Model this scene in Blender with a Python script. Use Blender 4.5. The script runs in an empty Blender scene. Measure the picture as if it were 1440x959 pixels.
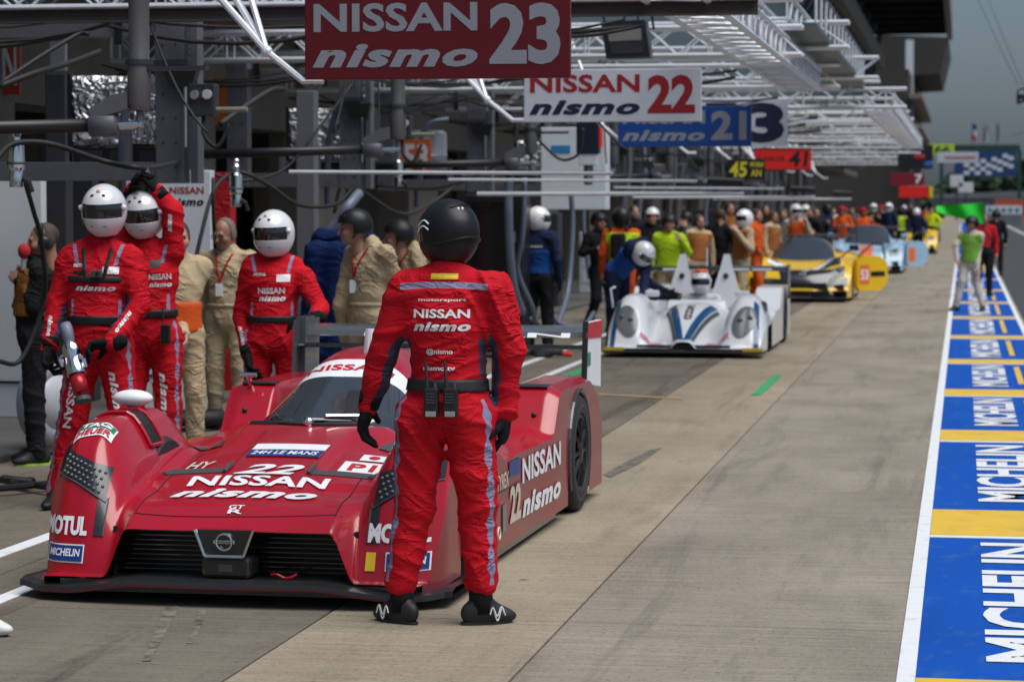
import bpy, bmesh, math, random
import numpy as np
from mathutils import Vector, Matrix
from mathutils.bvhtree import BVHTree
random.seed(7); np.random.seed(7)
R = math.radians
scene = bpy.context.scene
COL = scene.collection

# ------------------------------------------------------------------ camera
FPX, CXP, CYP, HORIZ, VPX, CAMH = 3650.0, 720.0, 479.5, 288.0, 1355.0, 1.80
PITCH = math.atan((CYP - HORIZ) / FPX)
YAW = math.atan((VPX - CXP) / FPX * math.cos(PITCH))
cam_data = bpy.data.cameras.new('camera')
cam = bpy.data.objects.new('camera', cam_data)
COL.objects.link(cam)
cam.location = (0, 0, CAMH)
cam.rotation_euler = (R(90) - PITCH, 0, YAW)
cam_data.sensor_width = 36.0
cam_data.lens = 36.0 * FPX / 1440.0
cam_data.clip_start = 0.1
cam_data.clip_end = 6000
cam_data.dof.use_dof = True
cam_data.dof.focus_distance = 11.9
cam_data.dof.aperture_fstop = 4.2
scene.camera = cam
CAMR = cam.rotation_euler.to_matrix()

def W(px, py, Y):
    """point of the place seen at pixel (px, py) of the photograph, Y metres down the lane"""
    d = CAMR @ Vector(((px - CXP) / FPX, (CYP - py) / FPX, -1.0))
    t = Y / d.y
    return Vector((d.x * t, Y, CAMH + d.z * t))

def G(px, py, z=0.0):
    d = CAMR @ Vector(((px - CXP) / FPX, (CYP - py) / FPX, -1.0))
    t = (z - CAMH) / d.z
    return Vector((d.x * t, d.y * t, z))

# ------------------------------------------------------------------ light: overcast day
SUN_EL, SUN_AZ = 64.0, 118.0            # azimuth from +Y towards +X
world = bpy.data.worlds.new('World'); scene.world = world; world.use_nodes = True
nt = world.node_tree; nt.nodes.clear()
sky = nt.nodes.new('ShaderNodeTexSky'); sky.sky_type = 'NISHITA'; sky.sun_disc = False
sky.sun_elevation = R(SUN_EL); sky.sun_rotation = R(SUN_AZ)
sky.air_density = 1.5; sky.dust_density = 2.0; sky.ozone_density = 2.0
hs = nt.nodes.new('ShaderNodeHueSaturation'); hs.inputs['Saturation'].default_value = 0.5
bg = nt.nodes.new('ShaderNodeBackground'); bg.inputs['Strength'].default_value = 0.05
wo = nt.nodes.new('ShaderNodeOutputWorld')
tint = nt.nodes.new('ShaderNodeMix'); tint.data_type = 'RGBA'; tint.blend_type = 'MULTIPLY'; tint.inputs['Factor'].default_value = 1.0; tint.inputs['B'].default_value = (.66, .84, 1.10, 1)
nt.links.new(sky.outputs[0], hs.inputs['Color']); nt.links.new(hs.outputs[0], tint.inputs['A']); nt.links.new(tint.outputs['Result'], bg.inputs[0]); nt.links.new(bg.outputs[0], wo.inputs[0])
sun_data = bpy.data.lights.new('sun', 'SUN'); sun_data.energy = 2.7; sun_data.angle = R(50); sun_data.color = (1.0, 0.97, 0.92)
sun = bpy.data.objects.new('sun', sun_data); COL.objects.link(sun)
sd = Vector((math.sin(R(SUN_AZ)) * math.cos(R(SUN_EL)), math.cos(R(SUN_AZ)) * math.cos(R(SUN_EL)), math.sin(R(SUN_EL))))
sun.rotation_euler = sd.to_track_quat('Z', 'Y').to_euler(); sun.location = (0, 0, 60)
scene.view_settings.view_transform = 'Standard'; scene.view_settings.look = 'None'
scene.view_settings.gamma = 1.0; scene.view_settings.use_curve_mapping = False
scene.view_settings.exposure = 0.45
scene.cycles.use_denoising = True
scene.cycles.max_bounces = 6; scene.cycles.diffuse_bounces = 3; scene.cycles.glossy_bounces = 3
scene.cycles.transmission_bounces = 4; scene.cycles.transparent_max_bounces = 6
scene.cycles.sample_clamp_indirect = 6.0

# ------------------------------------------------------------------ lettering outlines (made once, then reused)
_raw = {}
def raw_text(body, bold=0.0, shear=0.0, space=1.0):
    key = (body, bold, shear, space)
    if key in _raw: return _raw[key]
    c = bpy.data.curves.new('t', 'FONT'); c.body = body; c.size = 1.0
    c.offset = bold; c.shear = shear; c.space_character = space; c.resolution_u = 3
    o = bpy.data.objects.new('t', c); COL.objects.link(o)
    m = bpy.data.meshes.new_from_object(o.evaluated_get(bpy.context.evaluated_depsgraph_get()))
    v = np.array([(q.co.x, q.co.y) for q in m.vertices], float).reshape(-1, 2)
    f = [tuple(p.vertices) for p in m.polygons]
    bpy.data.objects.remove(o); bpy.data.curves.remove(c); bpy.data.meshes.remove(m)
    lo, hi = v.min(0), v.max(0)
    _raw[key] = ((v - lo) / np.maximum(hi - lo, 1e-6), f, (hi - lo)[0] / (hi - lo)[1])
    return _raw[key]
NISSAN = dict(body='NISSAN', bold=0.028, space=1.02)
NISMO = dict(body='nismo', bold=0.045, shear=0.28, space=1.12)
for kw in (NISSAN, NISMO): raw_text(**kw)
for b, bo, sh in (('22', .04, 0), ('22', .03, .25), ('23', .04, 0), ('21', .04, 0), ('3', .05, 0), ('41', .03, .1), ('45', .03, .1), ('7', .04, 0), ('66', .03, 0),
                  ('53', .03, 0), ('MOTUL', .05, 0), ('MICHELIN', .03, .1), ('MICHELIN', .03, 0), ('TAG', .04, .1), ('HEUER', .03, .1), ('HY', .02, .15),
                  ('P1', .03, 0), ('24H LE MANS', .02, .15), ('GT', .02, 0), ('R', .02, 0), ('@nismo', .02, 0), ('nismo.tv', .03, 0), ('motorsport', .02, 0),
                  ('TYREX', .02, 0), ('BELL', .03, 0), ('KAIROS', .01, 0), ('FIA', .02, 0), ('YACCO', .03, 0), ('73', .03, 0), ('7', .05, 0), ('AN', .02, 0), ('24', .02, 0)):
    raw_text(b, bo, sh)

# ------------------------------------------------------------------ materials
def _bump(nt, b, h, strength, dist=0.02):
    n = nt.nodes.new('ShaderNodeBump'); n.inputs['Strength'].default_value = strength; n.inputs['Distance'].default_value = dist
    nt.links.new(h, n.inputs['Height']); nt.links.new(n.outputs[0], b.inputs['Normal'])

MATS = {}
def mat(name, col, rough=0.6, metal=0.0, var=0.12, scale=6.0, bump=0.0, bscale=60.0, coat=0.0, stretch=(1, 1, 1), dirt=None, emit=0.0, spec=0.5, coords='Object', alpha=1.0):
    if name in MATS: return MATS[name]
    m = bpy.data.materials.new(name); m.use_nodes = True; nt = m.node_tree
    b = nt.nodes['Principled BSDF']
    b.inputs['Roughness'].default_value = rough; b.inputs['Metallic'].default_value = metal
    b.inputs['Coat Weight'].default_value = coat; b.inputs['Coat Roughness'].default_value = 0.06
    b.inputs['Specular IOR Level'].default_value = spec
    tc = nt.nodes.new('ShaderNodeTexCoord'); mp = nt.nodes.new('ShaderNodeMapping')
    mp.inputs['Scale'].default_value = stretch
    nt.links.new(tc.outputs[coords], mp.inputs[0])
    n1 = nt.nodes.new('ShaderNodeTexNoise'); n1.inputs['Scale'].default_value = scale; n1.inputs['Detail'].default_value = 6
    nt.links.new(mp.outputs[0], n1.inputs['Vector'])
    mx = nt.nodes.new('ShaderNodeMix'); mx.data_type = 'RGBA'
    c = Vector(col[:3])
    mx.inputs['A'].default_value = (*(c * (1 - var)), 1); mx.inputs['B'].default_value = (*[min(1, q) for q in (c * (1 + var))], 1)
    nt.links.new(n1.outputs['Fac'], mx.inputs['Factor'])
    out = mx.outputs['Result']
    if dirt:
        n2 = nt.nodes.new('ShaderNodeTexNoise'); n2.inputs['Scale'].default_value = dirt[1]; n2.inputs['Detail'].default_value = 8; n2.inputs['Roughness'].default_value = 0.65
        nt.links.new(mp.outputs[0], n2.inputs['Vector'])
        rp = nt.nodes.new('ShaderNodeValToRGB'); rp.color_ramp.elements[0].position = dirt[2]; rp.color_ramp.elements[1].position = dirt[2] + 0.18
        nt.links.new(n2.outputs['Fac'], rp.inputs[0])
        m2 = nt.nodes.new('ShaderNodeMix'); m2.data_type = 'RGBA'; m2.inputs['B'].default_value = (*dirt[0], 1)
        mu = nt.nodes.new('ShaderNodeMath'); mu.operation = 'MULTIPLY'; mu.inputs[1].default_value = dirt[3]
        nt.links.new(rp.outputs[0], mu.inputs[0]); nt.links.new(mu.outputs[0], m2.inputs['Factor']); nt.links.new(out, m2.inputs['A'])
        out = m2.outputs['Result']
    nt.links.new(out, b.inputs['Base Color'])
    if emit:
        b.inputs['Emission Color'].default_value = (*col, 1); b.inputs['Emission Strength'].default_value = emit
    if bump:
        n3 = nt.nodes.new('ShaderNodeTexNoise'); n3.inputs['Scale'].default_value = bscale; n3.inputs['Detail'].default_value = 5
        nt.links.new(mp.outputs[0], n3.inputs['Vector']); _bump(nt, b, n3.outputs['Fac'], bump)
    MATS[name] = m
    return m

def _creases(nt, b, vec, raw, k=1.0):
    """ridged folds plus fine weave"""
    n3 = nt.nodes.new('ShaderNodeTexNoise'); n3.inputs['Scale'].default_value = 5.5; n3.inputs['Detail'].default_value = 3; n3.inputs['Distortion'].default_value = 1.0
    nt.links.new(vec, n3.inputs['Vector'])
    def M(op, a, bb):
        q = nt.nodes.new('ShaderNodeMath'); q.operation = op
        for i, x in enumerate((a, bb)):
            if isinstance(x, (int, float)): q.inputs[i].default_value = x
            elif x is not None: nt.links.new(x, q.inputs[i])
        return q.outputs[0]
    r = M('POWER', M('SUBTRACT', 1.0, M('ABSOLUTE', M('MULTIPLY', M('SUBTRACT', n3.outputs['Fac'], .5), 4.5), None)), 3.0)
    n5 = nt.nodes.new('ShaderNodeTexNoise'); n5.inputs['Scale'].default_value = 4.0; n5.inputs['Detail'].default_value = 1; nt.links.new(raw, n5.inputs['Vector'])
    mk_ = nt.nodes.new('ShaderNodeMapRange'); mk_.inputs['From Min'].default_value = .44; mk_.inputs['From Max'].default_value = .62; nt.links.new(n5.outputs['Fac'], mk_.inputs['Value']); r = M('MULTIPLY', r, M('ADD', mk_.outputs[0], .12))
    n4 = nt.nodes.new('ShaderNodeTexNoise'); n4.inputs['Scale'].default_value = 260; n4.inputs['Detail'].default_value = 2; nt.links.new(raw, n4.inputs['Vector'])
    _bump(nt, b, M('ADD', r, M('MULTIPLY', n4.outputs['Fac'], .12)), .7 * k, .016)

def cloth_mat(name, c, k=1.0):
    if name in MATS: return MATS[name]
    m = mat(name, c, .85, var=.16, scale=10, spec=.18); nt = m.node_tree; b = nt.nodes['Principled BSDF']
    tc = nt.nodes.new('ShaderNodeTexCoord'); mp = nt.nodes.new('ShaderNodeMapping'); mp.inputs['Scale'].default_value = (1, 1, 2.0); nt.links.new(tc.outputs['Object'], mp.inputs[0]); _creases(nt, b, mp.outputs[0], tc.outputs['Object'], k)
    return m

def suit_mat(name, base, stripe, panel):
    """woven overall; 'stripe' and 'panel' are sewn-on bands kept as distances on the cloth"""
    if name in MATS: return MATS[name]
    m = bpy.data.materials.new(name); m.use_nodes = True; nt = m.node_tree; b = nt.nodes['Principled BSDF']
    b.inputs['Roughness'].default_value = 0.8; b.inputs['Specular IOR Level'].default_value = 0.18
    tc = nt.nodes.new('ShaderNodeTexCoord'); n1 = nt.nodes.new('ShaderNodeTexNoise'); n1.inputs['Scale'].default_value = 9; n1.inputs['Detail'].default_value = 5
    nt.links.new(tc.outputs['Object'], n1.inputs['Vector'])
    mx = nt.nodes.new('ShaderNodeMix'); mx.data_type = 'RGBA'; c = Vector(base)
    mx.inputs['A'].default_value = (*(c * .82), 1); mx.inputs['B'].default_value = (*(c * 1.12), 1); nt.links.new(n1.outputs['Fac'], mx.inputs['Factor'])
    out = mx.outputs['Result']
    for attr, colr in (('panel', panel), ('stripe', stripe), ('seam', tuple(q * .45 for q in base))):
        a = nt.nodes.new('ShaderNodeAttribute'); a.attribute_name = attr
        lt = nt.nodes.new('ShaderNodeMath'); lt.operation = 'LESS_THAN'; lt.inputs[1].default_value = 0.0
        nt.links.new(a.outputs['Fac'], lt.inputs[0])
        m2 = nt.nodes.new('ShaderNodeMix'); m2.data_type = 'RGBA'; m2.inputs['B'].default_value = (*colr, 1)
        nt.links.new(lt.outputs[0], m2.inputs['Factor']); nt.links.new(out, m2.inputs['A']); out = m2.outputs['Result']
    nt.links.new(out, b.inputs['Base Color'])
    mp = nt.nodes.new('ShaderNodeMapping'); mp.inputs['Scale'].default_value = (1, 1, 2.3); nt.links.new(tc.outputs['Object'], mp.inputs[0])
    _creases(nt, b, mp.outputs[0], tc.outputs['Object'])
    MATS[name] = m
    return m

# ------------------------------------------------------------------ mesh building
def link(o, parent=None):
    COL.objects.link(o)
    if parent is not None: o.parent = parent
    return o
def tag(o, label=None, cat=None, group=None, kind=None):
    if label: o['label'] = label
    if cat: o['category'] = cat
    if group: o['group'] = group
    if kind: o['kind'] = kind
    return o
def thing(name, loc, label, cat, group=None, rz=0.0):
    o = bpy.data.objects.new(name, None); link(o); o.location = loc; o.rotation_euler = (0, 0, rz); o.empty_display_size = 0.2
    return tag(o, label, cat, group)
def mesh_obj(name, verts, faces, mats, parent=None, smooth=False, midx=None):
    me = bpy.data.meshes.new(name); me.from_pydata([tuple(map(float, v)) for v in verts], [], [tuple(int(i) for i in f) for f in faces])
    for m in (mats if isinstance(mats, (list, tuple)) else [mats]): me.materials.append(m)
    if midx is not None: me.polygons.foreach_set('material_index', np.asarray(midx, dtype=np.int32))
    if smooth: me.polygons.foreach_set('use_smooth', np.ones(len(me.polygons), dtype=bool))
    me.update()
    return link(bpy.data.objects.new(name, me), parent)
def share(o, parent=None, loc=None, rot=None):
    c = o.copy(); link(c); c.parent = parent
    if loc is not None: c.location = loc
    if rot is not None: c.rotation_euler = rot
    return c
def copy_tree(o, parent=None):
    c = o.copy(); link(c); c.parent = parent
    for ch in list(o.children): copy_tree(ch, c)
    return c

class MB:
    def __init__(s): s.v = []; s.f = []; s.m = []
    def add(s, vs, fs, mi=0):
        n = len(s.v); s.v += [tuple(v) for v in vs]; s.f += [tuple(i + n for i in f) for f in fs]; s.m += [mi] * len(fs); return s
    def box(s, lo, hi, mi=0, ch=0.0):
        (x0, y0, z0), (x1, y1, z1) = lo, hi
        if ch <= 0:
            vs = [(x0, y0, z0), (x1, y0, z0), (x1, y1, z0), (x0, y1, z0), (x0, y0, z1), (x1, y0, z1), (x1, y1, z1), (x0, y1, z1)]
            return s.add(vs, [(3, 2, 1, 0), (4, 5, 6, 7), (0, 1, 5, 4), (1, 2, 6, 5), (2, 3, 7, 6), (3, 0, 4, 7)], mi)
        bm = bmesh.new(); bmesh.ops.create_cube(bm, size=1.0)
        for v in bm.verts: v.co = Vector(((x0 + x1) / 2 + v.co.x * (x1 - x0), (y0 + y1) / 2 + v.co.y * (y1 - y0), (z0 + z1) / 2 + v.co.z * (z1 - z0)))
        bmesh.ops.bevel(bm, geom=bm.edges[:], offset=ch, segments=2, affect='EDGES', profile=0.5)
        bm.verts.index_update(); s.add([v.co[:] for v in bm.verts], [[v.index for v in f.verts] for f in bm.faces], mi); bm.free(); return s
    def tube(s, pts, r, n=8, mi=0, caps=True):
        pts = [Vector(p) for p in pts]; rs = r if isinstance(r, (list, tuple)) else [r] * len(pts)
        rings = []; up = None
        for i, p in enumerate(pts):
            t = (pts[min(i + 1, len(pts) - 1)] - pts[max(i - 1, 0)]).normalized()
            if up is None: up = t.orthogonal().normalized()
            up = (up - t * up.dot(t)).normalized(); w = t.cross(up)
            rings.append([p + (up * math.cos(a) + w * math.sin(a)) * rs[i] for a in (2 * math.pi * k / n for k in range(n))])
        vs = [q for rg in rings for q in rg]; fs = []
        for i in range(len(pts) - 1):
            for k in range(n): fs.append((i * n + k, i * n + (k + 1) % n, (i + 1) * n + (k + 1) % n, (i + 1) * n + k))
        if caps: fs += [tuple(range(n - 1, -1, -1)), tuple((len(pts) - 1) * n + k for k in range(n))]
        return s.add(vs, fs, mi)
    def lathe(s, c, axis, prof, n=20, mi=0):
        """prof: (distance along axis, radius)"""
        c = Vector(c); a = Vector(axis).normalized(); u = a.orthogonal().normalized(); w = a.cross(u); vs = []; fs = []
        for d, r in prof:
            for k in range(n):
                t = 2 * math.pi * k / n; vs.append(c + a * d + (u * math.cos(t) + w * math.sin(t)) * max(r, 1e-4))
        for i in range(len(prof) - 1):
            for k in range(n): fs.append((i * n + k, i * n + (k + 1) % n, (i + 1) * n + (k + 1) % n, (i + 1) * n + k))
        return s.add(vs, fs + [tuple(range(n - 1, -1, -1)), tuple((len(prof) - 1) * n + k for k in range(n))], mi)
    def prism(s, outline, d0, d1, axis='y', mi=0):
        """outline in the two other axes, extruded from d0 to d1"""
        def P(u, w, d): return {'x': (d, u, w), 'y': (u, d, w), 'z': (u, w, d)}[axis]
        n = len(outline); vs = [P(u, w, d0) for u, w in outline] + [P(u, w, d1) for u, w in outline]
        fs = [tuple(range(n)), tuple(range(2 * n - 1, n - 1, -1))] + [(i, n + i, n + (i + 1) % n, (i + 1) % n) for i in range(n)]
        return s.add(vs, fs, mi)
    def sphere(s, c, r, nu=12, nv=8, mi=0):
        c = Vector(c); r = Vector(r) if not isinstance(r, (int, float)) else Vector((r, r, r)); vs = []; fs = []
        for j in range(nv + 1):
            th = math.pi * j / nv
            for i in range(nu):
                ph = 2 * math.pi * i / nu; vs.append((c.x + r.x * math.sin(th) * math.cos(ph), c.y + r.y * math.sin(th) * math.sin(ph), c.z + r.z * math.cos(th)))
        for j in range(nv):
            for i in range(nu): fs.append((j * nu + i, (j + 1) * nu + i, (j + 1) * nu + (i + 1) % nu, j * nu + (i + 1) % nu))
        return s.add(vs, fs, mi)
    def torus(s, c, axis, Rm, rm, n=28, k=10, mi=0, sq=1.0):
        c = Vector(c); a = Vector(axis).normalized(); u = a.orthogonal().normalized(); w = a.cross(u); vs = []; fs = []
        for i in range(n):
            d = u * math.cos(2 * math.pi * i / n) + w * math.sin(2 * math.pi * i / n)
            for j in range(k):
                t = 2 * math.pi * j / k; vs.append(c + d * (Rm + rm * math.cos(t)) + a * (rm * sq * math.sin(t)))
        for i in range(n):
            for j in range(k): fs.append((i * k + j, ((i + 1) % n) * k + j, ((i + 1) % n) * k + (j + 1) % k, i * k + (j + 1) % k))
        return s.add(vs, fs, mi)
    def build(s, name, mats, parent=None, smooth=False):
        return mesh_obj(name, s.v, s.f, mats, parent, smooth, s.m)

def auto_smooth(o, ang=40):
    """smooth shading with hard edges kept"""
    bm = bmesh.new(); bm.from_mesh(o.data); bmesh.ops.recalc_face_normals(bm, faces=bm.faces[:])
    for e in bm.edges:
        if len(e.link_faces) == 2 and e.calc_face_angle(0) > R(ang): e.smooth = False
    for f in bm.faces: f.smooth = True
    bm.to_mesh(o.data); bm.free(); return o

def sag(a, b, drop, n=10):
    a, b = Vector(a), Vector(b); return [a.lerp(b, t) - Vector((0, 0, drop * 4 * t * (1 - t))) for t in (i / n for i in range(n + 1))]
def spline(pts, n=6):
    P = [Vector(p) for p in pts]; P = [P[0] * 2 - P[1]] + P + [P[-1] * 2 - P[-2]]; out = []
    for i in range(1, len(P) - 2):
        for k in range(n):
            t = k / n; a, b, c, d = P[i - 1:i + 3]
            out.append(0.5 * ((2 * b) + (c - a) * t + (2 * a - 5 * b + 4 * c - d) * t * t + (3 * b - a - 3 * c + d) * t ** 3))
    return out + [P[-2]]

def letters(name, key, fn, m, parent=None, cuts=(0, 0), thick=0.0):
    """lettering laid on a surface: fn(u, v) -> point, u and v run 0..1 over the words' box"""
    uv, faces, asp = raw_text(**key) if isinstance(key, dict) else raw_text(*key)
    if cuts[0] or cuts[1]:
        bm = bmesh.new(); vs = [bm.verts.new((u, v, 0)) for u, v in uv]
        for f in faces:
            try: bm.faces.new([vs[i] for i in f])
            except ValueError: pass
        for ax, n in ((0, cuts[0]), (1, cuts[1])):
            for i in range(1, n):
                co = [0, 0, 0]; co[ax] = i / n; no = [0, 0, 0]; no[ax] = 1
                bmesh.ops.bisect_plane(bm, geom=bm.verts[:] + bm.edges[:] + bm.faces[:], plane_co=co, plane_no=no)
        bm.verts.index_update(); uv = np.array([v.co[:2] for v in bm.verts]); faces = [[v.index for v in f.verts] for f in bm.faces]; bm.free()
    pts = [fn(float(u), float(v)) for u, v in uv]
    ok = [p is not None for p in pts]
    faces = [f for f in faces if all(ok[i] for i in f)]
    pts = [p if p is not None else Vector((0, 0, 0)) for p in pts]
    return mesh_obj(name, pts, faces, m, parent)
def plane_fn(o, ex, ey):
    o, ex, ey = Vector(o), Vector(ex), Vector(ey); return lambda u, v: o + ex * u + ey * v

# ================================================================== SETTING
def concrete(name, c0, c1, grime, rub=0.5):
    m = bpy.data.materials.new(name); m.use_nodes = True; nt = m.node_tree; b = nt.nodes['Principled BSDF']
    b.inputs['Roughness'].default_value = 0.92; b.inputs['Specular IOR Level'].default_value = 0.12
    tc = nt.nodes.new('ShaderNodeTexCoord')
    def noise(sc, stretch, det=7, ro=0.6, dist=0.0):
        mp = nt.nodes.new('ShaderNodeMapping'); mp.inputs['Scale'].default_value = stretch; nt.links.new(tc.outputs['Object'], mp.inputs[0])
        n = nt.nodes.new('ShaderNodeTexNoise'); n.inputs['Scale'].default_value = sc; n.inputs['Detail'].default_value = det; n.inputs['Roughness'].default_value = ro; n.inputs['Distortion'].default_value = dist
        nt.links.new(mp.outputs[0], n.inputs['Vector']); return n.outputs['Fac']
    def ramp(f, p0, p1, inv=False):
        r = nt.nodes.new('ShaderNodeMapRange'); r.inputs['From Min'].default_value = p0; r.inputs['From Max'].default_value = p1
        if inv: r.inputs['To Min'].default_value = 1; r.inputs['To Max'].default_value = 0
        nt.links.new(f, r.inputs['Value']); return r.outputs[0]
    def mix(a, bcol, f, amt=1.0):
        mu = nt.nodes.new('ShaderNodeMath'); mu.operation = 'MULTIPLY'; mu.inputs[1].default_value = amt; nt.links.new(f, mu.inputs[0])
        x = nt.nodes.new('ShaderNodeMix'); x.data_type = 'RGBA'; nt.links.new(mu.outputs[0], x.inputs['Factor'])
        if isinstance(a, tuple): x.inputs['A'].default_value = (*a, 1)
        else: nt.links.new(a, x.inputs['A'])
        x.inputs['B'].default_value = (*bcol, 1); return x.outputs['Result']
    col = mix(c0, c1, ramp(noise(0.9, (1, .6, 1)), .32, .68))
    col = mix(col, grime, ramp(noise(2.2, (1.6, .22, 1), 8, .65), .52, .78), .75)       # wheel grime drawn out along the lane
    col = mix(col, (.028, .027, .026), ramp(noise(1.15, (2.6, .16, 1), 7, .65, .6), .56, .70), rub)   # rubber
    col = mix(col, tuple(q * 1.35 for q in c1), ramp(noise(3.2, (.5, 7, 1), 6, .7), .52, .72), .5)     # broom finish
    col = mix(col, tuple(q * .72 for q in c0), ramp(noise(1.7, (.6, 16, 1), 7, .75), .50, .70), .75)
    col = mix(col, (.05, .045, .038), ramp(noise(30, (1, 1.6, 1), 5, .8), .55, .66), .8)       # pits and grit
    col = mix(col, tuple(q * 1.5 for q in c1), ramp(noise(55, (1, 1, 1), 4, .75), .56, .70), .65)
    col = mix(col, (.03, .03, .028), ramp(noise(5.5, (1, 1, 1), 4, .5), .73, .76), .8)       # oil spots
    nt.links.new(col, b.inputs['Base Color'])
    _bump(nt, b, noise(60, (1, 2.5, 1), 6, .7), 0.35, 0.01)
    MATS[name] = m; return m

M_tan = concrete('tan_concrete', (.255, .21, .152), (.355, .297, .219), (.155, .127, .095), .4)
M_grey = concrete('grey_concrete', (.215, .186, .150), (.315, .275, .222), (.135, .117, .095), .4)
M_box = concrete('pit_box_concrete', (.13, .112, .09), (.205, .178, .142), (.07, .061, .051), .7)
M_asph = mat('asphalt', (.045, .046, .05), .9, var=.3, scale=2.0, bump=.4, bscale=90, stretch=(1, .3, 1))
M_joint = mat('joint_filler', (.035, .033, .03), .95)
M_white_paint = mat('white_road_paint', (.72, .73, .75), .6, var=.1, scale=14, dirt=((.3, .29, .27), 5, .56, .55))
M_blue_paint = mat('blue_road_paint', (.002, .07, .37), .75, spec=.15, var=.22, scale=2.2, stretch=(1, .35, 1), dirt=((.05, .12, .27), 9, .54, .6))
M_yellow_paint = mat('yellow_road_paint', (.72, .45, .03), .55, var=.15, scale=8, dirt=((.3, .22, .1), 4, .52, .6))
M_green_paint = mat('green_tape', (.03, .33, .12), .6, dirt=((.16, .15, .12), 9, .55, .6))
M_orange_paint = mat('faded_orange_paint', (.42, .25, .12), .7, dirt=((.2, .18, .14), 9, .48, .9))

g = MB(); g.add([(-900, -60, -.16), (900, -60, -.16), (900, 3000, -.16), (-900, 3000, -.16)], [(0, 1, 2, 3)])
tag(g.build('ground', M_asph), 'dark ground reaching out to the horizon', kind='structure')
rd = MB().box((.955, -20, -.15), (15, 420, -.006)).build('road', M_asph); tag(rd, 'dark asphalt lane right of the painted strip', kind='structure')
mk = MB(); mk.box((3.6, 60, -.005), (3.75, 400, -.002)); mk.build('lane_line', M_white_paint, rd)

lane = MB().box((-6.6, -15, -.15), (.95, 420, -.03)).build('pit_lane', M_joint); tag(lane, 'concrete pit lane of tan and grey slabs', kind='structure')
JY = [2.0, 6.5, 11.03, 15.55, 20.1, 24.7, 29.3, 33.9, 38.5, 43.1, 47.7, 52.3, 56.9, 61.5]
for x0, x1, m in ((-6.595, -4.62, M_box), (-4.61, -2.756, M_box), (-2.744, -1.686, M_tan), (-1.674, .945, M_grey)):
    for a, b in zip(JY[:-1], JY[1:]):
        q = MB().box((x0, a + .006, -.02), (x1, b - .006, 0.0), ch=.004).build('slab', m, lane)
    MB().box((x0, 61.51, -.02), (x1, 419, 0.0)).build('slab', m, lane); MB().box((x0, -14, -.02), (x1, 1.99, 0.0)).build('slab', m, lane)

# painted strip at the lane's edge
strip = MB().box((-.165, -5, .0005), (.83, 260, .004)).build('painted_strip', M_blue_paint, lane)
for (x0, x1) in ((-.235, -.165), (.832, .9)):
    MB().box((x0, -5, .001), (x1, 260, .006)).build('edge_line', M_white_paint, lane)
bands = [(9.05, 9.9), (14.25, 15.45), (20.0, 20.95), (24.75, 25.6), (29.8, 30.6), (35.4, 36.2), (41.6, 42.4), (48, 48.8), (55, 55.9), (63, 64), (72, 73), (82, 83), (93, 94)]
for i, (a, b) in enumerate(bands):
    MB().box((-.163, a, .0045), (.83, b, .0075)).build('yellow_band', M_yellow_paint, strip)
    MB().box((-.163, a - .1, .0045), (.83, a - .012, .0075)).build('band_border', M_white_paint, strip)
    if i < len(bands) - 1:
        n0, n1 = b + .45, bands[i + 1][0] - .35
        if i == 0: n0, n1 = 10.3, 13.95
        letters('lettering', ('MICHELIN', .03, 0), lambda u, v: Vector((.46 - v * .36, n0 + (n1 - n0) * u, .0085)), M_white_paint, strip)
        MB().box((.56, n0 + .4, .0045), (.62, n1 - .2, .0075)).build('yellow_dash', M_yellow_paint, strip)
# pit box lines and marks
for x0, x1 in ((-4.93, -4.83), (-4.36, -4.27)):
    MB().box((x0, 2, .001), (x1, 60, .005)).build('box_line', M_white_paint, lane)
def ground_mark(pts, m, name='floor_mark', z=.006):
    q = [G(*p) for p in pts]; mesh_obj(name, [(p.x, p.y, z) for p in q], [tuple(range(len(q)))], m, lane)
ground_mark([(1056, 556), (1070, 556), (1100, 528), (1088, 528)], M_green_paint)
ground_mark([(770, 535), (795, 535), (850, 513), (832, 513)], M_green_paint)
ground_mark([(842, 554), (960, 560), (960, 562), (842, 556)], M_orange_paint)
M_rub = mat('tyre_rubber_mark', (.06, .054, .046), .9, dirt=((.2, .168, .128), 11, .40, 1.0))
for pts in ([(848, 668), (858, 672), (900, 652), (932, 629), (914, 633), (880, 650)],             [(200, 930), (212, 930), (255, 848), (235, 848)], [(262, 905), (272, 905), (292, 858), (280, 858)],
            ):
    ground_mark(pts, M_rub, 'skid_mark', .003)

# apron in front of the garages
M_apron = mat('garage_floor_paint', (.1, .095, .088), .7, var=.2, scale=2.5, bump=.2, bscale=40)
ap = MB().box((-30, -15, -.15), (-6.61, 420, .06), ch=.02).build('pavement', M_apron); tag(ap, 'low dark apron in front of the garages', kind='structure')

# ------------------------------------------------------------------ garage building
M_wall = mat('garage_concrete', (.17, .145, .112), .85, var=.16, scale=1.6, bump=.25, bscale=18, dirt=((.12, .11, .095), 1.3, .5, .6), stretch=(1, 1, .35))
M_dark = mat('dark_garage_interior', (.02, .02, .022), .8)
M_frame = mat('grey_painted_steel', (.125, .125, .14), .5, metal=.1, var=.16, scale=5, dirt=((.09, .085, .085), 6, .55, .6))
M_frame_d = mat('dark_grey_steel', (.05, .05, .057), .5, metal=.3, var=.2, scale=5)
M_black = mat('black_plastic', (.012, .012, .013), .4, var=.2)
M_rubber = mat('black_rubber', (.014, .014, .015), .65, var=.25, scale=20)
M_alu = mat('aluminium_truss', (.70, .71, .74), .38, metal=.25, var=.12, scale=8)
M_white = mat('white_panel', (.62, .65, .69), .4, var=.05, scale=2, dirt=((.4, .41, .43), 2.0, .58, .4))
M_chrome = mat('chrome', (.75, .76, .78), .12, metal=1.0, var=.1)
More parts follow.
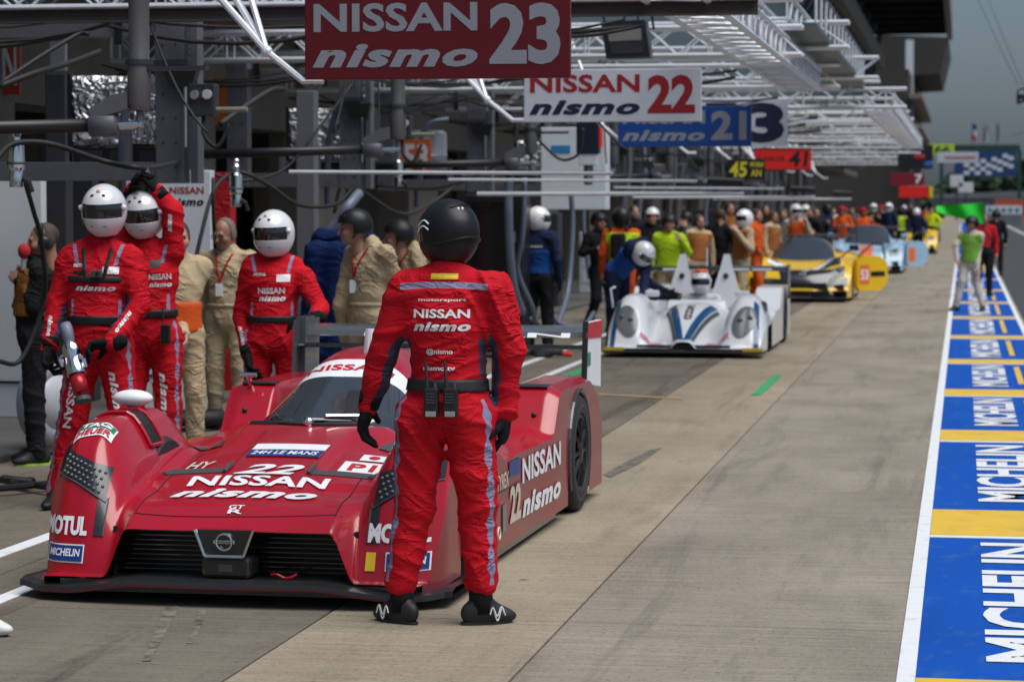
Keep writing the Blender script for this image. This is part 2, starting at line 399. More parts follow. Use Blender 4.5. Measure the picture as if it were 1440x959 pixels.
M_glass = mat('blue_grey_glass', (.075, .12, .145), .18, var=.2, scale=.4)
M_fascia = mat('fascia_concrete', (.2, .175, .14), .8, var=.15)
M_teal = mat('teal_cladding', (.07, .1, .11), .45, var=.12, scale=.5)
M_roof = mat('black_roof_underside', (.006, .007, .008), .9)

gar = thing('garage_building', (-8.6, 0, 0), 'long concrete pit garage building with doors along the left side', 'building')
for k in range(22):
    y0 = 14.0 + k * 6.5
    MB().box((-.5, y0, .06), (0, y0 + 2.3, 3.9)).build('pillar', M_wall, gar)
    MB().box((-.9, y0 + 2.31, 2.75), (-.12, y0 + 6.49, 3.9)).build('lintel', M_wall, gar)
    if k < 10:
        for t in range(6): MB().box((-3.2, y0 + 2.3 + t * .7, .07), (-3.16, y0 + 2.98 + t * .7, 2.75)).build('door_panel', M_wall if (k + t) % 3 else M_frame, gar)
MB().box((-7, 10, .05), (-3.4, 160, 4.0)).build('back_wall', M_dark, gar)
MB().box((-7, 10, 3.91), (.6, 200, 4.25)).build('slab_edge', M_fascia, gar)
MB().box((-.5, 5, .06), (0, 13.9, 3.9)).build('pillar', M_wall, gar)

st = thing('grandstand_building', (-6.4, 60, 4), 'grandstand building with leaning blue grey windows above the garages', 'building')
MB().box((-12, -40, .3), (-.3, 118, 5.58)).build('wall', M_teal, st)
for k in range(40):
    y0 = -2 + k * 3.0
    MB().add([(-.1, y0 + .12, 5.65), (-.1, y0 + 2.88, 5.65), (.55, y0 + 2.88, 6.8), (.55, y0 + .12, 6.8)], [(0, 1, 2, 3)]).build('window', M_glass, st)
    m = MB(); m.tube([(-.06, y0, 5.6), (.6, y0, 6.85)], .09, 4); m.build('mullion', M_frame_d, st)
MB().box((-2, -4, 6.86), (1.05, 118, 7.9)).build('fascia', M_fascia, st)
MB().box((-2, -4, 5.585), (-.12, 118, 5.64)).build('sill', M_fascia, st)
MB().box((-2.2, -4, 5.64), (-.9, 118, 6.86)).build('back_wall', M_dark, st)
rf = thing('grandstand_roof', (-5.2, 160, 14.8), 'huge black cantilever roof over the grandstand', 'roof')
MB().box((-4.6, -60, 0), (4.2, 41, 1.2)).build('roof_deck', M_roof, rf)
MB().box((3.86, -60, -.5), (4.26, 41.3, 1.4)).build('edge_beam', M_fascia, rf)
for k in range(8): MB().box((-4.5, -10 + k * 6.5, -.4), (3.8, -9.6 + k * 6.5, -.02)).build('rib', M_roof, rf)
for k in range(5): MB().tube([(-3.2, -8 + k * 12, -8), (-1.2, -8 + k * 12, -.1)], .25, 8).build('strut', M_frame_d, rf)
M_brown = mat('dark_brown_stand', (.045, .038, .034), .8, var=.2, scale=.3)
s2 = thing('far_grandstand', (-6, 230, 0), 'dark far grandstand with slanting roof beyond the black roof', 'building')
MB().box((-14, 0, 0), (1.2, 70, 13.6)).build('tier_block', M_brown, s2)
MB().prism([(-2.0, 13.9), (3.7, 14.2), (4.5, 17.6), (-2.0, 17.9)], 20, 60, 'y').build('roof', M_brown, s2)
MB().box((.6, 14, 0), (1.3, 15, 17)).build('column', M_white, s2)
for k in range(4): MB().box((1.25, -2 + k * .01, 3.2 + k * 2.6), (2.4, 68, 3.6 + k * 2.6)).build('balcony', M_fascia, s2)

# ------------------------------------------------------------------ far end of the track
ga = thing('start_gantry', (3.0, 350, 0), 'blue start gantry board with white checkered flag pattern', 'gantry')
M_nblue = mat('navy_board', (.01, .045, .14), .5); M_dgreen = mat('dark_green_board', (.012, .05, .035), .6)
MB().box((-6.4, 0, 8.9), (4.3, .8, 9.7)).build('top_beam', M_dgreen, ga)
MB().box((-4.2, -.1, 5.5), (3.9, .7, 8.88)).build('board', M_nblue, ga)
for i in range(9):
    for j in range(4):
        if (i + j) % 2 == 0:
            ox = -3.0 + i * .72; oz = 5.75 + j * .52 + max(0, i - 4) * .22
            MB().box((ox, -.16, oz), (ox + .7, -.11, oz + .5)).build('check', M_white, ga)
for x in (-6.2, 4.0): MB().box((x, .1, 0), (x + .5, .6, 8.9)).build('post', M_dgreen, ga)
for i, (px, cols) in enumerate(((1367, ((.02, .05, .3), (.6, .6, .62), (.5, .03, .04))), (1383, ((.3, .32, .4),) * 3), (1402, ((.05, .05, .07),) * 3))):
    p = W(px, 207, 352); f = thing('flag', (p.x, 352, 9.7), ('French tricolour flag on a pole above the gantry', 'pale flag on a pole between the two other flags', 'dark furled flag on a pole above the gantry')[i], 'flag')
    MB().tube([(0, 0, 0), (0, 0, 3.0)], .05, 6).build('pole', M_frame_d, f)
    for j, c in enumerate(cols):
        vs = [(.06 + (.5 if i < 2 else .15) * u, .12 * math.sin(u * 5 + j), 2.9 - (j + t) * .75 - u * .25) for t in (0, 1) for u in (0, .33, .66, 1)]
        mesh_obj('cloth_band', vs, [(k, k + 1, k + 5, k + 4) for k in range(3)], mat('flag_%d_%d' % (i, j), c, .8), f)
# far wood: one mass of leaf clumps
rng = np.random.RandomState(3); v = []; fc = []
for i in range(16000):
    x = rng.uniform(-60, 160); base = 9 + 3 * math.sin(x * .11) + 2 * math.sin(x * .37 + 1); z = base * rng.uniform(0, 1) ** .7; y = 560 + rng.uniform(-16, 16)
    s = rng.uniform(.5, 1.3); d1 = rng.normal(size=3); d1 /= np.linalg.norm(d1); d2 = np.cross(d1, rng.normal(size=3)); d2 /= np.linalg.norm(d2); n = len(v)
    c = np.array((x, y, z)); v += [c - d1 * s, c + d2 * s, c + d1 * s, c - d2 * s]; fc.append((n, n + 1, n + 2, n + 3))
tag(mesh_obj('far_wood', v, fc, mat('far_foliage', (.03, .055, .025), .9, var=.5, scale=.15)), 'dark green wood at the end of the straight', 'wood', kind='stuff')
M_midgrey = mat('grey_stand', (.14, .15, .16), .8, var=.3, scale=.2)
fs = thing('distant_stand', (9, 420, 0), 'grey stand under the trees right of the gantry', 'building')
MB().prism([(-14, 0), (30, 0), (30, 5.2), (-14, 3.4)], 0, 12, 'y').build('tiers', M_midgrey, fs)
for k in range(4): MB().box((-14, -.4 - k * .02, .6 + k * .7), (30, -.05, .9 + k * .7)).build('step', M_frame, fs)
bb = thing('advert_barrier', (3.5, 230, 0), 'white advertising barrier across the far end of the lane', 'barrier')
MB().box((-1.6, 0, .95), (1.5, .3, 1.72)).build('board', M_white, bb); MB().box((-1.6, .02, 0), (1.5, .28, .95)).build('plinth', M_midgrey, bb); 
for k in range(5): MB().box((-1.4 + .58 * k, -.03, 1.15), (-1.05 + .58 * k, -.005, 1.5)).build('print', mat('green_print', (.05, .2, .16), .6), bb)
for k in range(7):
    c = thing('marshal_post', (2.9 + k * .36, 236, .0), ('leftmost', 'second', 'third', 'middle', 'fifth', 'sixth', 'rightmost')[k] + ' of the seven small red posts behind the far white barrier', 'post', 'red posts behind the far barrier')
    MB().lathe((0, 0, 0), (0, 0, 1), [(0, .16), (1.2, .18), (1.85, .2), (1.9, .1), (2.15, .13), (2.3, .05)], 8).build('body', mat('far_red', (.5, .07, .03), .7), c)
for i, (px, py, w, h) in enumerate(((1345, 255, 18, 16), (1358, 264, 20, 14))):
    p = W(px, py, 300); b2 = thing('white_box_sign', (p.x, 300, 0), ('pale sign box on a post at the end of the pits', 'smaller pale sign box right of the other one')[i], 'sign')
    MB().box((-w / 24, 0, p.z - h / 24), (w / 24, .4, p.z + h / 24), ch=.05).build('panel', M_white, b2); MB().box((-.1, .1, 0), (.1, .3, p.z - h / 24)).build('post', M_frame_d, b2)
# overhead wires and the camera running on them
M_wire = mat('wire', (.03, .03, .035), .6)
for i, (a, b) in enumerate((((1362, -30), (1432, 120)), ((1378, -30), (1448, 140)), ((1425, 190), (1500, 165)))):
    pa, pb = W(*a, 90), W(*b, 60)
    w = tag(MB().tube(sag(pa, pb, .05), .008, 5).build('overhead_wire', M_wire), ('left of the two thin wires crossing the sky', 'right of the two thin wires crossing the sky', 'short wire over the gantry near the right edge')[i], 'wire')
p = W(1437, 139, 60); cm = thing('cable_camera', p, 'small dark camera hanging in the sky at the right edge', 'camera')
MB().box((-.12, -.1, -.08), (.12, .1, .1), ch=.02).build('housing', M_black, cm); MB().lathe((0, -.1, -.05), (-.6, -.7, -.3), [(0, .05), (.14, .05)], 10).build('lens', M_black, cm)
MB().torus((0, 0, .12), (0, 1, 0), .1, .02, 14, 6).build('yoke', M_black, cm)

# ================================================================== CARS
def sstep(a, b, x):
    t = np.clip((np.asarray(x, float) - a) / (b - a), 0, 1); return t * t * (3 - 2 * t)
def smax(a, b, k):
    h = np.clip(0.5 + 0.5 * (a - b) / k, 0, 1); return b * (1 - h) + a * h + k * h * (1 - h)
def paint(name, c, rough=.28, var=.05, spec=.5):
    return mat(name, c, rough, var=var, scale=3, coat=.55, spec=.35)
M_red = paint('red_car_paint', (.37, .003, .014))
M_wpaint = paint('white_car_paint', (.7, .71, .73))
M_ypaint = paint('yellow_car_paint', (.78, .47, .008))
M_bpaint = paint('pale_blue_car_paint', (.32, .47, .6))
M_orpaint = paint('orange_car_paint', (.75, .15, .03))
M_tealpaint = paint('teal_car_stripe', (.002, .06, .18))
M_navypaint = paint('navy_car_stripe', (.01, .025, .09))
M_gloss = mat('gloss_black', (.008, .008, .009), .15, coat=.6)
M_carbon = mat('carbon_fibre', (.022, .022, .024), .32, var=.35, scale=120, coat=.5)
M_mattegrey = mat('matte_dark_grey', (.055, .058, .062), .55)
M_screen = mat('tinted_windscreen', (.03, .034, .04), .05, coat=1.0, var=.25, scale=2.5, spec=1.0)
M_lamp = mat('smoked_lamp_cover', (.018, .02, .024), .3, coat=.25, var=.3, scale=20)
M_greylamp = mat('grey_lamp_cover', (.10, .105, .115), .3, coat=.3, var=.35, scale=9)
M_led = mat('led_lens', (.11, .115, .13), .3)
M_decal_w = mat('white_decal', (.78, .78, .8), .4, var=.03)
M_decal_r = mat('red_decal', (.5, .01, .015), .4, var=.03)
M_decal_k = mat('black_decal', (.015, .015, .016), .4)
M_decal_b = mat('blue_decal', (.01, .04, .2), .4)
M_decal_g = mat('green_decal', (.01, .2, .11), .4)
M_decal_y = mat('yellow_decal', (.75, .5, .02), .4)
M_decal_cream = mat('cream_decal', (.6, .52, .42), .4)
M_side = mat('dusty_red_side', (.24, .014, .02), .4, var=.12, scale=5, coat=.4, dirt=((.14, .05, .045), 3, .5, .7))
M_tyre = mat('tyre_rubber', (.016, .016, .017), .7, var=.25, scale=14, bump=.25, bscale=50)
M_rim = mat('dark_rim', (.03, .03, .033), .35, metal=.7)

class Car:
    """body = top surface z = h(x, y) over a plan, with side walls; x across, y back from the nose, z up"""
    def __init__(s, root, h, half, L, body_mat, dx=.014, dy=.016):
        s.root, s.h, s.half, s.L = root, h, half, L
        nx = int(2 / dx / 1.0) if False else int(round(1.9 / dx)); ny = int(round(L / dy))
        u = np.linspace(-1, 1, nx + 1); t = np.linspace(0, 1, ny + 1); y = L * (t * .55 + .45 * t ** 1.8)
        Y, U = np.meshgrid(y, u, indexing='ij'); X = U * half(Y); Z = h(X, Y)
        s.X, s.Y, s.Z = X, Y, Z
        idx = np.arange((ny + 1) * (nx + 1)).reshape(ny + 1, nx + 1)
        q = np.stack([idx[:-1, :-1], idx[:-1, 1:], idx[1:, 1:], idx[1:, :-1]], -1).reshape(-1, 4)
        zc = Z.ravel()[q]; keep = zc.max(1) > .005
        s.body = mesh_obj('body', np.stack([X.ravel(), Y.ravel(), Z.ravel()], 1), q[keep], body_mat, root, True)
    def at_many(s, x, y, off=.004):
        x = np.asarray(x, float); y = np.asarray(y, float); e = .006; n = len(x)
        z = s.h(np.concatenate([x, x + e, x - e, x, x]), np.concatenate([y, y, y, y + e, y - e])).reshape(5, n)
        N = np.stack([-(z[1] - z[2]) / (2 * e), -(z[3] - z[4]) / (2 * e), np.ones(n)], 1); N /= np.linalg.norm(N, axis=1)[:, None]
        return np.stack([x, y, z[0]], 1) + N * off
    def at(s, x, y, off=.004): return Vector(s.at_many([x], [y], off)[0])
    def patch(s, name, fxy, m, nu=24, nv=12, off=.005, parent=None, keep=None):
        q = np.array([fxy(i / nu, j / nv) for j in range(nv + 1) for i in range(nu + 1)], float); vs = s.at_many(q[:, 0], q[:, 1], off)
        fs = [(j * (nu + 1) + i, j * (nu + 1) + i + 1, (j + 1) * (nu + 1) + i + 1, (j + 1) * (nu + 1) + i) for j in range(nv) for i in range(nu) if keep is None or keep((i + .5) / nu, (j + .5) / nv)]
        return mesh_obj(name, vs, fs, m, parent or s.body, True)
    def text_fn(s, key, fxy, m, off=.007, cuts=(16, 8), parent=None):
        o = letters('lettering', key, lambda u, v: Vector((*fxy(u, v), 0)), m, parent or s.body, cuts)
        co = np.array([v.co[:] for v in o.data.vertices]); p = s.at_many(co[:, 0], co[:, 1], off)
        o.data.vertices.foreach_set('co', p.astype(np.float32).ravel()); o.data.update(); return o
    def text(s, key, x0, x1, y0, y1, m, off=.007, cuts=(16, 8), lean=0.0, parent=None):
        return s.text_fn(key, lambda u, v: (x0 + (x1 - x0) * u + lean * v, y0 + (y1 - y0) * v), m, off, cuts, parent)
    def side(s, sx, z0, wheels, m, name='side_panel', y0=.05, off=0.0):
        """outer wall from the sill up to the body's edge, open at the wheel arches"""
        n = 220; ys = np.linspace(y0, s.L, n); vs = []; fs = []; nz = 14
        for y in ys:
            hw = float(s.half(np.array([y]))[0]); top = float(s.h(np.array([sx * hw]), np.array([y]))[0]); lo = z0
            for (wy, wz, wr) in wheels:
                if abs(y - wy) < wr: lo = max(lo, wz + math.sqrt(wr * wr - (y - wy) ** 2))
            lo = min(lo, top)
            for j in range(nz + 1): vs.append((sx * (hw + off), y, lo + (top - lo) * j / nz))
        for i in range(n - 1):
            for j in range(nz):
                a = i * (nz + 1) + j
                if vs[a + 1][2] - vs[a][2] > 1e-4 or vs[a + nz + 2][2] - vs[a + nz + 1][2] > 1e-4: fs.append((a, a + 1, a + nz + 2, a + nz + 1))
        return mesh_obj(name, vs, fs, m, s.root, True)

def wheel(root, x, y, r, w, sx, rim_mat=None, spokes=10, tyre_band=None, label=None):
    """wheel > tyre, rim, spokes; outer face towards sx"""
    wh = MB().lathe((x - sx * w * .45, y, r), (sx, 0, 0), [(0, .06), (w * .5, .07), (w * .93, .065), (w * .97, .03)], 16).build('wheel', M_rim, root)
    pr = [(-w / 2, r * .64), (-w / 2, r * .93), (-w * .42, r * .985), (-w * .3, r), (w * .3, r), (w * .42, r * .985), (w / 2, r * .93), (w / 2, r * .68), (w * .4, r * .64), (-w * .4, r * .62), (-w / 2, r * .64)]
    ty = MB().lathe((x, y, r), (sx, 0, 0), pr, 40); ty.f, ty.m = ty.f[:-2], ty.m[:-2]; auto_smooth(ty.build('tyre', M_tyre, wh), 50)
    if sx > 0 or True: MB().torus((x + sx * (w * .5 + .001), y, r), (1, 0, 0), r * .80, .006, 40, 5, sq=.2).build('sidewall_line', tyre_band or M_mattegrey, wh)
    ri = MB(); ri.lathe((x, y, r), (sx, 0, 0), [(w * .3, r * .655), (w * .47, r * .66), (w * .47, r * .6), (w * .1, r * .57), (w * .08, .02)], 36)
    ri.build('rim', rim_mat or M_rim, wh, True)
    for k in range(spokes):
        a = 2 * math.pi * k / spokes; d = Vector((0, math.cos(a), math.sin(a))); c = Vector((x + sx * w * .4, y, r))
        MB().tube([c + d * .04, c + d * r * .35 + Vector((sx * .012, 0, 0)), c + d * r * .61], [.02, .013, .018], 6).build('spoke', rim_mat or M_rim, wh)
    return wh

# ------------------------------------------------------------------ red race car
CX, CY = -3.25, 11.22
car = thing('race_car', (CX, CY, 0), 'glossy red closed prototype race car number 22 in the foreground', 'race car', rz=R(-1.0))
def red_half(y):
    y = np.asarray(y, float)
    return .885 + .06 * sstep(0, .35, y) + .02 * sstep(2.2, 3.2, y)
def red_h(x, y):
    x = np.asarray(x, float); y = np.asarray(y, float); ax = np.abs(x)
    nose = .08 * (ax / .9) ** 3 + .07 * sstep(.80, .95, ax) ** 1.8
    yy = np.maximum(y - nose, 0)
    zf = .335 - .235 * sstep(.47, .60, ax)                       # mouth edge / front corners reach down
    round_ = 1 - (1 - np.clip(yy / .42, 0, 1)) ** 2.7
    hood = zf + (.452 - zf) * round_ + .185 * np.maximum(yy - .30, 0) * sstep(.30, .55, yy) + .02 * np.cos(np.clip(x / .5, -1, 1) * 1.5) * sstep(0, .5, yy)
    hood = np.minimum(hood, .685 - .01 * (y - 1.4))
    # duct channels either side of the centre spine, behind the grey strips
    ch = sstep(.66, .72, y) * (1 - sstep(1.1, 1.5, y)) * sstep(.20, .25, ax) * (1 - sstep(.50, .56, ax))
    hood = hood - .03 * ch
    hood = hood - .12 * sstep(1.05, 1.6, y) * sstep(.34, .54, ax)
    # front fenders
    pk = .69 * (1 - (1 - np.clip(yy / .66, 0, 1)) ** 3.4)
    pk = .10 + pk * (1 - .34 * sstep(1.15, 1.75, y))
    wdt = .55 * sstep(.46, .60, ax) + .45 * sstep(.50, .74, ax)
    outer = 1 - .13 * sstep(.78, .97, ax) ** 1.8
    fend = (pk * outer) * wdt + .1 * (1 - wdt)
    fend = np.where(y < 2.2, fend, .1)
    # side pods, sill deck
    pod = .55 * sstep(1.45, 1.75, y) * (1 - .10 * sstep(.80, .96, ax)) * (1 - .12 * (1 - sstep(.5, .7, ax)))
    # narrow rear fenders
    rf = .50 + .275 * sstep(2.92, 3.26, y) - .15 * sstep(4.2, 4.72, y)
    rw = sstep(.60, .70, ax) * sstep(2.65, 2.85, y)
    rear = (rf - .03 * sstep(.88, .97, ax)) * rw
    # canopy and spine
    wv = .415 - .10 * sstep(1.5, 2.4, y) - .10 * sstep(2.9, 4.2, y)
    pr = .60 + .425 * sstep(1.22, 2.62, y) - .30 * sstep(2.75, 4.4, y)
    lat = np.clip(1 - (ax / (wv * 1.28)) ** 2.6, 0, 1) ** .5
    front = sstep(0, 1, (y - 1.38 - .55 * (ax / .5) ** 2) / .22)
    can = (.40 + (pr - .40) * lat) * np.where(y > 1.3, 1, 0) * front
    z = smax(hood, fend, .045); z = np.where(y > 1.55, smax(np.where(y > 1.9, np.minimum(hood, .5), hood - .18 * sstep(1.55, 1.9, y)), fend, .045), z)
    z = smax(z, pod, .03); z = smax(z, rear, .03); z = smax(z, can, .035)
    tail = 1 - .2 * sstep(4.55, 4.74, y)
    return z * tail
rc = Car(car, red_h, red_half, 4.74, M_red, dx=.0095, dy=.0105)
FW, RW = (.99, .335, .375), (3.86, .345, .368)
for sx in (-1, 1):
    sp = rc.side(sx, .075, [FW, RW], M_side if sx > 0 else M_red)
    if sx > 0: side_r = sp
    wheel(car, sx * .765, FW[0], .335, .34, sx); wheel(car, sx * .865, RW[0], .345, .235, sx)
    MB().box((sx * .60 - .02, FW[0] - .42, .1), (sx * .60 + .02, FW[0] + .42, .38)).build('wheel_well', M_black, car)
    MB().box((sx * .60 - .02, RW[0] - .42, .1), (sx * .60 + .02, RW[0] + .42, .46)).build('wheel_well', M_black, car)
    # black rim of the arches
    for wy, wz, wr in (FW, RW):
        hw = float(red_half(np.array([wy]))[0]) + .004
        MB().tube([(sx * hw, wy + math.cos(a) * wr, wz + math.sin(a) * wr) for a in np.linspace(-.55, math.pi + .55, 26)], .012, 6).build('arch_lip', M_carbon, car)
# underfloor
MB().box((-.80, .02, .045), (.80, 4.6, .10)).build('floor', M_carbon, car)
for sx in (-1, 1): MB().box((sx * .89 - .05, 1.42, .04), (sx * .89 + .05, 3.2, .085)).build('sill', M_carbon, car)
MB().box((-.78, 4.45, .1), (.78, 4.62, .5)).build('tail_panel', M_carbon, car)
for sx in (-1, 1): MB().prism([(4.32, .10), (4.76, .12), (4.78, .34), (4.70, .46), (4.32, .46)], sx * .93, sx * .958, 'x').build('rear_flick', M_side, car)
# splitter: thin plate with upturned edge and drooping, flared ends
sv, sf = [], []; xs = np.linspace(-1.02, 1.02, 61)
for x in xs:
    a = abs(x); fy = -.10 + .10 * (a / .9) ** 2.5 + .05 * sstep(.86, 1.0, a); zz = .112 - .045 * float(sstep(.40, .78, a)) + .012 * float(sstep(.9, 1.02, a))
    for (yy, dz) in ((fy, .0), (fy - .004, -.026), (fy + .1, -.03), (.75, -.03), (.75, -.012), (fy + .06, .012)): sv.append((x, yy, zz + dz))
for i in range(60):
    for k in range(6): a, b = i * 6 + k, i * 6 + (k + 1) % 6; sf.append((a, b, b + 6, a + 6))
spl = mesh_obj('splitter', sv, sf, M_carbon, car)
mesh_obj('splitter_stripe', [(sv[i * 6 + 1][0], sv[i * 6 + 1][1] - .003, sv[i * 6 + 1][2] + dz) for i in range(4, 57) for dz in (.0, .009)], [(2 * i, 2 * i + 2, 2 * i + 3, 2 * i + 1) for i in range(52)], mat('dull_red_edge', (.12, .008, .01), .5), spl)
# mouth: dark duct with fins, nose emblem frame, camera box
mouth = MB(); mouth.box((-.60, .34, .1), (.60, .36, .36)); mouth.build('duct_back', M_black, car)
MB().box((-.56, .05, .1), (.56, .36, .112)).build('duct_floor', M_black, car)
for k in range(9): MB().box((-.56, .14, .135 + k * .022), (.56, .155, .141 + k * .022)).build('fin', M_gloss, car)
for sx in (-1, 1): MB().box((sx * .57 - .01, .12, .11), (sx * .57 + .01, .34, .33)).build('duct_side', M_black, car)
em = MB(); em.prism([(-.135, .345), (.135, .345), (.085, .235), (-.085, .235)], -.035, .02, 'y'); em = em.build('emblem_plate', M_gloss, car)
for a, b in (((-.135, .345), (-.09, .228)), ((-.09, .228), (.09, .228)), ((.09, .228), (.135, .345))):
    MB().tube([(a[0], -.045, a[1]), (b[0], -.045, b[1])], .0085, 8).build('chrome_bar', M_chrome, em)
MB().torus((0, -.045, .292), (0, 1, 0), .036, .0055, 28, 8).build('emblem_ring', M_chrome, em)
MB().box((-.05, -.048, .284), (.05, -.04, .300), ch=.002).build('emblem_bar', M_chrome, em)
letters('lettering', NISSAN, plane_fn((-.042, -.0495, .287), (.084, 0, 0), (0, 0, .010)), M_decal_k, em)
cb = MB().box((-.115, -.03, .125), (.115, .14, .222), ch=.02).build('camera_box', M_carbon, car)
MB().box((-.10, -.034, .138), (.10, -.028, .208), ch=.004).build('camera_window', M_gloss, cb); MB().box((-.03, -.038, .155), (.035, -.033, .19), ch=.002).build('lens', M_mattegrey, cb)
MB().tube(spline([(.20, .02, .142), (.235, -.005, .146), (.265, .0, .132), (.295, -.005, .134), (.325, .0, .15)], 5), .006, 6).build('tow_strap', M_decal_r, car)
# fender top louvre openings, white mirror pods
for sx in (-1, 1):
    lv = rc.patch('fender_vent', lambda u, v: (sx * (.62 + .26 * u), .76 + .17 * v), M_black, 16, 10, .008, car)
    for k in range(5): MB().tube([rc.at(sx * (.62 + .26 * t), .78 + k * .032, .008) for t in np.linspace(0, 1, 6)], .004, 5).build('louvre', M_black, lv)
    MB().tube([rc.at(sx * (.62 + .26 * u), .76 + .17 * v, .01) for u, v in [(t, 0) for t in np.linspace(0, 1, 10)] + [(1, t) for t in np.linspace(0, 1, 6)] + [(t, 1) for t in np.linspace(1, 0, 10)] + [(0, t) for t in np.linspace(1, 0, 6)]], .011, 6).build('vent_lip', M_red, lv)
    p = rc.at(sx * .78, .98, 0); mr = MB(); mr.sphere(p + Vector((0, 0, .062)), (.102, .062, .042), 24, 14); mr = mr.build('mirror', M_decal_w, car, True)
    MB().tube([p - Vector((0, 0, .02)), p + Vector((0, 0, .05))], [.03, .022], 10).build('mirror_stalk', M_carbon, mr)
# grey gurney strips over the hood ducts
for sx in (-1, 1):
    gs = MB(); a = [rc.at(sx * x, .635, .003) for x in np.linspace(.215, .50, 14)]; b = [rc.at(sx * x, .705, .0) for x in np.linspace(.215, .50, 14)]
    lift = [Vector((0, 0, .028)) for _ in a]
    vs = [q for i in range(14) for q in (a[i], Vector((b[i].x, .70, a[i].z + .016)))]
    g1 = mesh_obj('gurney_strip', vs, [(2 * i, 2 * i + 2, 2 * i + 3, 2 * i + 1) for i in range(13)], M_mattegrey, car)
    for xx in (.205, .505):
        q = [rc.at(sx * xx, yy, .004) for yy in (.63, .70, .79)]
        MB().tube([q[0] + Vector((0, 0, .004)), q[1] + Vector((0, 0, .008)), q[2] + Vector((0, 0, .008))], [.010, .013, .005], 6).build('strip_end', M_mattegrey, g1)
    rc.patch('duct_exit', lambda u, v: (sx * (.24 + .29 * u), .715 + .03 * v), M_black, 10, 4, .004, car)
    rc.patch('cowl_panel', lambda u, v: (sx * (.40 + .18 * u + .03 * v), 1.22 + .16 * v), M_mattegrey, 10, 5, .006, car)
# windscreen, banner, pillars, wiper
def ws_y(x, t):  # t 0 base .. 1 top
    return (1.50 + .42 * (abs(x) / .5) ** 2) * (1 - t) + (2.30 + .18 * (abs(x) / .5) ** 2) * t
def ws_w(t): return .45 - .125 * t
ws = rc.patch('windscreen', lambda u, v: ((2 * u - 1) * ws_w(v * .74), ws_y((2 * u - 1) * ws_w(v * .74), v * .74)), M_screen, 40, 24, .006, car)
bn = rc.patch('sun_strip', lambda u, v: ((2 * u - 1) * ws_w(.74 + .26 * v), ws_y((2 * u - 1) * ws_w(.74 + .26 * v), .74 + .26 * v)), M_decal_w, 40, 10, .0065, car)
rc.text_fn(NISSAN, lambda u, v: ((u - .5) * .46, ws_y((u - .5) * .46, .825 + .085 * v)), M_decal_r, .0095, (20, 3), bn)
for sx in (-1, 1):
    MB().tube([rc.at(sx * ws_w(t), ws_y(ws_w(t), t), .004) for t in np.linspace(0, 1, 14)], .013, 6).build('pillar', M_gloss, car)
    rc.patch('side_window', lambda u, v: (sx * ((.42 - .11 * v) - .03 * u), 2.12 + .62 * u + .12 * v), M_screen, 14, 8, .006, car)
MB().tube([rc.at(x, ws_y(x, .012) - .012, .006) for x in np.linspace(-.44, .44, 24)], .011, 6).build('cowl_seal', M_rubber, car)
wp = MB().tube([rc.at(-.02, 1.50, .03), rc.at(.16, 1.60, .035), rc.at(.36, 1.76, .03)], [.016, .012, .008], 8).build('wiper', M_gloss, car)
MB().sphere(rc.at(-.03, 1.49, .02), .028, 10, 8).build('wiper_pivot', M_chrome, wp)
MB().tube([rc.at(.05, 1.53, .05), rc.at(.2, 1.60, .06)], .012, 8).build('wiper_spring', M_chrome, wp)
MB().box((-.36, 1.56, .665), (-.14, 1.60, .70), ch=.012).build('dash_vent', M_black, car)
MB().tube([(.06, 2.45, .99), (.06, 2.45, 1.13)], [.045, .03], 12).build('roof_antenna', M_decal_w, car)
# seams
def seam(pts, name='panel_gap'): MB().tube([rc.at(x, y, .001) for x, y in pts], .003, 5).build(name, M_black, rc.body)
seam([(x, .085 + .20 * (abs(x) / .85) ** 3 + .012 * math.sin(x * 3)) for x in np.linspace(-.5, .5, 30)])
for sx in (-1, 1):
    seam([(sx * (.47 - .01 * t), .12 + 1.0 * t) for t in np.linspace(0, 1, 30)])
    MB().sphere(rc.at(sx * .84, 3.08, .004), .016, 10, 6).build('fuel_port', M_black, car)
# rear fender scoops
for sx in (-1, 1):
    s3 = rc.patch('scoop', lambda u, v: (sx * (.70 + .19 * u), 3.22 + .12 * v), M_black, 10, 6, .007, car)
    MB().tube([rc.at(sx * (.70 + .19 * t), 3.22, .012) for t in np.linspace(0, 1, 8)], .009, 6).build('scoop_lip', M_carbon, s3)
# cap on the left rear fender
MB().tube([rc.at(-.84, 3.2, 0), rc.at(-.84, 3.2, .09)], .014, 8).build('probe', M_chrome, car); MB().tube([rc.at(-.88, 3.2, .09), rc.at(-.79, 3.2, .09)], .014, 8).build('probe_bar', M_chrome, car)
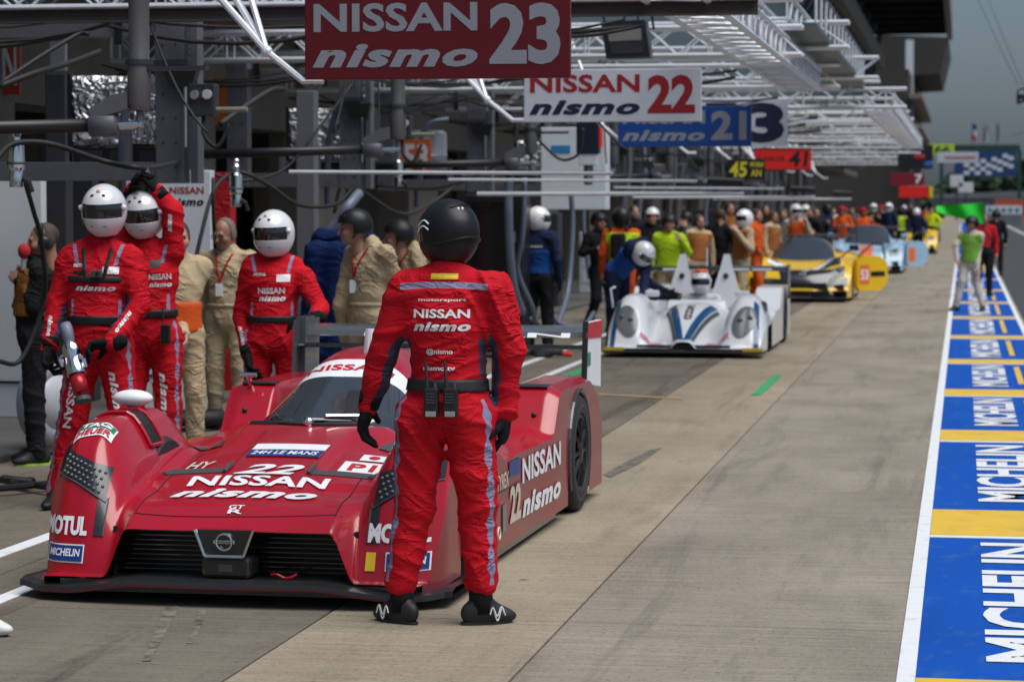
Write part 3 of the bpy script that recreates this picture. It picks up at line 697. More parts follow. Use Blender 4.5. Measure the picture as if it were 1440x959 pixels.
# rear wing
M_wing = mat('dark_wing', (.06, .068, .075), .3, var=.15, coat=.6)
wy = 4.52; wing = []
prof = [(0, .0), (.05, .022), (.16, .03), (.30, .022), (.36, .012), (.30, .0), (.16, -.012), (.05, -.014)]
wg = MB().prism([(wy + a, .99 + b + (a * .12)) for a, b in prof], -.90, .90, 'x').build('rear_wing', M_wing, car)
MB().prism([(wy - .1 + a * .35, .925 + b * .6) for a, b in prof], -.90, .90, 'x').build('lower_flap', M_gloss, wg)
for sx in (-1, 1):
    ep = MB().prism([(wy - .16, .72), (wy + .42, .66), (wy + .44, 1.08), (wy - .1, 1.085)], sx * .905, sx * .925, 'x').build('endplate', M_decal_w if sx > 0 else M_wing, wg)
    if sx > 0:
        MB().prism([(wy - .155, .99), (wy + .43, .97), (wy + .436, 1.075), (wy - .105, 1.08)], .926, .93, 'x').build('endplate_patch', M_decal_r, ep)
        MB().prism([(wy - .15, .82), (wy + .0, .82), (wy + .0, .9), (wy - .14, .9)], .926, .93, 'x').build('endplate_patch', M_decal_g, ep)
        MB().prism([(wy - .19, .70), (wy - .16, .70), (wy - .1, 1.09), (wy - .125, 1.09)], .90, .932, 'x').build('leading_edge', M_decal_k, ep)
for x in (-.3, .3): MB().prism([(wy + .1, .62), (wy + .3, .62), (wy + .25, .98), (wy + .12, .98)], x - .012, x + .012, 'x').build('wing_post', M_carbon, wg)
MB().prism([(wy - .06, .50), (wy + .25, .48), (wy + .2, 1.10), (wy - .02, 1.10)], -.93, -.87, 'x').build('wing_mount', M_wing, wg)
letters('lettering', NISSAN, plane_fn((-.50, wy - .006, .985), (1.3, .0, 0), (0, .03, .028)), M_decal_w, wg)
# lettering and stickers on the body
rc.text(NISSAN, -.335, .335, .445, .57, M_decal_w); rc.text(NISMO, -.355, .33, .255, .405, M_decal_w)
rc.text(('22', .03, .25), -.155, .145, .60, .76, M_decal_w, lean=.02)
rc.text(('GT', .02, 0), -.035, .035, .135, .17, M_decal_w, cuts=(4, 4)); rc.text(('R', .02, 0), -.03, .04, .10, .132, M_decal_w, cuts=(4, 4))
d = rc.patch('race_sticker', lambda u, v: (-.185 + .37 * u, .90 + .22 * v), M_decal_w, 16, 8, .005); rc.patch('sticker_base', lambda u, v: (-.185 + .37 * u, .90 + .115 * v), M_decal_b, 16, 5, .0065, d)
rc.text_fn(('24H LE MANS', .02, .15), lambda u, v: (-.165 + .33 * u, .925 + .06 * v), M_decal_w, .009, (16, 3), d)
rc.text(('HY', .02, .15), -.46, -.335, .80, .93, M_decal_cream)
d = rc.patch('class_sticker', lambda u, v: (.30 + .20 * u, .80 + .17 * v), M_decal_w, 10, 8, .005); rc.text_fn(('P1', .03, 0), lambda u, v: (.34 + .13 * u, .825 + .11 * v), M_decal_r, .008, (6, 4), d)
d = rc.patch('flag_sticker', lambda u, v: (.36 + .13 * u, 1.0 + .10 * v), M_decal_w, 8, 5, .005); rc.patch('flag_disc', lambda u, v: (.425 + .028 * v * math.cos(u * 6.283), 1.05 + .028 * v * math.sin(u * 6.283)), M_decal_r, 14, 2, .0075, d)
for sx, x0 in ((-1, -.86), (1, .68)):
    d = rc.patch('watch_sticker', lambda u, v: (x0 + .18 * u, .37 + .105 * v), M_decal_w, 10, 8, .005); rc.patch('watch_top', lambda u, v: (x0 + .006 + .168 * u, .422 + .048 * v), M_decal_g, 10, 4, .0065, d)
    rc.text_fn(('TAG', .04, .1), lambda u, v: (x0 + .02 + .14 * u, .427 + .037 * v), M_decal_w, .009, (6, 3), d); rc.text_fn(('HEUER', .03, .1), lambda u, v: (x0 + .012 + .156 * u, .378 + .036 * v), M_decal_r, .009, (8, 3), d)
# the steep front corners: lettering set by height, pushed out onto the face
bvh = BVHTree.FromPolygons([v.co[:] for v in rc.body.data.vertices], [tuple(p.vertices) for p in rc.body.data.polygons])
def front(x, z, off=.006):
    h = bvh.ray_cast(Vector((x, -1.0, z)), Vector((0, 1, 0)))
    return (h[0] + Vector((0, -off, off * .2))) if h[0] is not None and h[0].y < .7 else None
def fpatch(name, x0, x1, z0, z1, m, off, parent, n=10):
    vs = [front(x0 + (x1 - x0) * i / n, z0 + (z1 - z0) * j / 4, off) for j in range(5) for i in range(n + 1)]
    fs = [(j * (n + 1) + i, j * (n + 1) + i + 1, (j + 1) * (n + 1) + i + 1, (j + 1) * (n + 1) + i) for j in range(4) for i in range(n)]
    fs = [f for f in fs if all(vs[i] is not None for i in f)]; return mesh_obj(name, [v or (0, 0, 0) for v in vs], fs, m, parent)
for sx in (-1, 1):
    a, b = (-.935, -.70) if sx < 0 else (.625, .90)
    letters('lettering', ('MOTUL', .05, 0), lambda u, v: front(a + (b - a) * u, .285 + .085 * v, .007), M_decal_w, rc.body, (12, 4))
    a, b = (-.90, -.71) if sx < 0 else (.72, .90)
    d0 = fpatch('tyre_sticker_border', a - .006, b + .006, .164, .246, M_decal_w, .004, rc.body); d = fpatch('tyre_sticker', a, b, .17, .24, M_decal_b, .007, rc.body)
    letters('lettering', ('MICHELIN', .03, .1), lambda u, v: front(a + .012 + (b - a - .024) * u, .192 + .034 * v, .010), M_decal_w, d, (12, 3))
d = fpatch('yellow_sticker', .625, .67, .165, .245, M_decal_y, .005, rc.body, 4)
# head lamps: dark sweep on the fender's face with rows of LEDs and a thin tail running down
for sx in (-1, 1):
    def lp(u, v): x = .925 - .29 * u; zt = .68 - .10 * u; zb = .55 - .02 * u - .10 * u * u; return sx * x, zb + (zt - zb) * v
    def lt(u, v): return sx * (.668 - .045 * v + .0 * u), .285 + .165 * u
    def fp2(name, f, m, nu, nv, off, parent):
        vs = [front(*f(i / nu, j / nv), off) for j in range(nv + 1) for i in range(nu + 1)]
        fs = [(j * (nu + 1) + i, j * (nu + 1) + i + 1, (j + 1) * (nu + 1) + i + 1, (j + 1) * (nu + 1) + i) for j in range(nv) for i in range(nu)]
        fs = [q for q in fs if all(vs[i] is not None for i in q)]; return mesh_obj(name, [v if v is not None else (0, 0, 0) for v in vs], fs, m, parent, True)
    hl = fp2('headlight', lp, M_lamp, 30, 12, .006, car); fp2('lamp_tail', lt, M_lamp, 10, 4, .006, hl)
    for row in range(4):
        for c in range(9):
            u = .2 + c * .085 + .04 * (row % 2); v = .17 + row * .21
            p = front(*lp(u, v), .008) if u < .96 else None
            if p is not None: MB().sphere(p, .0085, 8, 5).build('led', M_led, hl)
    edge = [front(*lp(u, 0), .008) for u in np.linspace(0, 1, 16)] + [front(*lt(u, 1), .008) for u in np.linspace(1, 0, 8)]
    MB().tube([e for e in edge if e is not None], .0035, 5).build('lamp_trim', M_mattegrey, hl)
# right flank lettering
SX = .951
def flank(y0, y1, z0, z1): return lambda u, v: Vector((float(red_half(np.array([y0 + (y1 - y0) * u]))[0]) + .006, y0 + (y1 - y0) * u, z0 + (z1 - z0) * v))
letters('lettering', ('22', .04, 0), flank(1.80, 2.10, .17, .36), M_decal_cream, side_r, (4, 1))
letters('lettering', NISSAN, flank(2.14, 3.20, .34, .475), M_decal_w, side_r, (8, 1)); letters('lettering', NISMO, flank(2.14, 3.20, .16, .28), M_decal_w, side_r, (8, 1))
def flank_patch(name, y0, y1, z0, z1, m): 
    f = flank(y0, y1, z0, z1); return mesh_obj(name, [f(i / 6, j) for j in (0, 1) for i in range(7)], [(i, i + 1, i + 8, i + 7) for i in range(6)], m, side_r)
letters('lettering', ('TYREX', .02, 0), flank(1.45, 1.76, .37, .45), M_decal_cream, side_r, (4, 1)); flank_patch('side_sticker', 1.78, 2.08, .41, .49, M_decal_b)
flank_patch('side_sticker', 1.60, 1.70, .15, .29, mat('grey_sticker', (.2, .19, .2), .5)); flank_patch('grille_sticker', 1.42, 2.1, .36, .365, M_decal_k)
MB().torus((float(red_half(np.array([1.5]))[0]) + .006, 1.5, .16), (1, 0, 0), .03, .006, 16, 6).build('round_sticker', M_decal_cream, side_r)

# ------------------------------------------------------------------ white open prototype behind
WC = thing('race_car', (-3.24, 30.4, 0), 'white open race car with blue stripes, a mechanic leaning over it', 'race car')
def w_half(y): return .90 + .05 * sstep(0, .6, np.asarray(y, float))
def w_h(x, y):
    x = np.asarray(x, float); y = np.asarray(y, float); ax = np.abs(x)
    nose = .11 + .06 * sstep(0, .25, y) + .26 * sstep(.3, 1.7, y)
    keel = .16 + .44 * (1 - (1 - np.clip((y + .05) / 1.4, 0, 1)) ** 1.9)
    cen = keel * np.clip(1 - (ax / (.15 + .36 * np.clip(y / 1.5, 0, 1))) ** 3.4, 0, 1) ** .5
    yy = np.maximum(y - .06 * (ax / .9) ** 3, 0)
    bmp = np.clip(1 - (np.abs(ax - .69) / .285) ** 2.4, 0, 1) ** .5; fend = .06 + (.66 * (1 - (1 - np.clip(yy / .85, 0, 1)) ** 2.5) - .26 * sstep(1.15, 1.8, y)) * bmp
    fend = np.where(y < 2.3, fend, 0)
    pod = .48 * sstep(1.5, 1.9, y)
    rear = (.50 + .24 * sstep(2.7, 3.1, y) - .15 * sstep(4.2, 4.6, y)) * sstep(.55, .62, ax) * sstep(2.5, 2.7, y)
    deck = (.62 + .10 * sstep(2.3, 2.8, y) - .25 * sstep(3.0, 4.5, y)) * (1 - sstep(.34, .5, ax)) * sstep(1.3, 1.6, y)
    z = smax(nose, cen, .04); z = smax(z, fend, .05); z = smax(z, pod, .03); z = smax(z, rear, .03); z = smax(z, deck, .05)
    ck = sstep(1.75, 1.85, y) * (1 - sstep(2.45, 2.55, y)) * (1 - sstep(.36, .42, ax))
    return z - .30 * ck
wc = Car(WC, w_h, w_half, 4.6, M_wpaint, .018, .02)
for sx in (-1, 1):
    wc.side(sx, .07, [(.95, .33, .37), (3.7, .35, .39)], M_wpaint)
    wheel(WC, sx * .79, .95, .32, .24, sx, tyre_band=mat('blue_white_ring', (.3, .5, .7), .5)); wheel(WC, sx * .80, 3.7, .35, .32, sx)
    for wy2 in (.95, 3.7): MB().box((sx * .62 - .02, wy2 - .4, .1), (sx * .62 + .02, wy2 + .4, .6)).build('wheel_well', M_black, WC)
    hl = wc.patch('headlight', lambda u, v: (sx * (.70 + .14 * v * math.cos(u * 6.283)), .28 + .15 * v * math.sin(u * 6.283) + .06 * math.cos(u * 6.283)), M_greylamp, 28, 6, .012, WC)
    for dx_, dy_ in ((-.05, .26), (.06, .30)): MB().sphere(wc.at(sx * (.70 + dx_), dy_, .014), (.035, .02, .035), 10, 8).build('lens', M_led, hl)
    wc.patch('stripe', lambda u, v: (sx * (.885 - .06 * v - .04 * u), .04 + .55 * u), M_tealpaint, 16, 3, .008, WC)
    wc.patch('stripe', lambda u, v: (sx * (.0 + .08 * v + .21 * u), .03 + 1.15 * u + .02 * v), M_tealpaint, 20, 3, .01, WC)
    wc.patch('grey_stripe', lambda u, v: (sx * (.085 + .03 * v + .21 * u), .05 + 1.1 * u), M_mattegrey, 20, 3, .008, WC)
    wc.text_fn(('motorsport', .02, 0), lambda u, v: (sx * .4 - .13 + .26 * u, .10 + .08 * v), M_decal_r, .012, (8, 2), wc.body)
    MB().box((sx * .82 - .12, -.02, .05), (sx * .82 + .12, .05, .12)).build('corner_sticker', M_decal_y, WC)
    # twin fins behind the cockpit
    fx = [(2.36, .50, .24), (2.45, .75, .15), (2.54, 1.0, .075), (2.60, 1.17, .04)]; bx = [(3.9, .50, .16), (3.3, .75, .09), (2.9, 1.0, .05), (2.74, 1.17, .03)]
    vs = [(sx * .28 + q * w_, y_, z_) for (y_, z_, w_) in fx for q in (-1, 1)] + [(sx * .28 + q * w_, y_, z_) for (y_, z_, w_) in bx for q in (-1, 1)]; fs_ = []
    for k in range(3): a_ = 2 * k; fs_ += [(a_, a_ + 1, a_ + 3, a_ + 2), (a_ + 8, a_ + 10, a_ + 11, a_ + 9), (a_, a_ + 2, a_ + 10, a_ + 8), (a_ + 1, a_ + 9, a_ + 11, a_ + 3)]
    mesh_obj('roll_fin', vs, fs_ + [(6, 7, 15, 14)], M_wpaint, WC)
    MB().sphere((sx * .28, 2.49, .90), .035, 10, 8).build('fin_eye', M_black, WC)
    MB().box((sx * .56 - .09, 1.62, .66), (sx * .56 + .09, 1.68, .74), ch=.02).build('mirror', M_wpaint, WC)
MB().box((-.95, -.10, .06), (.95, .5, .085), ch=.01).build('splitter', M_carbon, WC); MB().box((-.55, .03, .09), (.55, .05, .15)).build('front_slot', M_black, WC)
for i, (ch, a) in enumerate((('Y', .35), ('A', .5), ('C', .65), ('C', .8), ('O', .95))): pass
wc.text_fn(('YACCO', .03, 0), lambda u, v: (.05 - .1 * v, 1.05 - .55 * u), M_decal_k, .012, (10, 3), wc.body)
MB().box((-.40, 1.8, .30), (.40, 2.5, .36)).build('cockpit_floor', M_black, WC)
MB().tube([(-.34, 2.6, .6), (-.3, 2.6, 1.0), (.3, 2.6, 1.0), (.34, 2.6, .6)], .03, 8).build('roll_hoop', M_carbon, WC)
wwg = MB().prism([(4.3 + a, .92 + b + a * .12) for a, b in prof], -.93, .93, 'x').build('rear_wing', M_gloss, WC)
for x in (-.6, -.3, .3, .6): MB().box((x - .13, 4.29, .925), (x + .13, 4.3, .95)).build('wing_print', M_decal_w, wwg)
for sx in (-1, 1): MB().prism([(4.15, .55), (4.7, .55), (4.72, 1.0), (4.25, 1.0)], sx * .93, sx * .95, 'x').build('endplate', M_carbon, wwg)
MB().tube([(.0, 2.9, .7), (0, 2.9, 1.25)], .012, 6).build('antenna', M_decal_w, WC)
MB().tube([(-.95, .9, .55), (-.98, .9, .78), (-.93, .95, .8)], .012, 6).build('marker_post', M_decal_w, WC)
# ------------------------------------------------------------------ GT cars further down
def gt_car(name, loc, label, body, accent, accent2, low=False, door=True, doormat=None, number=None):
    root = thing(name, loc, label, 'race car')
    def half(y): return .90 + .07 * sstep(0, .5, np.asarray(y, float))
    H = 1.18 if low else 1.27
    def h(x, y):
        x = np.asarray(x, float); y = np.asarray(y, float); ax = np.abs(x)
        yy = np.maximum(y - .22 * (ax / .95) ** 3, 0)
        hood = .22 + .40 * (1 - (1 - np.clip(yy / .5, 0, 1)) ** 2.6) + .16 * sstep(.4, 1.5, y) - .05 * (1 - sstep(.3, .6, ax)) * sstep(.2, .6, y)
        f = .10 * np.exp(-((ax - .72) / .16) ** 2) * np.exp(-((y - .9) / .45) ** 2)
        w = .66 - .16 * sstep(1.4, 2.4, y)
        roof = .70 + (H - .70) * sstep(1.25, 2.25, y) - (H - .85) * sstep(2.7, 4.3, y)
        lat = np.clip(1 - (ax / (w * 1.22)) ** 3.2, 0, 1) ** .5
        can = np.where(y > 1.1, .6 + (roof - .6) * lat, 0)
        rr = .86 * sstep(1.4, 2.8, y) * (1 - .06 * sstep(.8, .95, ax))
        return smax(smax(hood + f, can, .03), np.where(y > 1.3, rr - .1 * (1 - sstep(2.3, 2.9, y)), 0), .03)
    c = Car(root, h, half, 4.5, body, .028, .03)
    for sx in (-1, 1):
        c.side(sx, .09, [(.9, .34, .38), (3.6, .34, .38)], body)
        wheel(root, sx * .82, .9, .34, .28, sx, spokes=8); wheel(root, sx * .82, 3.6, .34, .28, sx, spokes=8)
        for wy2 in (.9, 3.6): MB().box((sx * .66 - .02, wy2 - .4, .1), (sx * .66 + .02, wy2 + .4, .6)).build('wheel_well', M_black, root)
        hl = c.patch('headlight', lambda u, v: (sx * (.60 + .24 * u), .20 + .10 * u + (.16 + .08 * u) * v), M_greylamp, 10, 6, .01, root); MB().sphere(c.at(sx * .74, .36, .012), .05, 10, 8).build('lens', M_led, hl)
        MB().tube([c.at(sx * .72, 1.45, .0), (sx * .92, 1.42, .98)], .015, 6).build('mirror_arm', M_black, root); MB().box((sx * .97 - .09, 1.36, .93), (sx * .97 + .09, 1.46, 1.04), ch=.025).build('mirror', accent, root)
        c.patch('hood_stripe', lambda u, v: (sx * (.16 + .16 * v + .30 * u), .12 + 1.1 * u), accent, 14, 4, .008, root)
    c.patch('windscreen', lambda u, v: ((2 * u - 1) * (.62 - .13 * v), 1.42 + .12 * ((2 * u - 1)) ** 2 + .70 * v), M_screen, 24, 12, .008, root)
    c.patch('roof_band', lambda u, v: ((2 * u - 1) * .47, 2.13 + (.75 if not low else .12) * v + .08 * (2 * u - 1) ** 2), accent2, 20, 8, .01, root)
    MB().box((-.9, -.12, .07), (.9, .3, .10), ch=.01).build('splitter', M_carbon, root)
    MB().prism([(-.6, .14), (.6, .14), (.52, .36), (-.52, .36)], .02, .05, 'y').build('grille', M_black, root)
    for sx in (-1, 1): MB().prism([(sx * .64, .16), (sx * .86, .18), (sx * .84, .34), (sx * .66, .32)], .10, .13, 'y').build('intake', M_black, root)
    w2 = MB().prism([(4.3 + a, 1.18 + b) for a, b in prof], -.92, .92, 'x').build('rear_wing', M_gloss, root)
    for sx in (-1, 1): MB().box((sx * .93 - .012, 4.2, 1.02), (sx * .93 + .012, 4.7, 1.27)).build('endplate', M_carbon, w2); MB().box((sx * .4 - .02, 4.4, .8), (sx * .4 + .02, 4.55, 1.18)).build('wing_post', M_carbon, w2)
    if door:
        # door swung open on the right, hinged behind the front wheel
        hp = Vector((.97, 1.35, 0)); a = R(38); ex = Vector((math.sin(a), math.cos(a), 0)); ny = Vector((math.cos(a), -math.sin(a), 0))
        out = [(0, .26), (.08, .18), (.66, .17), (.80, .24), (.88, .38), (.89, .58), (.83, .74), (.62, .83), (.1, .84), (0, .76)]
        vs = [hp + ex * u + Vector((0, 0, z)) + ny * t * (1 + .0 * u) for t in (0, .09) for u, z in out]; n = len(out)
        dr = mesh_obj('door', vs, [tuple(range(n)), tuple(range(2 * n - 1, n - 1, -1))] + [(i, n + i, n + (i + 1) % n, (i + 1) % n) for i in range(n)], doormat or body, root)
        P = lambda u, z: hp + ex * u + ny * .094 + Vector((0, 0, z))
        mesh_obj('door_number_panel', [P(.06, .3), P(.34, .3), P(.34, .66), P(.06, .66)], [(0, 1, 2, 3)], M_orpaint, dr)
        if number: letters('lettering', number, lambda u, v: P(.09 + .22 * u, .38 + .2 * v) + ny * .004, M_decal_w, dr)
        mesh_obj('door_stripe', [P(.38, .44), P(.8, .44), P(.8, .54), P(.38, .54)], [(0, 1, 2, 3)], accent, dr)
        MB().tube([P(.05, .84), P(.4, 1.06), P(.72, 1.04), P(.8, .78)], .02, 6).build('window_frame', M_black, dr)
    return c
yc = gt_car('race_car', (-3.0, 48.0, 0), 'yellow and black sports car with its door open, behind the white race car', M_ypaint, M_gloss, M_decal_k, True, True, M_ypaint, ('53', .03, 0))
yc.patch('flank_panel', lambda u, v: (.45 + .3 * u, .55 + .75 * v), M_gloss, 8, 8, .009, yc.root); yc.patch('white_slash', lambda u, v: (.02 + .12 * v + .5 * u, .2 + 1.0 * u), M_decal_w, 12, 3, .011, yc.root)
yc.patch('hood_black', lambda u, v: (-.15 + .9 * u, .10 + .22 * v + .05 * u), M_gloss, 14, 6, .010, yc.root); yc.patch('lower_black', lambda u, v: (-.9 + 1.8 * u, .03 + .09 * v + .22 * abs(2 * u - 1) ** 3 * .9), M_gloss, 24, 5, .012, yc.root)
yc.patch('number_patch', lambda u, v: (-.62 + .3 * u, .75 + .3 * v), M_decal_w, 8, 6, .011, yc.root)
gt_car('race_car', (-2.5, 68, 0), 'pale blue sports car with orange roof and its door open, beyond the yellow one', M_bpaint, M_bpaint, M_orpaint, False, True, M_bpaint).patch('orange_stripe', lambda u, v: (-.17 + .34 * u, .06 + 1.25 * v), M_orpaint, 6, 16, .012)
gt_car('race_car', (-1.9, 96, 0), 'far yellow and green sports car, last in the row of cars', M_ypaint, mat('lime_paint', (.25, .5, .03), .4, coat=.5), M_decal_k, False, False)

# ================================================================== PEOPLE (bodies grown as one smooth surface from a posed skeleton)
def surface_nets(F, o, h):
    """iso-surface of the field F (negative inside), grid origin o, spacing h -> verts, quads"""
    S = F < 0; nx, ny, nz = F.shape
    c = np.zeros((nx - 1, ny - 1, nz - 1), np.int8)
    for i in (0, 1):
        for j in (0, 1):
            for k in (0, 1): c += S[i:nx - 1 + i, j:ny - 1 + j, k:nz - 1 + k]
    act = (c > 0) & (c < 8); ids = np.full(act.shape, -1, np.int64); A = np.argwhere(act); ids[act] = np.arange(len(A))
    pos = np.zeros((len(A), 3)); cnt = np.zeros(len(A)); corners = [(i, j, k) for i in (0, 1) for j in (0, 1) for k in (0, 1)]
    for a in corners:
        for ax in range(3):
            if a[ax]: continue
            b = list(a); b[ax] = 1
            fa = F[A[:, 0] + a[0], A[:, 1] + a[1], A[:, 2] + a[2]]; fb = F[A[:, 0] + b[0], A[:, 1] + b[1], A[:, 2] + b[2]]
            m = (fa < 0) != (fb < 0); t = np.where(m, fa / np.where(m, fa - fb, 1), 0)
            p = np.zeros((len(A), 3)); p += np.array(a); p[:, ax] += t; pos[m] += p[m]; cnt[m] += 1
    V = (A + pos / cnt[:, None]) * h + o; Q = []
    for ax in range(3):
        sl0 = [slice(1, n - 1) for n in F.shape]; sl1 = list(sl0); sl0[ax] = slice(0, F.shape[ax] - 1); sl1[ax] = slice(1, F.shape[ax])
        s0, s1 = S[tuple(sl0)], S[tuple(sl1)]; E = np.argwhere(s0 != s1); off = np.ones(3, int); off[ax] = 0; E = E + off
        u, w = [q for q in range(3) if q != ax]; eu = np.zeros(3, int); ew = np.zeros(3, int); eu[u] = 1; ew[w] = 1
        g = lambda d: ids[tuple((E - d).T)]
        q = np.stack([g(eu * 0), g(eu), g(eu + ew), g(ew)], 1); ins = S[tuple(E.T)]
        flip = ins if ax != 1 else ~ins
        q[flip] = q[flip][:, ::-1]; Q.append(q)
    Q = np.concatenate(Q); return V, Q[:, ::-1][(Q >= 0).all(1)]

class Field:
    def __init__(s): s.p = []
    def cone(s, a, b, ra, rb, k=.03):
        a, b = np.array(a, float), np.array(b, float); ba = b - a; L = max(ba @ ba, 1e-9); r = max(ra, rb)
        def f(P):
            t = np.clip(((P - a) @ ba) / L, 0, 1); return np.linalg.norm(P - a - t[..., None] * ba, axis=-1) - (ra + (rb - ra) * t)
        s.p.append((f, np.minimum(a, b) - r, np.maximum(a, b) + r, k)); return s
    def ell(s, c, rad, B=np.eye(3), k=.04, sub=False):
        c = np.array(c, float); rad = np.array(rad, float); B = np.array(B, float); e = np.abs(B.T) @ rad if False else np.abs(B).T @ rad
        def f(P):
            q = (P - c) @ B.T; k0 = np.linalg.norm(q / rad, axis=-1); k1 = np.linalg.norm(q / rad ** 2, axis=-1) + 1e-9; return k0 * (k0 - 1) / k1
        s.p.append((f, c - e, c + e, -k if sub else k)); return s
    def fn(s, f, lo, hi, k=.0): s.p.append((f, np.array(lo, float), np.array(hi, float), k)); return s
    def grid(s, h, pad=.03):
        pos = [q for q in s.p if q[3] >= 0]; lo = np.min([q[1] for q in pos], 0) - pad; hi = np.max([q[2] for q in pos], 0) + pad
        n = np.ceil((hi - lo) / h).astype(int) + 1; ax = [lo[i] + h * np.arange(n[i]) for i in range(3)]
        F = np.full(n, .5, np.float64)
        for f, a, b, k in s.p:
            kk = abs(k); i0 = np.maximum(((a - kk - 3 * h - lo) / h).astype(int), 0); i1 = np.minimum(((b + kk + 3 * h - lo) / h).astype(int) + 2, n)
            if (i1 <= i0).any(): continue
            sl = tuple(slice(i0[d], i1[d]) for d in range(3)); P = np.stack(np.meshgrid(*[ax[d][sl[d]] for d in range(3)], indexing='ij'), -1)
            d = f(P); o = F[sl]
            if k < 0: d = -d; q = np.clip(.5 - .5 * (d - o) / kk, 0, 1); F[sl] = d * (1 - q) + o * q + kk * q * (1 - q) if False else np.maximum(o, d)
            elif kk == 0: F[sl] = np.minimum(o, d)
            else: q = np.clip(.5 + .5 * (o - d) / kk, 0, 1); F[sl] = o * (1 - q) + d * q - kk * q * (1 - q)
        return F, lo, ax
    def mesh(s, name, h, mats, parent, disp=None, clip=None, midx=None, smooth_it=1):
        F, lo, ax = s.grid(h)
        if disp is not None or clip is not None:
            P = np.stack(np.meshgrid(*ax, indexing='ij'), -1); near = np.abs(F) < .05
            if disp is not None: F[near] += disp(P[near])
            if clip is not None: F = np.maximum(F, clip(P))
        V, Q = surface_nets(F, lo, h); me = bpy.data.meshes.new(name)
        me.vertices.add(len(V)); me.vertices.foreach_set('co', V.astype(np.float32).ravel())
        me.loops.add(Q.size); me.loops.foreach_set('vertex_index', Q.astype(np.int32).ravel())
        me.polygons.add(len(Q)); me.polygons.foreach_set('loop_start', np.arange(0, Q.size, 4, dtype=np.int32)); me.polygons.foreach_set('use_smooth', np.ones(len(Q), bool))
        for m in (mats if isinstance(mats, (list, tuple)) else [mats]): me.materials.append(m)
        if midx is not None: me.polygons.foreach_set('material_index', midx(V[Q].mean(1)).astype(np.int32))
        me.update(); me.validate(); o = link(bpy.data.objects.new(name, me), parent); o['_n'] = 1; del o['_n']
        o_V[o.name] = V; return o
o_V = {}
def attr(o, name, vals):
    a = o.data.attributes.new(name, 'FLOAT', 'POINT'); a.data.foreach_set('value', np.asarray(vals, np.float32))

def N(v): v = np.asarray(v, float); return v / (np.linalg.norm(v) + 1e-9)
def seg_coords(P, a, b, outdir):
    """along (0..1), distance, angle from the outward side"""
    a, b = np.array(a, float), np.array(b, float); ba = b - a; t = ((P - a) @ ba) / (ba @ ba); tc = np.clip(t, 0, 1); d = P - a - tc[:, None] * ba
    n = N(ba); o = N(np.array(outdir, float) - n * (np.array(outdir, float) @ n)); w = np.cross(n, o)
    return t, np.linalg.norm(d, axis=1), np.arctan2(d @ w, d @ o)

SKIN = mat('skin', (.42, .21, .14), .5, var=.12, scale=25); SKIN2 = mat('skin_tanned', (.30, .145, .095), .5, var=.12, scale=25)
CLOTH = {}
def cloth(name, c, bumpy=1.0): return cloth_mat('cloth_' + name, c, bumpy)
C_red = suit_mat('red_race_suit', (.55, .006, .016), (.24, .23, .36), (.055, .05, .085))
C_beige = cloth('beige', (.47, .36, .225)); C_black = cloth('black', (.012, .012, .014)); C_glove = cloth('glove', (.008, .008, .009), .4)
C_navy = cloth('navy', (.012, .02, .055)); C_blue = cloth('royal_blue', (.012, .06, .25)); C_orange = cloth('orange', (.62, .09, .015)); C_hivis = cloth('hivis_yellow', (.5, .72, .02))
C_lime = cloth('lime', (.2, .42, .06)); C_cream = cloth('cream', (.55, .5, .42)); C_rust = cloth('rust', (.30, .11, .035)); C_bib = cloth('brown_bib', (.22, .085, .02)); C_grey = cloth('grey', (.12, .12, .13)); C_white = cloth('white', (.65, .65, .66)); C_redp = cloth('plain_red', (.4, .015, .02))
M_helm_w = mat('white_helmet', (.72, .71, .73), .22, coat=.8, var=.04); M_helm_k = mat('black_helmet', (.009, .009, .01), .42, var=.2, spec=.35); M_visor = mat('dark_visor', (.012, .011, .012), .08, coat=1.0)
M_hair_g = mat('grey_hair', (.16, .13, .11), .7, var=.4, scale=60, bump=.5, bscale=120); M_hair_b = mat('brown_hair', (.05, .03, .018), .7, var=.4, scale=60)
M_shoe = mat('black_shoe', (.01, .01, .011), .55, var=.2); M_belt = mat('black_webbing', (.008, .008, .009), .6)
M_eye = mat('dark_eye', (.02, .015, .012), .3); M_lips = mat('lips', (.28, .09, .07), .5)

def wrinkles(seed, amp):
    r = np.random.RandomState(seed); ph = r.uniform(0, 6.28, 12)
    def f(P):
        x, y, z = P[:, 0], P[:, 1], P[:, 2]
        w = 2.6 * np.sin(5 * x + 3 * z + ph[0]) + 2.2 * np.sin(5 * y + 4 * z + ph[1]) + 1.6 * np.sin(9 * x - 6 * z + ph[2])
        a = np.sin(27 * z + 19 * x + 12 * y + w + ph[3]); b = np.sin(34 * z - 24 * x + 14 * y - 1.4 * w + ph[4]); c = np.sin(15 * z + 20 * x - 14 * y + w * .8 + ph[5])
        m = np.clip(.5 + .75 * np.sin(7 * z + 6 * x + ph[6]) * np.sin(5 * z - 8 * x + 6 * y + ph[7]), 0, 1)
        fa = np.exp(-(a / .38) ** 2); fb = np.exp(-(b / .34) ** 2)              # narrow ridges, broad flats
        return -amp * (1.9 * fa * m + 1.7 * fb * (1 - m) * .8 + .8 * c - .5)
    return f

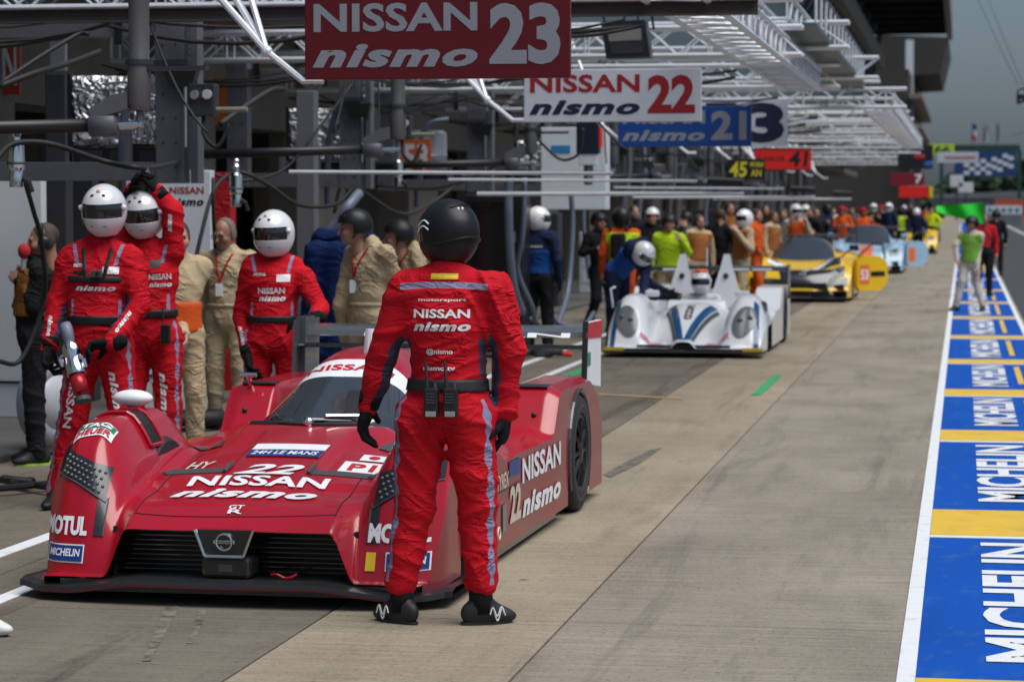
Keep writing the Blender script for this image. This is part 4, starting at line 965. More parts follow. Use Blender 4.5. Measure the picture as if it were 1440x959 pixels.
def hand(name, m, parent, wrist, d, palm_n, curl=35, size=1.0, grip=None):
    """palm with four bent fingers of different length and a thumb from its side; d = forearm direction, palm_n = out of the palm"""
    w = np.array(wrist, float); d = N(d); n = N(np.array(palm_n, float) - d * (np.array(palm_n, float) @ d)); s = np.cross(d, n); f = Field(); Z = size
    B = np.stack([s, n, d])
    f.cone(w - d * .05, w + d * .01, .034 * Z, .031 * Z, .015); f.ell(w + d * .05 * Z, (.045 * Z, .022 * Z, .058 * Z), B, .015)
    for i, (off, ln) in enumerate(((-.036, .070), (-.0125, .080), (.0125, .075), (.035, .058))):
        p0 = w + d * .085 * Z + s * off * Z; c = R(curl * (.55 + .08 * i)); v1 = d * math.cos(c) + n * math.sin(c); p1 = p0 + v1 * ln * .55 * Z
        c2 = R(curl * (1.35 + .1 * i)); v2 = d * math.cos(c2) + n * math.sin(c2); p2 = p1 + v2 * ln * .5 * Z
        f.cone(w + d * .05 * Z + s * off * .9 * Z, p0, .011 * Z, .0105 * Z, .008); f.cone(p0, p1, .0098 * Z, .009 * Z, .003); f.cone(p1, p2, .009 * Z, .0078 * Z, .003)
    tv = N(d * .55 - s * .75 + n * .35); t0 = w + d * .025 * Z - s * .03 * Z; t1 = t0 + tv * .042 * Z; t2 = t1 + N(tv + d * .5 + n * .5) * .036 * Z
    f.cone(t0, t1, .015 * Z, .0125 * Z, .01); f.cone(t1, t2, .012 * Z, .0095 * Z, .006)
    return f.mesh(name, .0048, m, parent)

def shoe(name, m, parent, ankle, d, size=1.0, sole=None):
    a = np.array(ankle, float); d = N([d[0], d[1], 0]); f = Field(); s_ = np.cross([0, 0, 1], d); B = np.stack([d, s_, [0, 0, 1]]); Z = size
    f.cone(a + [0, 0, .07], [a[0], a[1], .07], .05 * Z, .047 * Z, .03)
    f.ell([a[0] - d[0] * .03, a[1] - d[1] * .03, .05], (.068 * Z, .040 * Z, .055), B, .03); f.ell([a[0] + d[0] * .085 * Z, a[1] + d[1] * .085 * Z, .030], (.098 * Z, .044 * Z, .034), B, .045); f.cone([a[0] + d[0] * .02, a[1] + d[1] * .02, .085], [a[0] + d[0] * .1, a[1] + d[1] * .1, .04], .04 * Z, .03 * Z, .03)
    o = f.mesh(name, .008, m, parent, clip=lambda P: .002 - P[..., 2])
    v = []
    for t in np.linspace(0, 2 * math.pi, 22, endpoint=False):
        u = .028 + .132 * math.cos(t) * Z; w_ = (.044 if math.cos(t) > 0 else .038) * math.sin(t) * Z; v.append((a + d * u + s_ * w_)[:2])
    MB().prism([tuple(q) for q in v], .0, .014, 'z').build('sole', sole or M_rubber, o); return o

def helmet(parent, c, yaw, pitch, kind, size=1.0, lbl=None):
    """full-face or open-face shell; c = head centre, yaw as facing direction"""
    root_m = Matrix.Translation(Vector(c)) @ Matrix.Rotation(yaw, 4, 'Z') @ Matrix.Rotation(pitch, 4, 'X')
    full = kind != 'open'; mh = {'white': M_helm_w, 'black': M_helm_k, 'open': M_helm_k}.get(kind, M_helm_w)
    # angles: az 0 = face (-y); el up
    e_lo, e_hi, a_v = R(-14), R(17), R(74)
    els = sorted(set([R(q) for q in range(-66, 91, 6)] + [e_lo, e_hi])); azs = sorted(set([R(q) for q in range(-180, 181, 7)] + [-a_v, a_v, R(180)]))
    def rad(az, el, off=0):
        x = .128 * math.sin(az) * math.cos(el); y = -.152 * math.cos(az) * math.cos(el) * (1 + (.07 if full else 0) * max(0, -math.sin(el)) * max(0, math.cos(az)) * 2) + .01; z = (.148 if el > 0 else .165) * math.sin(el) + .015
        k = (1 + off / .14) * size; return root_m @ Vector((x * k, y * k, z * k))
    def shell(name, test, off, m, inner=.012):
        vs = []; fs = []; n = len(azs); ne = len(els)
        for lay in (off, off - inner):
            for e in els:
                for a in azs: vs.append(rad(a, e, lay))
        def g(i, j, l): return l * n * ne + j * n + i
        on = {(i, j) for j in range(ne - 1) for i in range(n - 1) if test((azs[i] + azs[i + 1]) / 2, (els[j] + els[j + 1]) / 2)}
        for i, j in on:
            fs.append((g(i, j, 0), g(i + 1, j, 0), g(i + 1, j + 1, 0), g(i, j + 1, 0)))
            for (di, dj, p, q) in ((0, -1, (i, j), (i + 1, j)), (0, 1, (i + 1, j + 1), (i, j + 1)), (-1, 0, (i, j + 1), (i, j)), (1, 0, (i + 1, j), (i + 1, j + 1))):
                ii = (i + di) % (n - 1)
                if (ii, j + dj) not in on and 0 <= j + dj < ne - 1: fs.append((g(*q, 0), g(*p, 0), g(*p, 1), g(*q, 1)))
            if j == 0: fs.append((g(i + 1, j, 0), g(i, j, 0), g(i, j, 1), g(i + 1, j, 1)))
        o = mesh_obj(name, vs, fs, m, parent, True); bm = bmesh.new(); bm.from_mesh(o.data); bmesh.ops.remove_doubles(bm, verts=bm.verts[:], dist=.0004)
        lv = [v for v in bm.verts if not v.link_faces]; bmesh.ops.delete(bm, geom=lv, context='VERTS'); bm.to_mesh(o.data); bm.free(); return auto_smooth(o, 45)
    if full:
        hm = shell('helmet', lambda a, e: not (abs(a) < a_v and e_lo < e < e_hi), 0, mh)
        vz = shell('visor', lambda a, e: abs(a) < a_v and e_lo < e < e_hi, -.006, M_visor); vz.parent = hm
        if kind == 'white':
            for a in (-.33, .33):
                p = rad(a, R(38), .001); MB().sphere(p, (.012, .008, .008), 8, 6).build('vent', M_black, hm)
                MB().tube([rad(a * .7, R(-30), .0), rad(a * 1.3, R(-30), .0)], .003, 5).build('vent_slot', M_mattegrey, hm)
            for a in (-1.35, 1.35): MB().sphere(rad(a, R(6), .0), .018, 10, 8).build('visor_pivot', M_helm_w, hm)
            letters('lettering', ('BELL', .03, 0), lambda u, v: rad((u - .5) * .28, R(46 + 8 * v), .002), M_decal_r, hm, (6, 2))
        MB().tube([rad(a, R(-64), -.006) for a in np.linspace(-math.pi, math.pi, 30)], .009, 6).build('edge_trim', M_rubber, hm)
    else:
        hm = shell('helmet', lambda a, e: e > R(14) or (abs(a) > R(82) and e > R(-22)), 0, mh)
        for s_ in (-1, 1): MB().tube([rad(s_ * R(92), R(-14), -.004), rad(s_ * R(70), R(-50), -.03), rad(s_ * R(30), R(-62), -.03)], .006, 5).build('chin_strap', M_belt, hm)
        for a in (-.5, .1, .7): MB().sphere(rad(a, R(38), .0), (.009, .007, .007), 8, 5).build('vent', M_black, hm)
    hm['_r'] = 0; del hm['_r']; return hm, rad

def head(parent, c, yaw, pitch, skin, hair=None, glasses=False, h=.0062, hairmat=None):
    Bm = (Matrix.Rotation(yaw, 3, 'Z') @ Matrix.Rotation(pitch, 3, 'X')); B = np.array(Bm.transposed()); c = np.array(c, float)
    T = lambda x, y, z: c + np.array(Bm @ Vector((x, y, z)))
    f = Field(); f.ell(T(0, .012, .03), (.074, .095, .092), B, .03); f.ell(T(0, -.022, -.045), (.058, .068, .068), B, .035); f.ell(T(0, -.055, -.088), (.03, .03, .022), B, .03)
    f.cone(T(0, .03, -.06), T(0, .045, -.19), .055, .062, .03); f.cone(T(-.03, -.082, .022), T(.03, -.082, .022), .012, .012, .02)
    f.cone(T(0, -.088, .015), T(0, -.112, -.028), .009, .014, .014); f.ell(T(0, -.083, -.066), (.025, .012, .012), B, .012)
    for s in (-1, 1):
        f.ell(T(s * .033, -.094, .004), (.02, .016, .012), B, .01, sub=True); f.ell(T(s * .076, .014, -.005), (.008, .02, .032), B, .008); f.ell(T(s * .042, -.06, -.03), (.025, .025, .025), B, .03)
    o = f.mesh('head', h, skin, parent)
    for s in (-1, 1): MB().sphere(T(s * .033, -.080, .003), .009, 8, 6).build('eye', M_eye, o)
    MB().tube([T(-.022, -.089, -.064), T(0, -.096, -.065), T(.022, -.089, -.064)], [.002, .004, .002], 6).build('mouth', M_lips, o)
    if hair:
        g = Field(); g.ell(T(0, .022, .042), (.081, .097, .09), B, .02)
        for s in (-1, 1): g.ell(T(s * .066, .03, -.005), (.02, .045, .05), B, .02)
        fr = Bm @ Vector((0, -1, 0)); up = Bm @ Vector((0, 0, 1)); lim = .045 if hair == 'full' else .0
        g.mesh('hair', .008, hairmat or M_hair_b, o, clip=lambda P: np.maximum(((P - T(0, -.045 + lim * -.3, .055)) @ np.array(fr)) * (1.0) - (.02 if hair == 'full' else -.035), -.055 - ((P - c) @ np.array(up)) ))
    if glasses:
        for s in (-1, 1): MB().torus(T(s * .034, -.104, .004), Bm @ Vector((0, 1, 0)), .021, .0025, 18, 6).build('glasses_rim', M_black, o); MB().tube([T(s * .056, -.1, .006), T(s * .078, .01, .008)], .002, 5).build('glasses_arm', M_black, o)
        MB().tube([T(-.013, -.106, .006), T(.013, -.106, .006)], .002, 5).build('glasses_bridge', M_black, o)
    return o

class Person:
    """x right in the picture, y down the lane, z up, all relative to the standing point; yaw 0 faces the camera, +90 faces right, 180 away"""
    def __init__(s, loc, label, height=1.78, yaw=0, lean=(0, 0), pose=None, girth=1.0, body=None, body2=None, vox=.0115, seed=1, amp=.0045, twist=0, baggy=1.0, group=None, cuff=True, hipdrop=0):
        s.k = k = height / 1.78; s.root = thing('person', (loc[0], loc[1], loc[2] if len(loc) > 2 else 0), label, 'person', group)
        ya = R(yaw); s.yaw = ya; s.f = np.array([math.sin(ya), -math.cos(ya), 0]); s.r = np.array([math.cos(ya), math.sin(ya), 0])
        C0 = np.array([0, 0, .97 * k - hipdrop]); lx, ly = lean
        s.U = U = N([math.sin(R(lx)), math.sin(R(ly)), math.cos(R(lx)) * math.cos(R(ly))])
        # torso frame
        ft = N(s.f - U * (s.f @ U)); rt = np.cross(ft, U) * -1; rt = np.cross(U, ft) * -1
        if rt @ s.r < 0: rt = -rt
        s.ft, s.rt = ft, rt; B = np.stack([rt, ft, U]); s.B = B; g = girth
        P = pose or {}; s.C0 = C0; T = lambda a, b, c: C0 + rt * a * k + ft * b * k + U * c * k; s.T = T
        J = {}
        for sd, nm in ((-1, '-'), (1, '+')):
            J['s' + nm] = T(sd * .19 * g ** .5, -.005, .455); J['h' + nm] = C0 + s.r * sd * .092 * k * g ** .4 - np.array([0, 0, .04 * k])
            J['e' + nm] = J['s' + nm] + (rt * sd * .07 - ft * .01) * k + np.array([0, 0, -.275 * k]); J['w' + nm] = J['e' + nm] + (rt * sd * .0 + ft * .06) * k + np.array([0, 0, -.245 * k])
            J['k' + nm] = s.r * sd * .115 * k + s.f * .02 + np.array([0, 0, .50 * k]); J['a' + nm] = s.r * sd * .125 * k + np.array([0, 0, .085 * k])
        for q, v in P.items():
            if q in J: J[q] = np.array(v, float)
        s.J = J; f = Field(); b_ = baggy
        f.ell(T(0, 0, -.03), (.172 * k * g, .128 * k * g, .15 * k), B, .05); f.ell(T(0, .012 * g, .13), (.157 * k * g, .118 * k * g ** 1.3, .18 * k), B, .05)
        f.ell(T(0, .0, .315), (.182 * k * g ** .7, .128 * k * g ** .7, .20 * k), B, .05); f.cone(T(-.125, -.012, .445), T(.125, -.012, .445), .074 * k, .074 * k, .05)
        f.cone(T(0, -.01, .46), T(0, -.005, .545), .075 * k, .062 * k, .03)
        for sd in (-1, 1): f.cone(T(sd * .15, -.015, .462), T(sd * .03, -.012, .525), .058 * k, .055 * k, .04)
        for nm in '-+':
            f.cone(J['s' + nm], J['e' + nm], .074 * k * b_, .062 * k * b_, .045); f.cone(J['e' + nm], J['w' + nm], .061 * k * b_, .047 * k * b_, .02)
            f.cone(J['h' + nm], J['k' + nm], .104 * k * b_ * g ** .4, .079 * k * b_, .035); f.cone(J['k' + nm], J['a' + nm], .078 * k * b_, .066 * k * b_, .025)
        # legs, arms, rest: which cloth goes where
        def groups(Q):
            dl = np.full(len(Q), 9.); da = np.full(len(Q), 9.)
            for nm in '-+':
                for (a, b2, arr, rr) in (('h', 'k', dl, .09), ('k', 'a', dl, .07), ('s', 'e', da, .065), ('e', 'w', da, .055)):
                    _, d, _ = seg_coords(Q, J[a + nm], J[b2 + nm], s.f + .01); np.minimum(arr, d - rr * k, out=arr)
            up = (Q - C0) @ U; return dl, da, up
        mats = [body] + ([body2] if body2 else [])
        mi = None
        if body2:
            def mi(Q):
                dl, da, up = groups(Q); return np.where(((up < .06 * k) & (da > .02)) | ((dl < da) & (up < .08 * k)), 1, 0)
        s.body = f.mesh('body', vox, mats, s.root, disp=wrinkles(seed, amp), midx=mi, clip=None); s.V = o_V[s.body.name]; s.field = f
        s._bvh = None
    def bvh(s):
        if s._bvh is None: s._bvh = BVHTree.FromPolygons([tuple(v) for v in s.V], [tuple(p.vertices) for p in s.body.data.polygons])
        return s._bvh
    def headc(s, up=.665, fwd=.015): return s.T(0, fwd, up)
    def shell(s, name, m, lo, hi, infl=.012, vox=None, side=None, extra=None, ringed=True):
        """cloth over the torso between two heights along the spine"""
        k = s.k; g = Field()
        for f, a, b, kk in s.field.p[:7]: g.fn((lambda f_: (lambda P: f_(P) - infl))(f), a - infl, b + infl, kk)
        for nm in '-+':
            j = s.J; 
            if side is None or hi > .40: g.cone(j['s' + nm], j['s' + nm] * .75 + j['e' + nm] * .25, .076 * k + infl, .072 * k + infl, .04)
        def clip(P):
            u = (P - s.C0) @ s.U; c = np.maximum(lo * k - u, u - hi * k)
            if side is not None: c = np.maximum(c, np.abs((P - s.C0) @ s.rt) - side * k)
            if extra is not None: c = np.maximum(c, extra(P, s))
            return c
        return g.mesh(name, vox or .0105, m, s.root, clip=clip)
    def belt(s, h=.09, w=.05, m=None): return s.shell('belt', m or M_belt, h - w / 2, h + w / 2, .010, .009, side=.5)
    def gloves(s, m=None, curl=30, pn=None, names=('glove', 'glove'), dirs=None):
        out = []
        for sd, nm in ((-1, '-'), (1, '+')):
            d = s.J['w' + nm] - s.J['e' + nm]; n = (pn or {}).get(nm, -s.rt * sd)
            if dirs and nm in dirs: d = dirs[nm]
            out.append(hand('glove' if m is not SKIN and m is not SKIN2 else 'hand', m or C_glove, s.root, s.J['w' + nm], d, n, curl, (1.1 if m else 1.28) * s.k))
            if m is None: MB().tube([Vector(s.J['w' + nm] - N(d) * .05), Vector(s.J['w' + nm] + N(d) * .012)], [.052 * s.k, .046 * s.k], 14).build('cuff', C_glove, out[-1], True)
        return out
    def shoes(s, m=None, dirs=None, sole=None):
        for sd, nm in ((-1, '-'), (1, '+')):
            a = s.J['a' + nm]; d = (dirs or {}).get(nm, s.f + s.r * sd * .25); shoe('shoe', m or M_shoe, s.root, (a[0], a[1], .085), d, 1.05 * s.k, sole)
    def stripes(s, back=False):
        """sewn bands: down the outer legs, over the shoulders, grey panels under the sleeves"""
        V = s.V; J = s.J; k = s.k; st = np.full(len(V), .1); pn = np.full(len(V), .1); dl = np.full(len(V), 9.); da = np.full(len(V), 9.)
        wob = .006 * np.sin(V[:, 2] * 40) + .004 * np.sin(V[:, 2] * 95)
        up = (V - s.C0) @ s.U; side = (V - s.C0) @ s.rt; fw = (V - s.C0) @ s.ft
        for sd, nm in ((-1, '-'), (1, '+')):
            for a, b in (('h', 'k'), ('k', 'a')):
                t, d, an = seg_coords(V, J[a + nm], J[b + nm], s.r * sd - s.f * (.75 if back else -.75)); m = (d < .13 * k) & (t > -.3) & (t < 1.05) & (side * sd > 0)
                dl[m] = np.minimum(dl[m], d[m]); v = np.abs(an * d) - (.016 if back else .012) * k + wob; st[m] = np.minimum(st[m], v[m])
            t, d, an = seg_coords(V, J['s' + nm], J['e' + nm], -s.rt * sd - s.ft * (.4 if back else -.2)); m = (t > .25) & (t < 1.0) & (d < .085 * k) & (np.abs(side) > .16 * k); v = np.abs(an * d) - .05 * k * np.clip((t - .2) * 1.4, 0, 1); pn[m] = np.minimum(pn[m], v[m])
            t, d, an = seg_coords(V, J['e' + nm], J['w' + nm], -s.rt * sd - s.ft * (.4 if back else -.2)); m = (t > -.05) & (t < .95) & (d < .08 * k) & (up < .26 * k); v = np.abs(an * d) - .042 * k; pn[m] = np.minimum(pn[m], v[m])
        # shoulder band and side seam band on the trunk
        trunk = (np.abs(side) < .155 * k)
        if back:
            arc = np.abs(up - (.475 - .25 * (side / k) ** 2) * k) - .013 * k; m = (fw < .02) & (np.abs(side) < .19 * k); st[m] = np.minimum(st[m], arc[m])
            v = np.maximum(np.abs(np.abs(side) - .155 * k) - .012 * k, np.abs(up - .17 * k) - .08 * k); m = fw < 0; pn[m] = np.minimum(pn[m], v[m])
        else:
            m = (fw > -.04) & (up > .36 * k) & (up < .53 * k); v = np.abs(np.abs(side) - .13 * k + (.50 * k - up) * .25) - .011 * k; m = m & (up > .41 * k); st[m] = np.minimum(st[m], v[m])
            v = np.maximum(np.abs(np.abs(side) - .135 * k) - .008 * k, np.abs(up - .17 * k) - .05 * k); m = fw > 0; st[m] = np.minimum(st[m], v[m])
        sm = np.full(len(V), .1); w = .0022
        for sd, nm in ((-1, '-'), (1, '+')):
            t, d, an = seg_coords(V, J['s' + nm], J['e' + nm], s.rt * sd); m = d < .1 * k; sm[m] = np.minimum(sm[m], (np.abs(t - .16) * .28 - w)[m])
            t, d, an = seg_coords(V, J['k' + nm], J['a' + nm], s.rt * sd); m = d < .1 * k; sm[m] = np.minimum(sm[m], (np.abs(t - .86) * .4 - w)[m])
        m = np.abs(side) < .15 * k
        for hh in ((.235, .43) if back else (.03,)): sm[m] = np.minimum(sm[m], (np.abs(up - hh * k) - w)[m])
        m = (np.abs(side) < .02) & (up < .05) if back else (np.abs(side) < .02) & (up < .5 * k) & (fw > 0); sm[m] = np.minimum(sm[m], (np.abs(side) - w)[m])
        attr(s.body, 'stripe', st); attr(s.body, 'panel', pn); attr(s.body, 'seam', sm)
    def print_(s, key, u0, u1, v0, v1, m, back=False, cuts=(14, 5), off=.004, slope=0.0):
        """words printed on chest or back; u across in the picture's direction, v up the spine (from the hips)"""
        dirn = s.ft if not back else -s.ft; k = s.k; bv = s.bvh(); rr = s.rt if not back else -s.rt
        def fn(u, v):
            p = s.C0 + rr * (u0 + (u1 - u0) * u) * k + s.U * (v0 + (v1 - v0) * v + slope * u) * k + dirn * .5; h = bv.ray_cast(Vector(p), Vector(-dirn)); return h[0] + Vector(dirn) * off if h[0] is not None else None
        return letters('lettering', key, fn, m, s.body, cuts)
    def surf(s, u, v, back=False, off=.006):
        d = s.ft if not back else -s.ft; h = s.bvh().ray_cast(Vector(s.C0 + s.rt * u * s.k + s.U * v * s.k + d * .5), Vector(-d)); return (h[0] + Vector(d) * off) if h[0] is not None else Vector(s.T(u, .1, v))
    def badge(s, name, u0, u1, v0, v1, m, back=False, off=.003):
        dirn = s.ft if not back else -s.ft; k = s.k; bv = s.bvh(); rr = s.rt if not back else -s.rt; vs = []; n = 4
        for j in range(n + 1):
            for i in range(n + 1):
                p = s.C0 + rr * (u0 + (u1 - u0) * i / n) * k + s.U * (v0 + (v1 - v0) * j / n) * k + dirn * .5; h = bv.ray_cast(Vector(p), Vector(-dirn)); vs.append(h[0] + Vector(dirn) * off if h[0] is not None else None)
        fs = [(j * 5 + i, j * 5 + i + 1, j * 5 + i + 6, j * 5 + i + 5) for j in range(n) for i in range(n)]; fs = [q for q in fs if all(vs[i] is not None for i in q)]
        return mesh_obj(name, [v if v is not None else (0, 0, 0) for v in vs], fs, m, s.body)
    def limb_print(s, key, a, b, t0, t1, width, m, dirn=(0, -1, 0)):
        A, Bv = s.J[a], s.J[b]; ax = Bv - A; d = np.array(dirn, float); sdv = -N(np.cross(ax, d)); bv = s.bvh()
        def fn(u, v):
            p = A + ax * (t0 + (t1 - t0) * u) + sdv * (v - .5) * width - d * -.5 * 1.0; h = bv.ray_cast(Vector(p), Vector(-d)); return h[0] + Vector(d) * .004 if h[0] is not None else None
        return letters('lettering', key, fn, m, s.body, (10, 3))
def rel(base):
    """pixel -> point relative to a standing point, dy metres deeper"""
    return lambda px, py, dy=0.0: np.array(W(px, py, base[1] + dy)) - np.array([base[0], base[1], 0.0])

# ------------------------------------------------------------------ the man in front, seen from behind
b1 = W(630, 880, 10.85); b1 = (b1.x, 10.85); q = rel(b1)
p1 = Person(b1, 'man in red race suit and black helmet standing with his back to us', 1.80, 180, (0, 0), dict(zip(
    ['s+', 's-', 'e+', 'e-', 'w+', 'w-', 'h+', 'h-', 'k+', 'k-', 'a+', 'a-'],
    [q(572, 408, .0), q(694, 408, .0), q(540, 492, .02), q(716, 492, .02), q(519, 568, .06), q(710, 580, .05), q(592, 590), q(660, 590), q(583, 712, .03), q(672, 712, .03), q(565, 815, .02), q(676, 815, .05)])),
    body=C_red, vox=.0085, seed=4, amp=.0058, girth=1.05, baggy=1.09)
p1.stripes(True); p1.belt(.055, .052); p1.gloves(curl=48)
for nm, sg in (('+', -1), ('-', 1)):
    a = p1.J['a' + nm]; shoe('shoe', M_shoe, p1.root, (a[0], a[1], .085), (sg * .85, .5), .9); MB().tube([(a[0], a[1], .05), (a[0], a[1], .2)], .052, 14).build('sock', C_black, p1.root, True)
hm, rad = helmet(p1.root, q(629, 331, .02), R(180 + 55), R(4), 'black', .95)
for a0, e0, m in (((.1), 34, M_decal_r),):
    MB().tube([rad(a0 - .25, R(40), .004), rad(a0, R(44), .006), rad(a0 + .3, R(38), .004)], [.004, .012, .004], 8).build('red_mark', m, hm)
MB().tube([rad(t, R(12 + 9 * math.sin((t - 1.0) * 5)), .002) for t in np.linspace(1.0, 1.6, 12)], .0035, 6).build('helmet_logo', M_decal_w, hm)
MB().tube([rad(t, R(2 + 9 * math.sin((t - 1.0) * 5)), .002) for t in np.linspace(1.0, 1.6, 12)], .0035, 6).build('helmet_logo', M_decal_w, hm)
MB().tube([rad(t, R(-16 + 4 * math.cos(t * 2)), .002) for t in np.linspace(1.6, 4.6, 24)], .006, 6).build('helmet_ridge', M_helm_k, hm); MB().tube([rad(t, R(52 - 12 * abs(t - 3.1)), .001) for t in np.linspace(2.4, 3.8, 16)], .004, 6).build('helmet_ridge', M_helm_k, hm)
for t in (2.75, 2.95): MB().sphere(rad(t, R(40), .0), (.006, .006, .008), 8, 6).build('helmet_stud', M_decal_w, hm)
p1.print_(NISSAN, -.125, .115, .338, .375, M_decal_w, True); p1.print_(NISMO, -.125, .118, .283, .322, M_decal_w, True); p1.print_(('@nismo', .02, 0), -.068, .045, .182, .210, M_decal_w, True); p1.print_(('nismo.tv', .03, 0), -.085, .055, .118, .137, M_decal_w, True)
p1.print_(('motorsport', .02, 0), -.105, .100, .404, .418, M_decal_w, True); bd = p1.badge('collar_badge', -.055, .06, .498, .523, M_decal_y, True)
for nm in '+-':
    a = p1.J['a' + nm]; sg = -1 if nm == '+' else 1
    MB().tube(spline([Vector((a[0] + sg * (.05 + .055 * u), a[1] - .045 + .03 * u, .05 + .028 * math.sin(u * 9))) for u in np.linspace(0, 1, 9)], 3), .0032, 5).build('shoe_logo', M_decal_w, p1.root)
    MB().tube(spline([Vector((a[0] + sg * (.06 + .05 * u), a[1] - .043 + .03 * u, .062 + .02 * math.cos(u * 9))) for u in np.linspace(0, 1, 9)], 3), .0028, 5).build('shoe_logo', M_decal_w, p1.root)
for i, (px, dx) in enumerate(((607, -.0), (634, .0))):
    p = W(px, 566, 10.85 - .165); r = thing('two_way_radio', p, ('black two-way radio on the belt, left one of the pair', 'black two-way radio on the belt, right one of the pair')[i], 'radio', 'radios on the belt')
    MB().box((-.031, -.022, -.062), (.031, .022, .062), ch=.008).build('case', M_black, r); MB().tube([(-.018, 0, .06), (-.03, .01, .175)], [.008, .005], 8).build('antenna', M_rubber, r)
    MB().lathe((.014, 0, .062), (0, 0, 1), [(0, .008), (.02, .008)], 10).build('knob', M_mattegrey, r); MB().box((-.022, -.0265, -.058), (.022, -.0225, -.036), ch=.001).build('sticker', mat('grey_label', (.3, .3, .29), .6), r)
    for j in range(4): MB().box((-.02, -.0255, .035 - j * .012), (.02, -.0225, .040 - j * .012)).build('grille_slot', M_mattegrey, r)

# ------------------------------------------------------------------ mechanic with the wheel gun
b2 = (W(141, 700, 14.75).x, 14.75); q = rel(b2)
p2 = Person(b2, 'red suited mechanic in white helmet holding a wheel gun at left', 1.86, 8, (1, 0), dict(zip(
    ['s-', 's+', 'e-', 'e+', 'w-', 'w+', 'h-', 'h+', 'k-', 'k+', 'a-', 'a+'],
    [q(98, 366), q(184, 366), q(80, 428, -.02), q(196, 430, -.04), q(70, 488, -.14), q(157, 482, -.22), q(120, 490), q(162, 490), q(102, 590, -.03), q(175, 590, -.02), q(82, 690, -.05), q(185, 690, 0)])),
    body=C_red, vox=.0095, seed=9, amp=.0052, girth=1.1, baggy=1.04)
p2.stripes(); p2.belt(.10, .055); p2.gloves(curl=70, pn={'-': (1, -.2, 0), '+': (-.2, -.4, -1)}, dirs={'+': (-1, -.2, -.15)}); p2.shoes()
helmet(p2.root, q(146, 299, -.03), R(2), R(6), 'white', 1.04)
p2.print_(NISMO, -.115, .115, .268, .300, M_decal_w); p2.print_(('MOTUL', .05, 0), -.13, -.05, .40, .42, M_decal_w); p2.badge('chest_badge', .04, .13, .365, .405, M_decal_w); p2.badge('chest_badge', -.13, -.06, .36, .38, M_decal_k)
hs_ = p2.shell('chest_harness', M_belt, .315, .352, .012, .009, side=.165)
for sg in (-1, 1): MB().tube([p2.surf(sg * (.05 + .03 * t), .335 + .17 * t, False, .004) for t in np.linspace(0, 1, 8)], .013, 6).build('harness_strap', M_belt, p2.root)
p2.limb_print(NISSAN, 'h-', 'k-', .35, 1.1, .05, M_decal_w); p2.limb_print(NISMO, 'h+', 'k+', .3, 1.0, .05, M_decal_w); p2.limb_print(NISMO, 'e-', 'w-', .25, .75, .03, M_decal_w); p2.limb_print(NISMO, 'e+', 'w+', .15, .7, .03, M_decal_w)
ac = thing('action_camera', Vector((b2[0], b2[1], 0)) + p2.surf(.015, .365, False, .03), 'small grey camera strapped to the chest of the left mechanic', 'camera')
MB().box((-.032, -.018, -.022), (.032, .016, .022), ch=.005).build('case', M_mattegrey, ac); MB().lathe((.012, -.018, .004), (0, -1, 0), [(0, .011), (.008, .011), (.009, .006)], 12).build('lens', M_gloss, ac)
ga0, ga1 = W(92, 455, 14.55), W(117, 566, 14.4); gd = (ga1 - ga0); gun = thing('wheel_gun', ga0, 'chrome wheel gun with red nose held by the left mechanic', 'wheel gun')
MB().tube([(0, 0, 0), gd * .08, gd * .28], [.03, .036, .03], 12).build('handle', mat('blue_grey_grip', (.18, .2, .26), .5), gun, True)
auto_smooth(MB().lathe(gd * .25, gd, [(0, .042), (.03, .058), (.07, .06), (.09, .05), (.13, .052), (.16, .06), (.20, .056)], 18).build('barrel', M_chrome, gun), 35)
MB().lathe(gd * .66, gd, [(0, .046), (.05, .048), (.11, .046)], 16).build('red_sleeve', mat('red_anodised', (.45, .02, .03), .3, metal=.4), gun, True); MB().lathe(gd * .94, gd, [(0, .05), (.025, .05), (.03, .04)], 16).build('socket', M_mattegrey, gun)
MB().lathe(gd * .62, gd, [(0, .05), (.02, .05)], 16).build('ring', M_black, gun)
for sg in (-1, 1): MB().tube([gd * .4 + Vector((sg * .05, -.03, 0)), gd * .45 + Vector((sg * .075, -.03, .0)), gd * .55 + Vector((sg * .07, -.02, 0))], .012, 8).build('valve', M_chrome, gun)

# ------------------------------------------------------------------ mechanic reaching up behind
b3 = (W(213, 660, 15.9).x, 15.9); q = rel(b3)
p3 = Person(b3, 'red suited mechanic in white helmet reaching up with both arms', 1.84, 6, (-2, 0), dict(zip(
    ['s-', 's+', 'e-', 'e+', 'w-', 'w+'], [q(178, 362), q(243, 350), q(170, 305, .05), q(243, 296, -.03), q(186, 268, -.02), q(222, 270, -.05)])), body=C_red, vox=.0105, seed=13, amp=.005, girth=1.08)
p3.stripes(); p3.belt(.10, .05); p3.gloves(curl=60, pn={'-': (1, 0, 0), '+': (-1, 0, 0)}); p3.shoes(); helmet(p3.root, q(201, 304, -.03), R(-6), R(10), 'white', 1.04)
p3.print_(NISSAN, .03, .16, .31, .345, M_decal_w); p3.print_(NISMO, .03, .16, .265, .295, M_decal_w); p3.limb_print(NISMO, 'h+', 'k+', .5, 1.2, .05, M_decal_w); p3.limb_print(NISMO, 's+', 'e+', .45, .9, .035, M_decal_w); p3.badge('chest_badge', .04, .10, .385, .43, M_decal_k)
rd3 = thing('two_way_radio', W(233, 470, 15.75), 'black two-way radio on the belt of the mechanic reaching up', 'radio'); MB().box((-.03, -.02, -.06), (.03, .02, .06), ch=.008).build('case', M_black, rd3); MB().tube([(-.015, 0, .05), (-.02, 0, .17)], .006, 6).build('antenna', M_rubber, rd3)
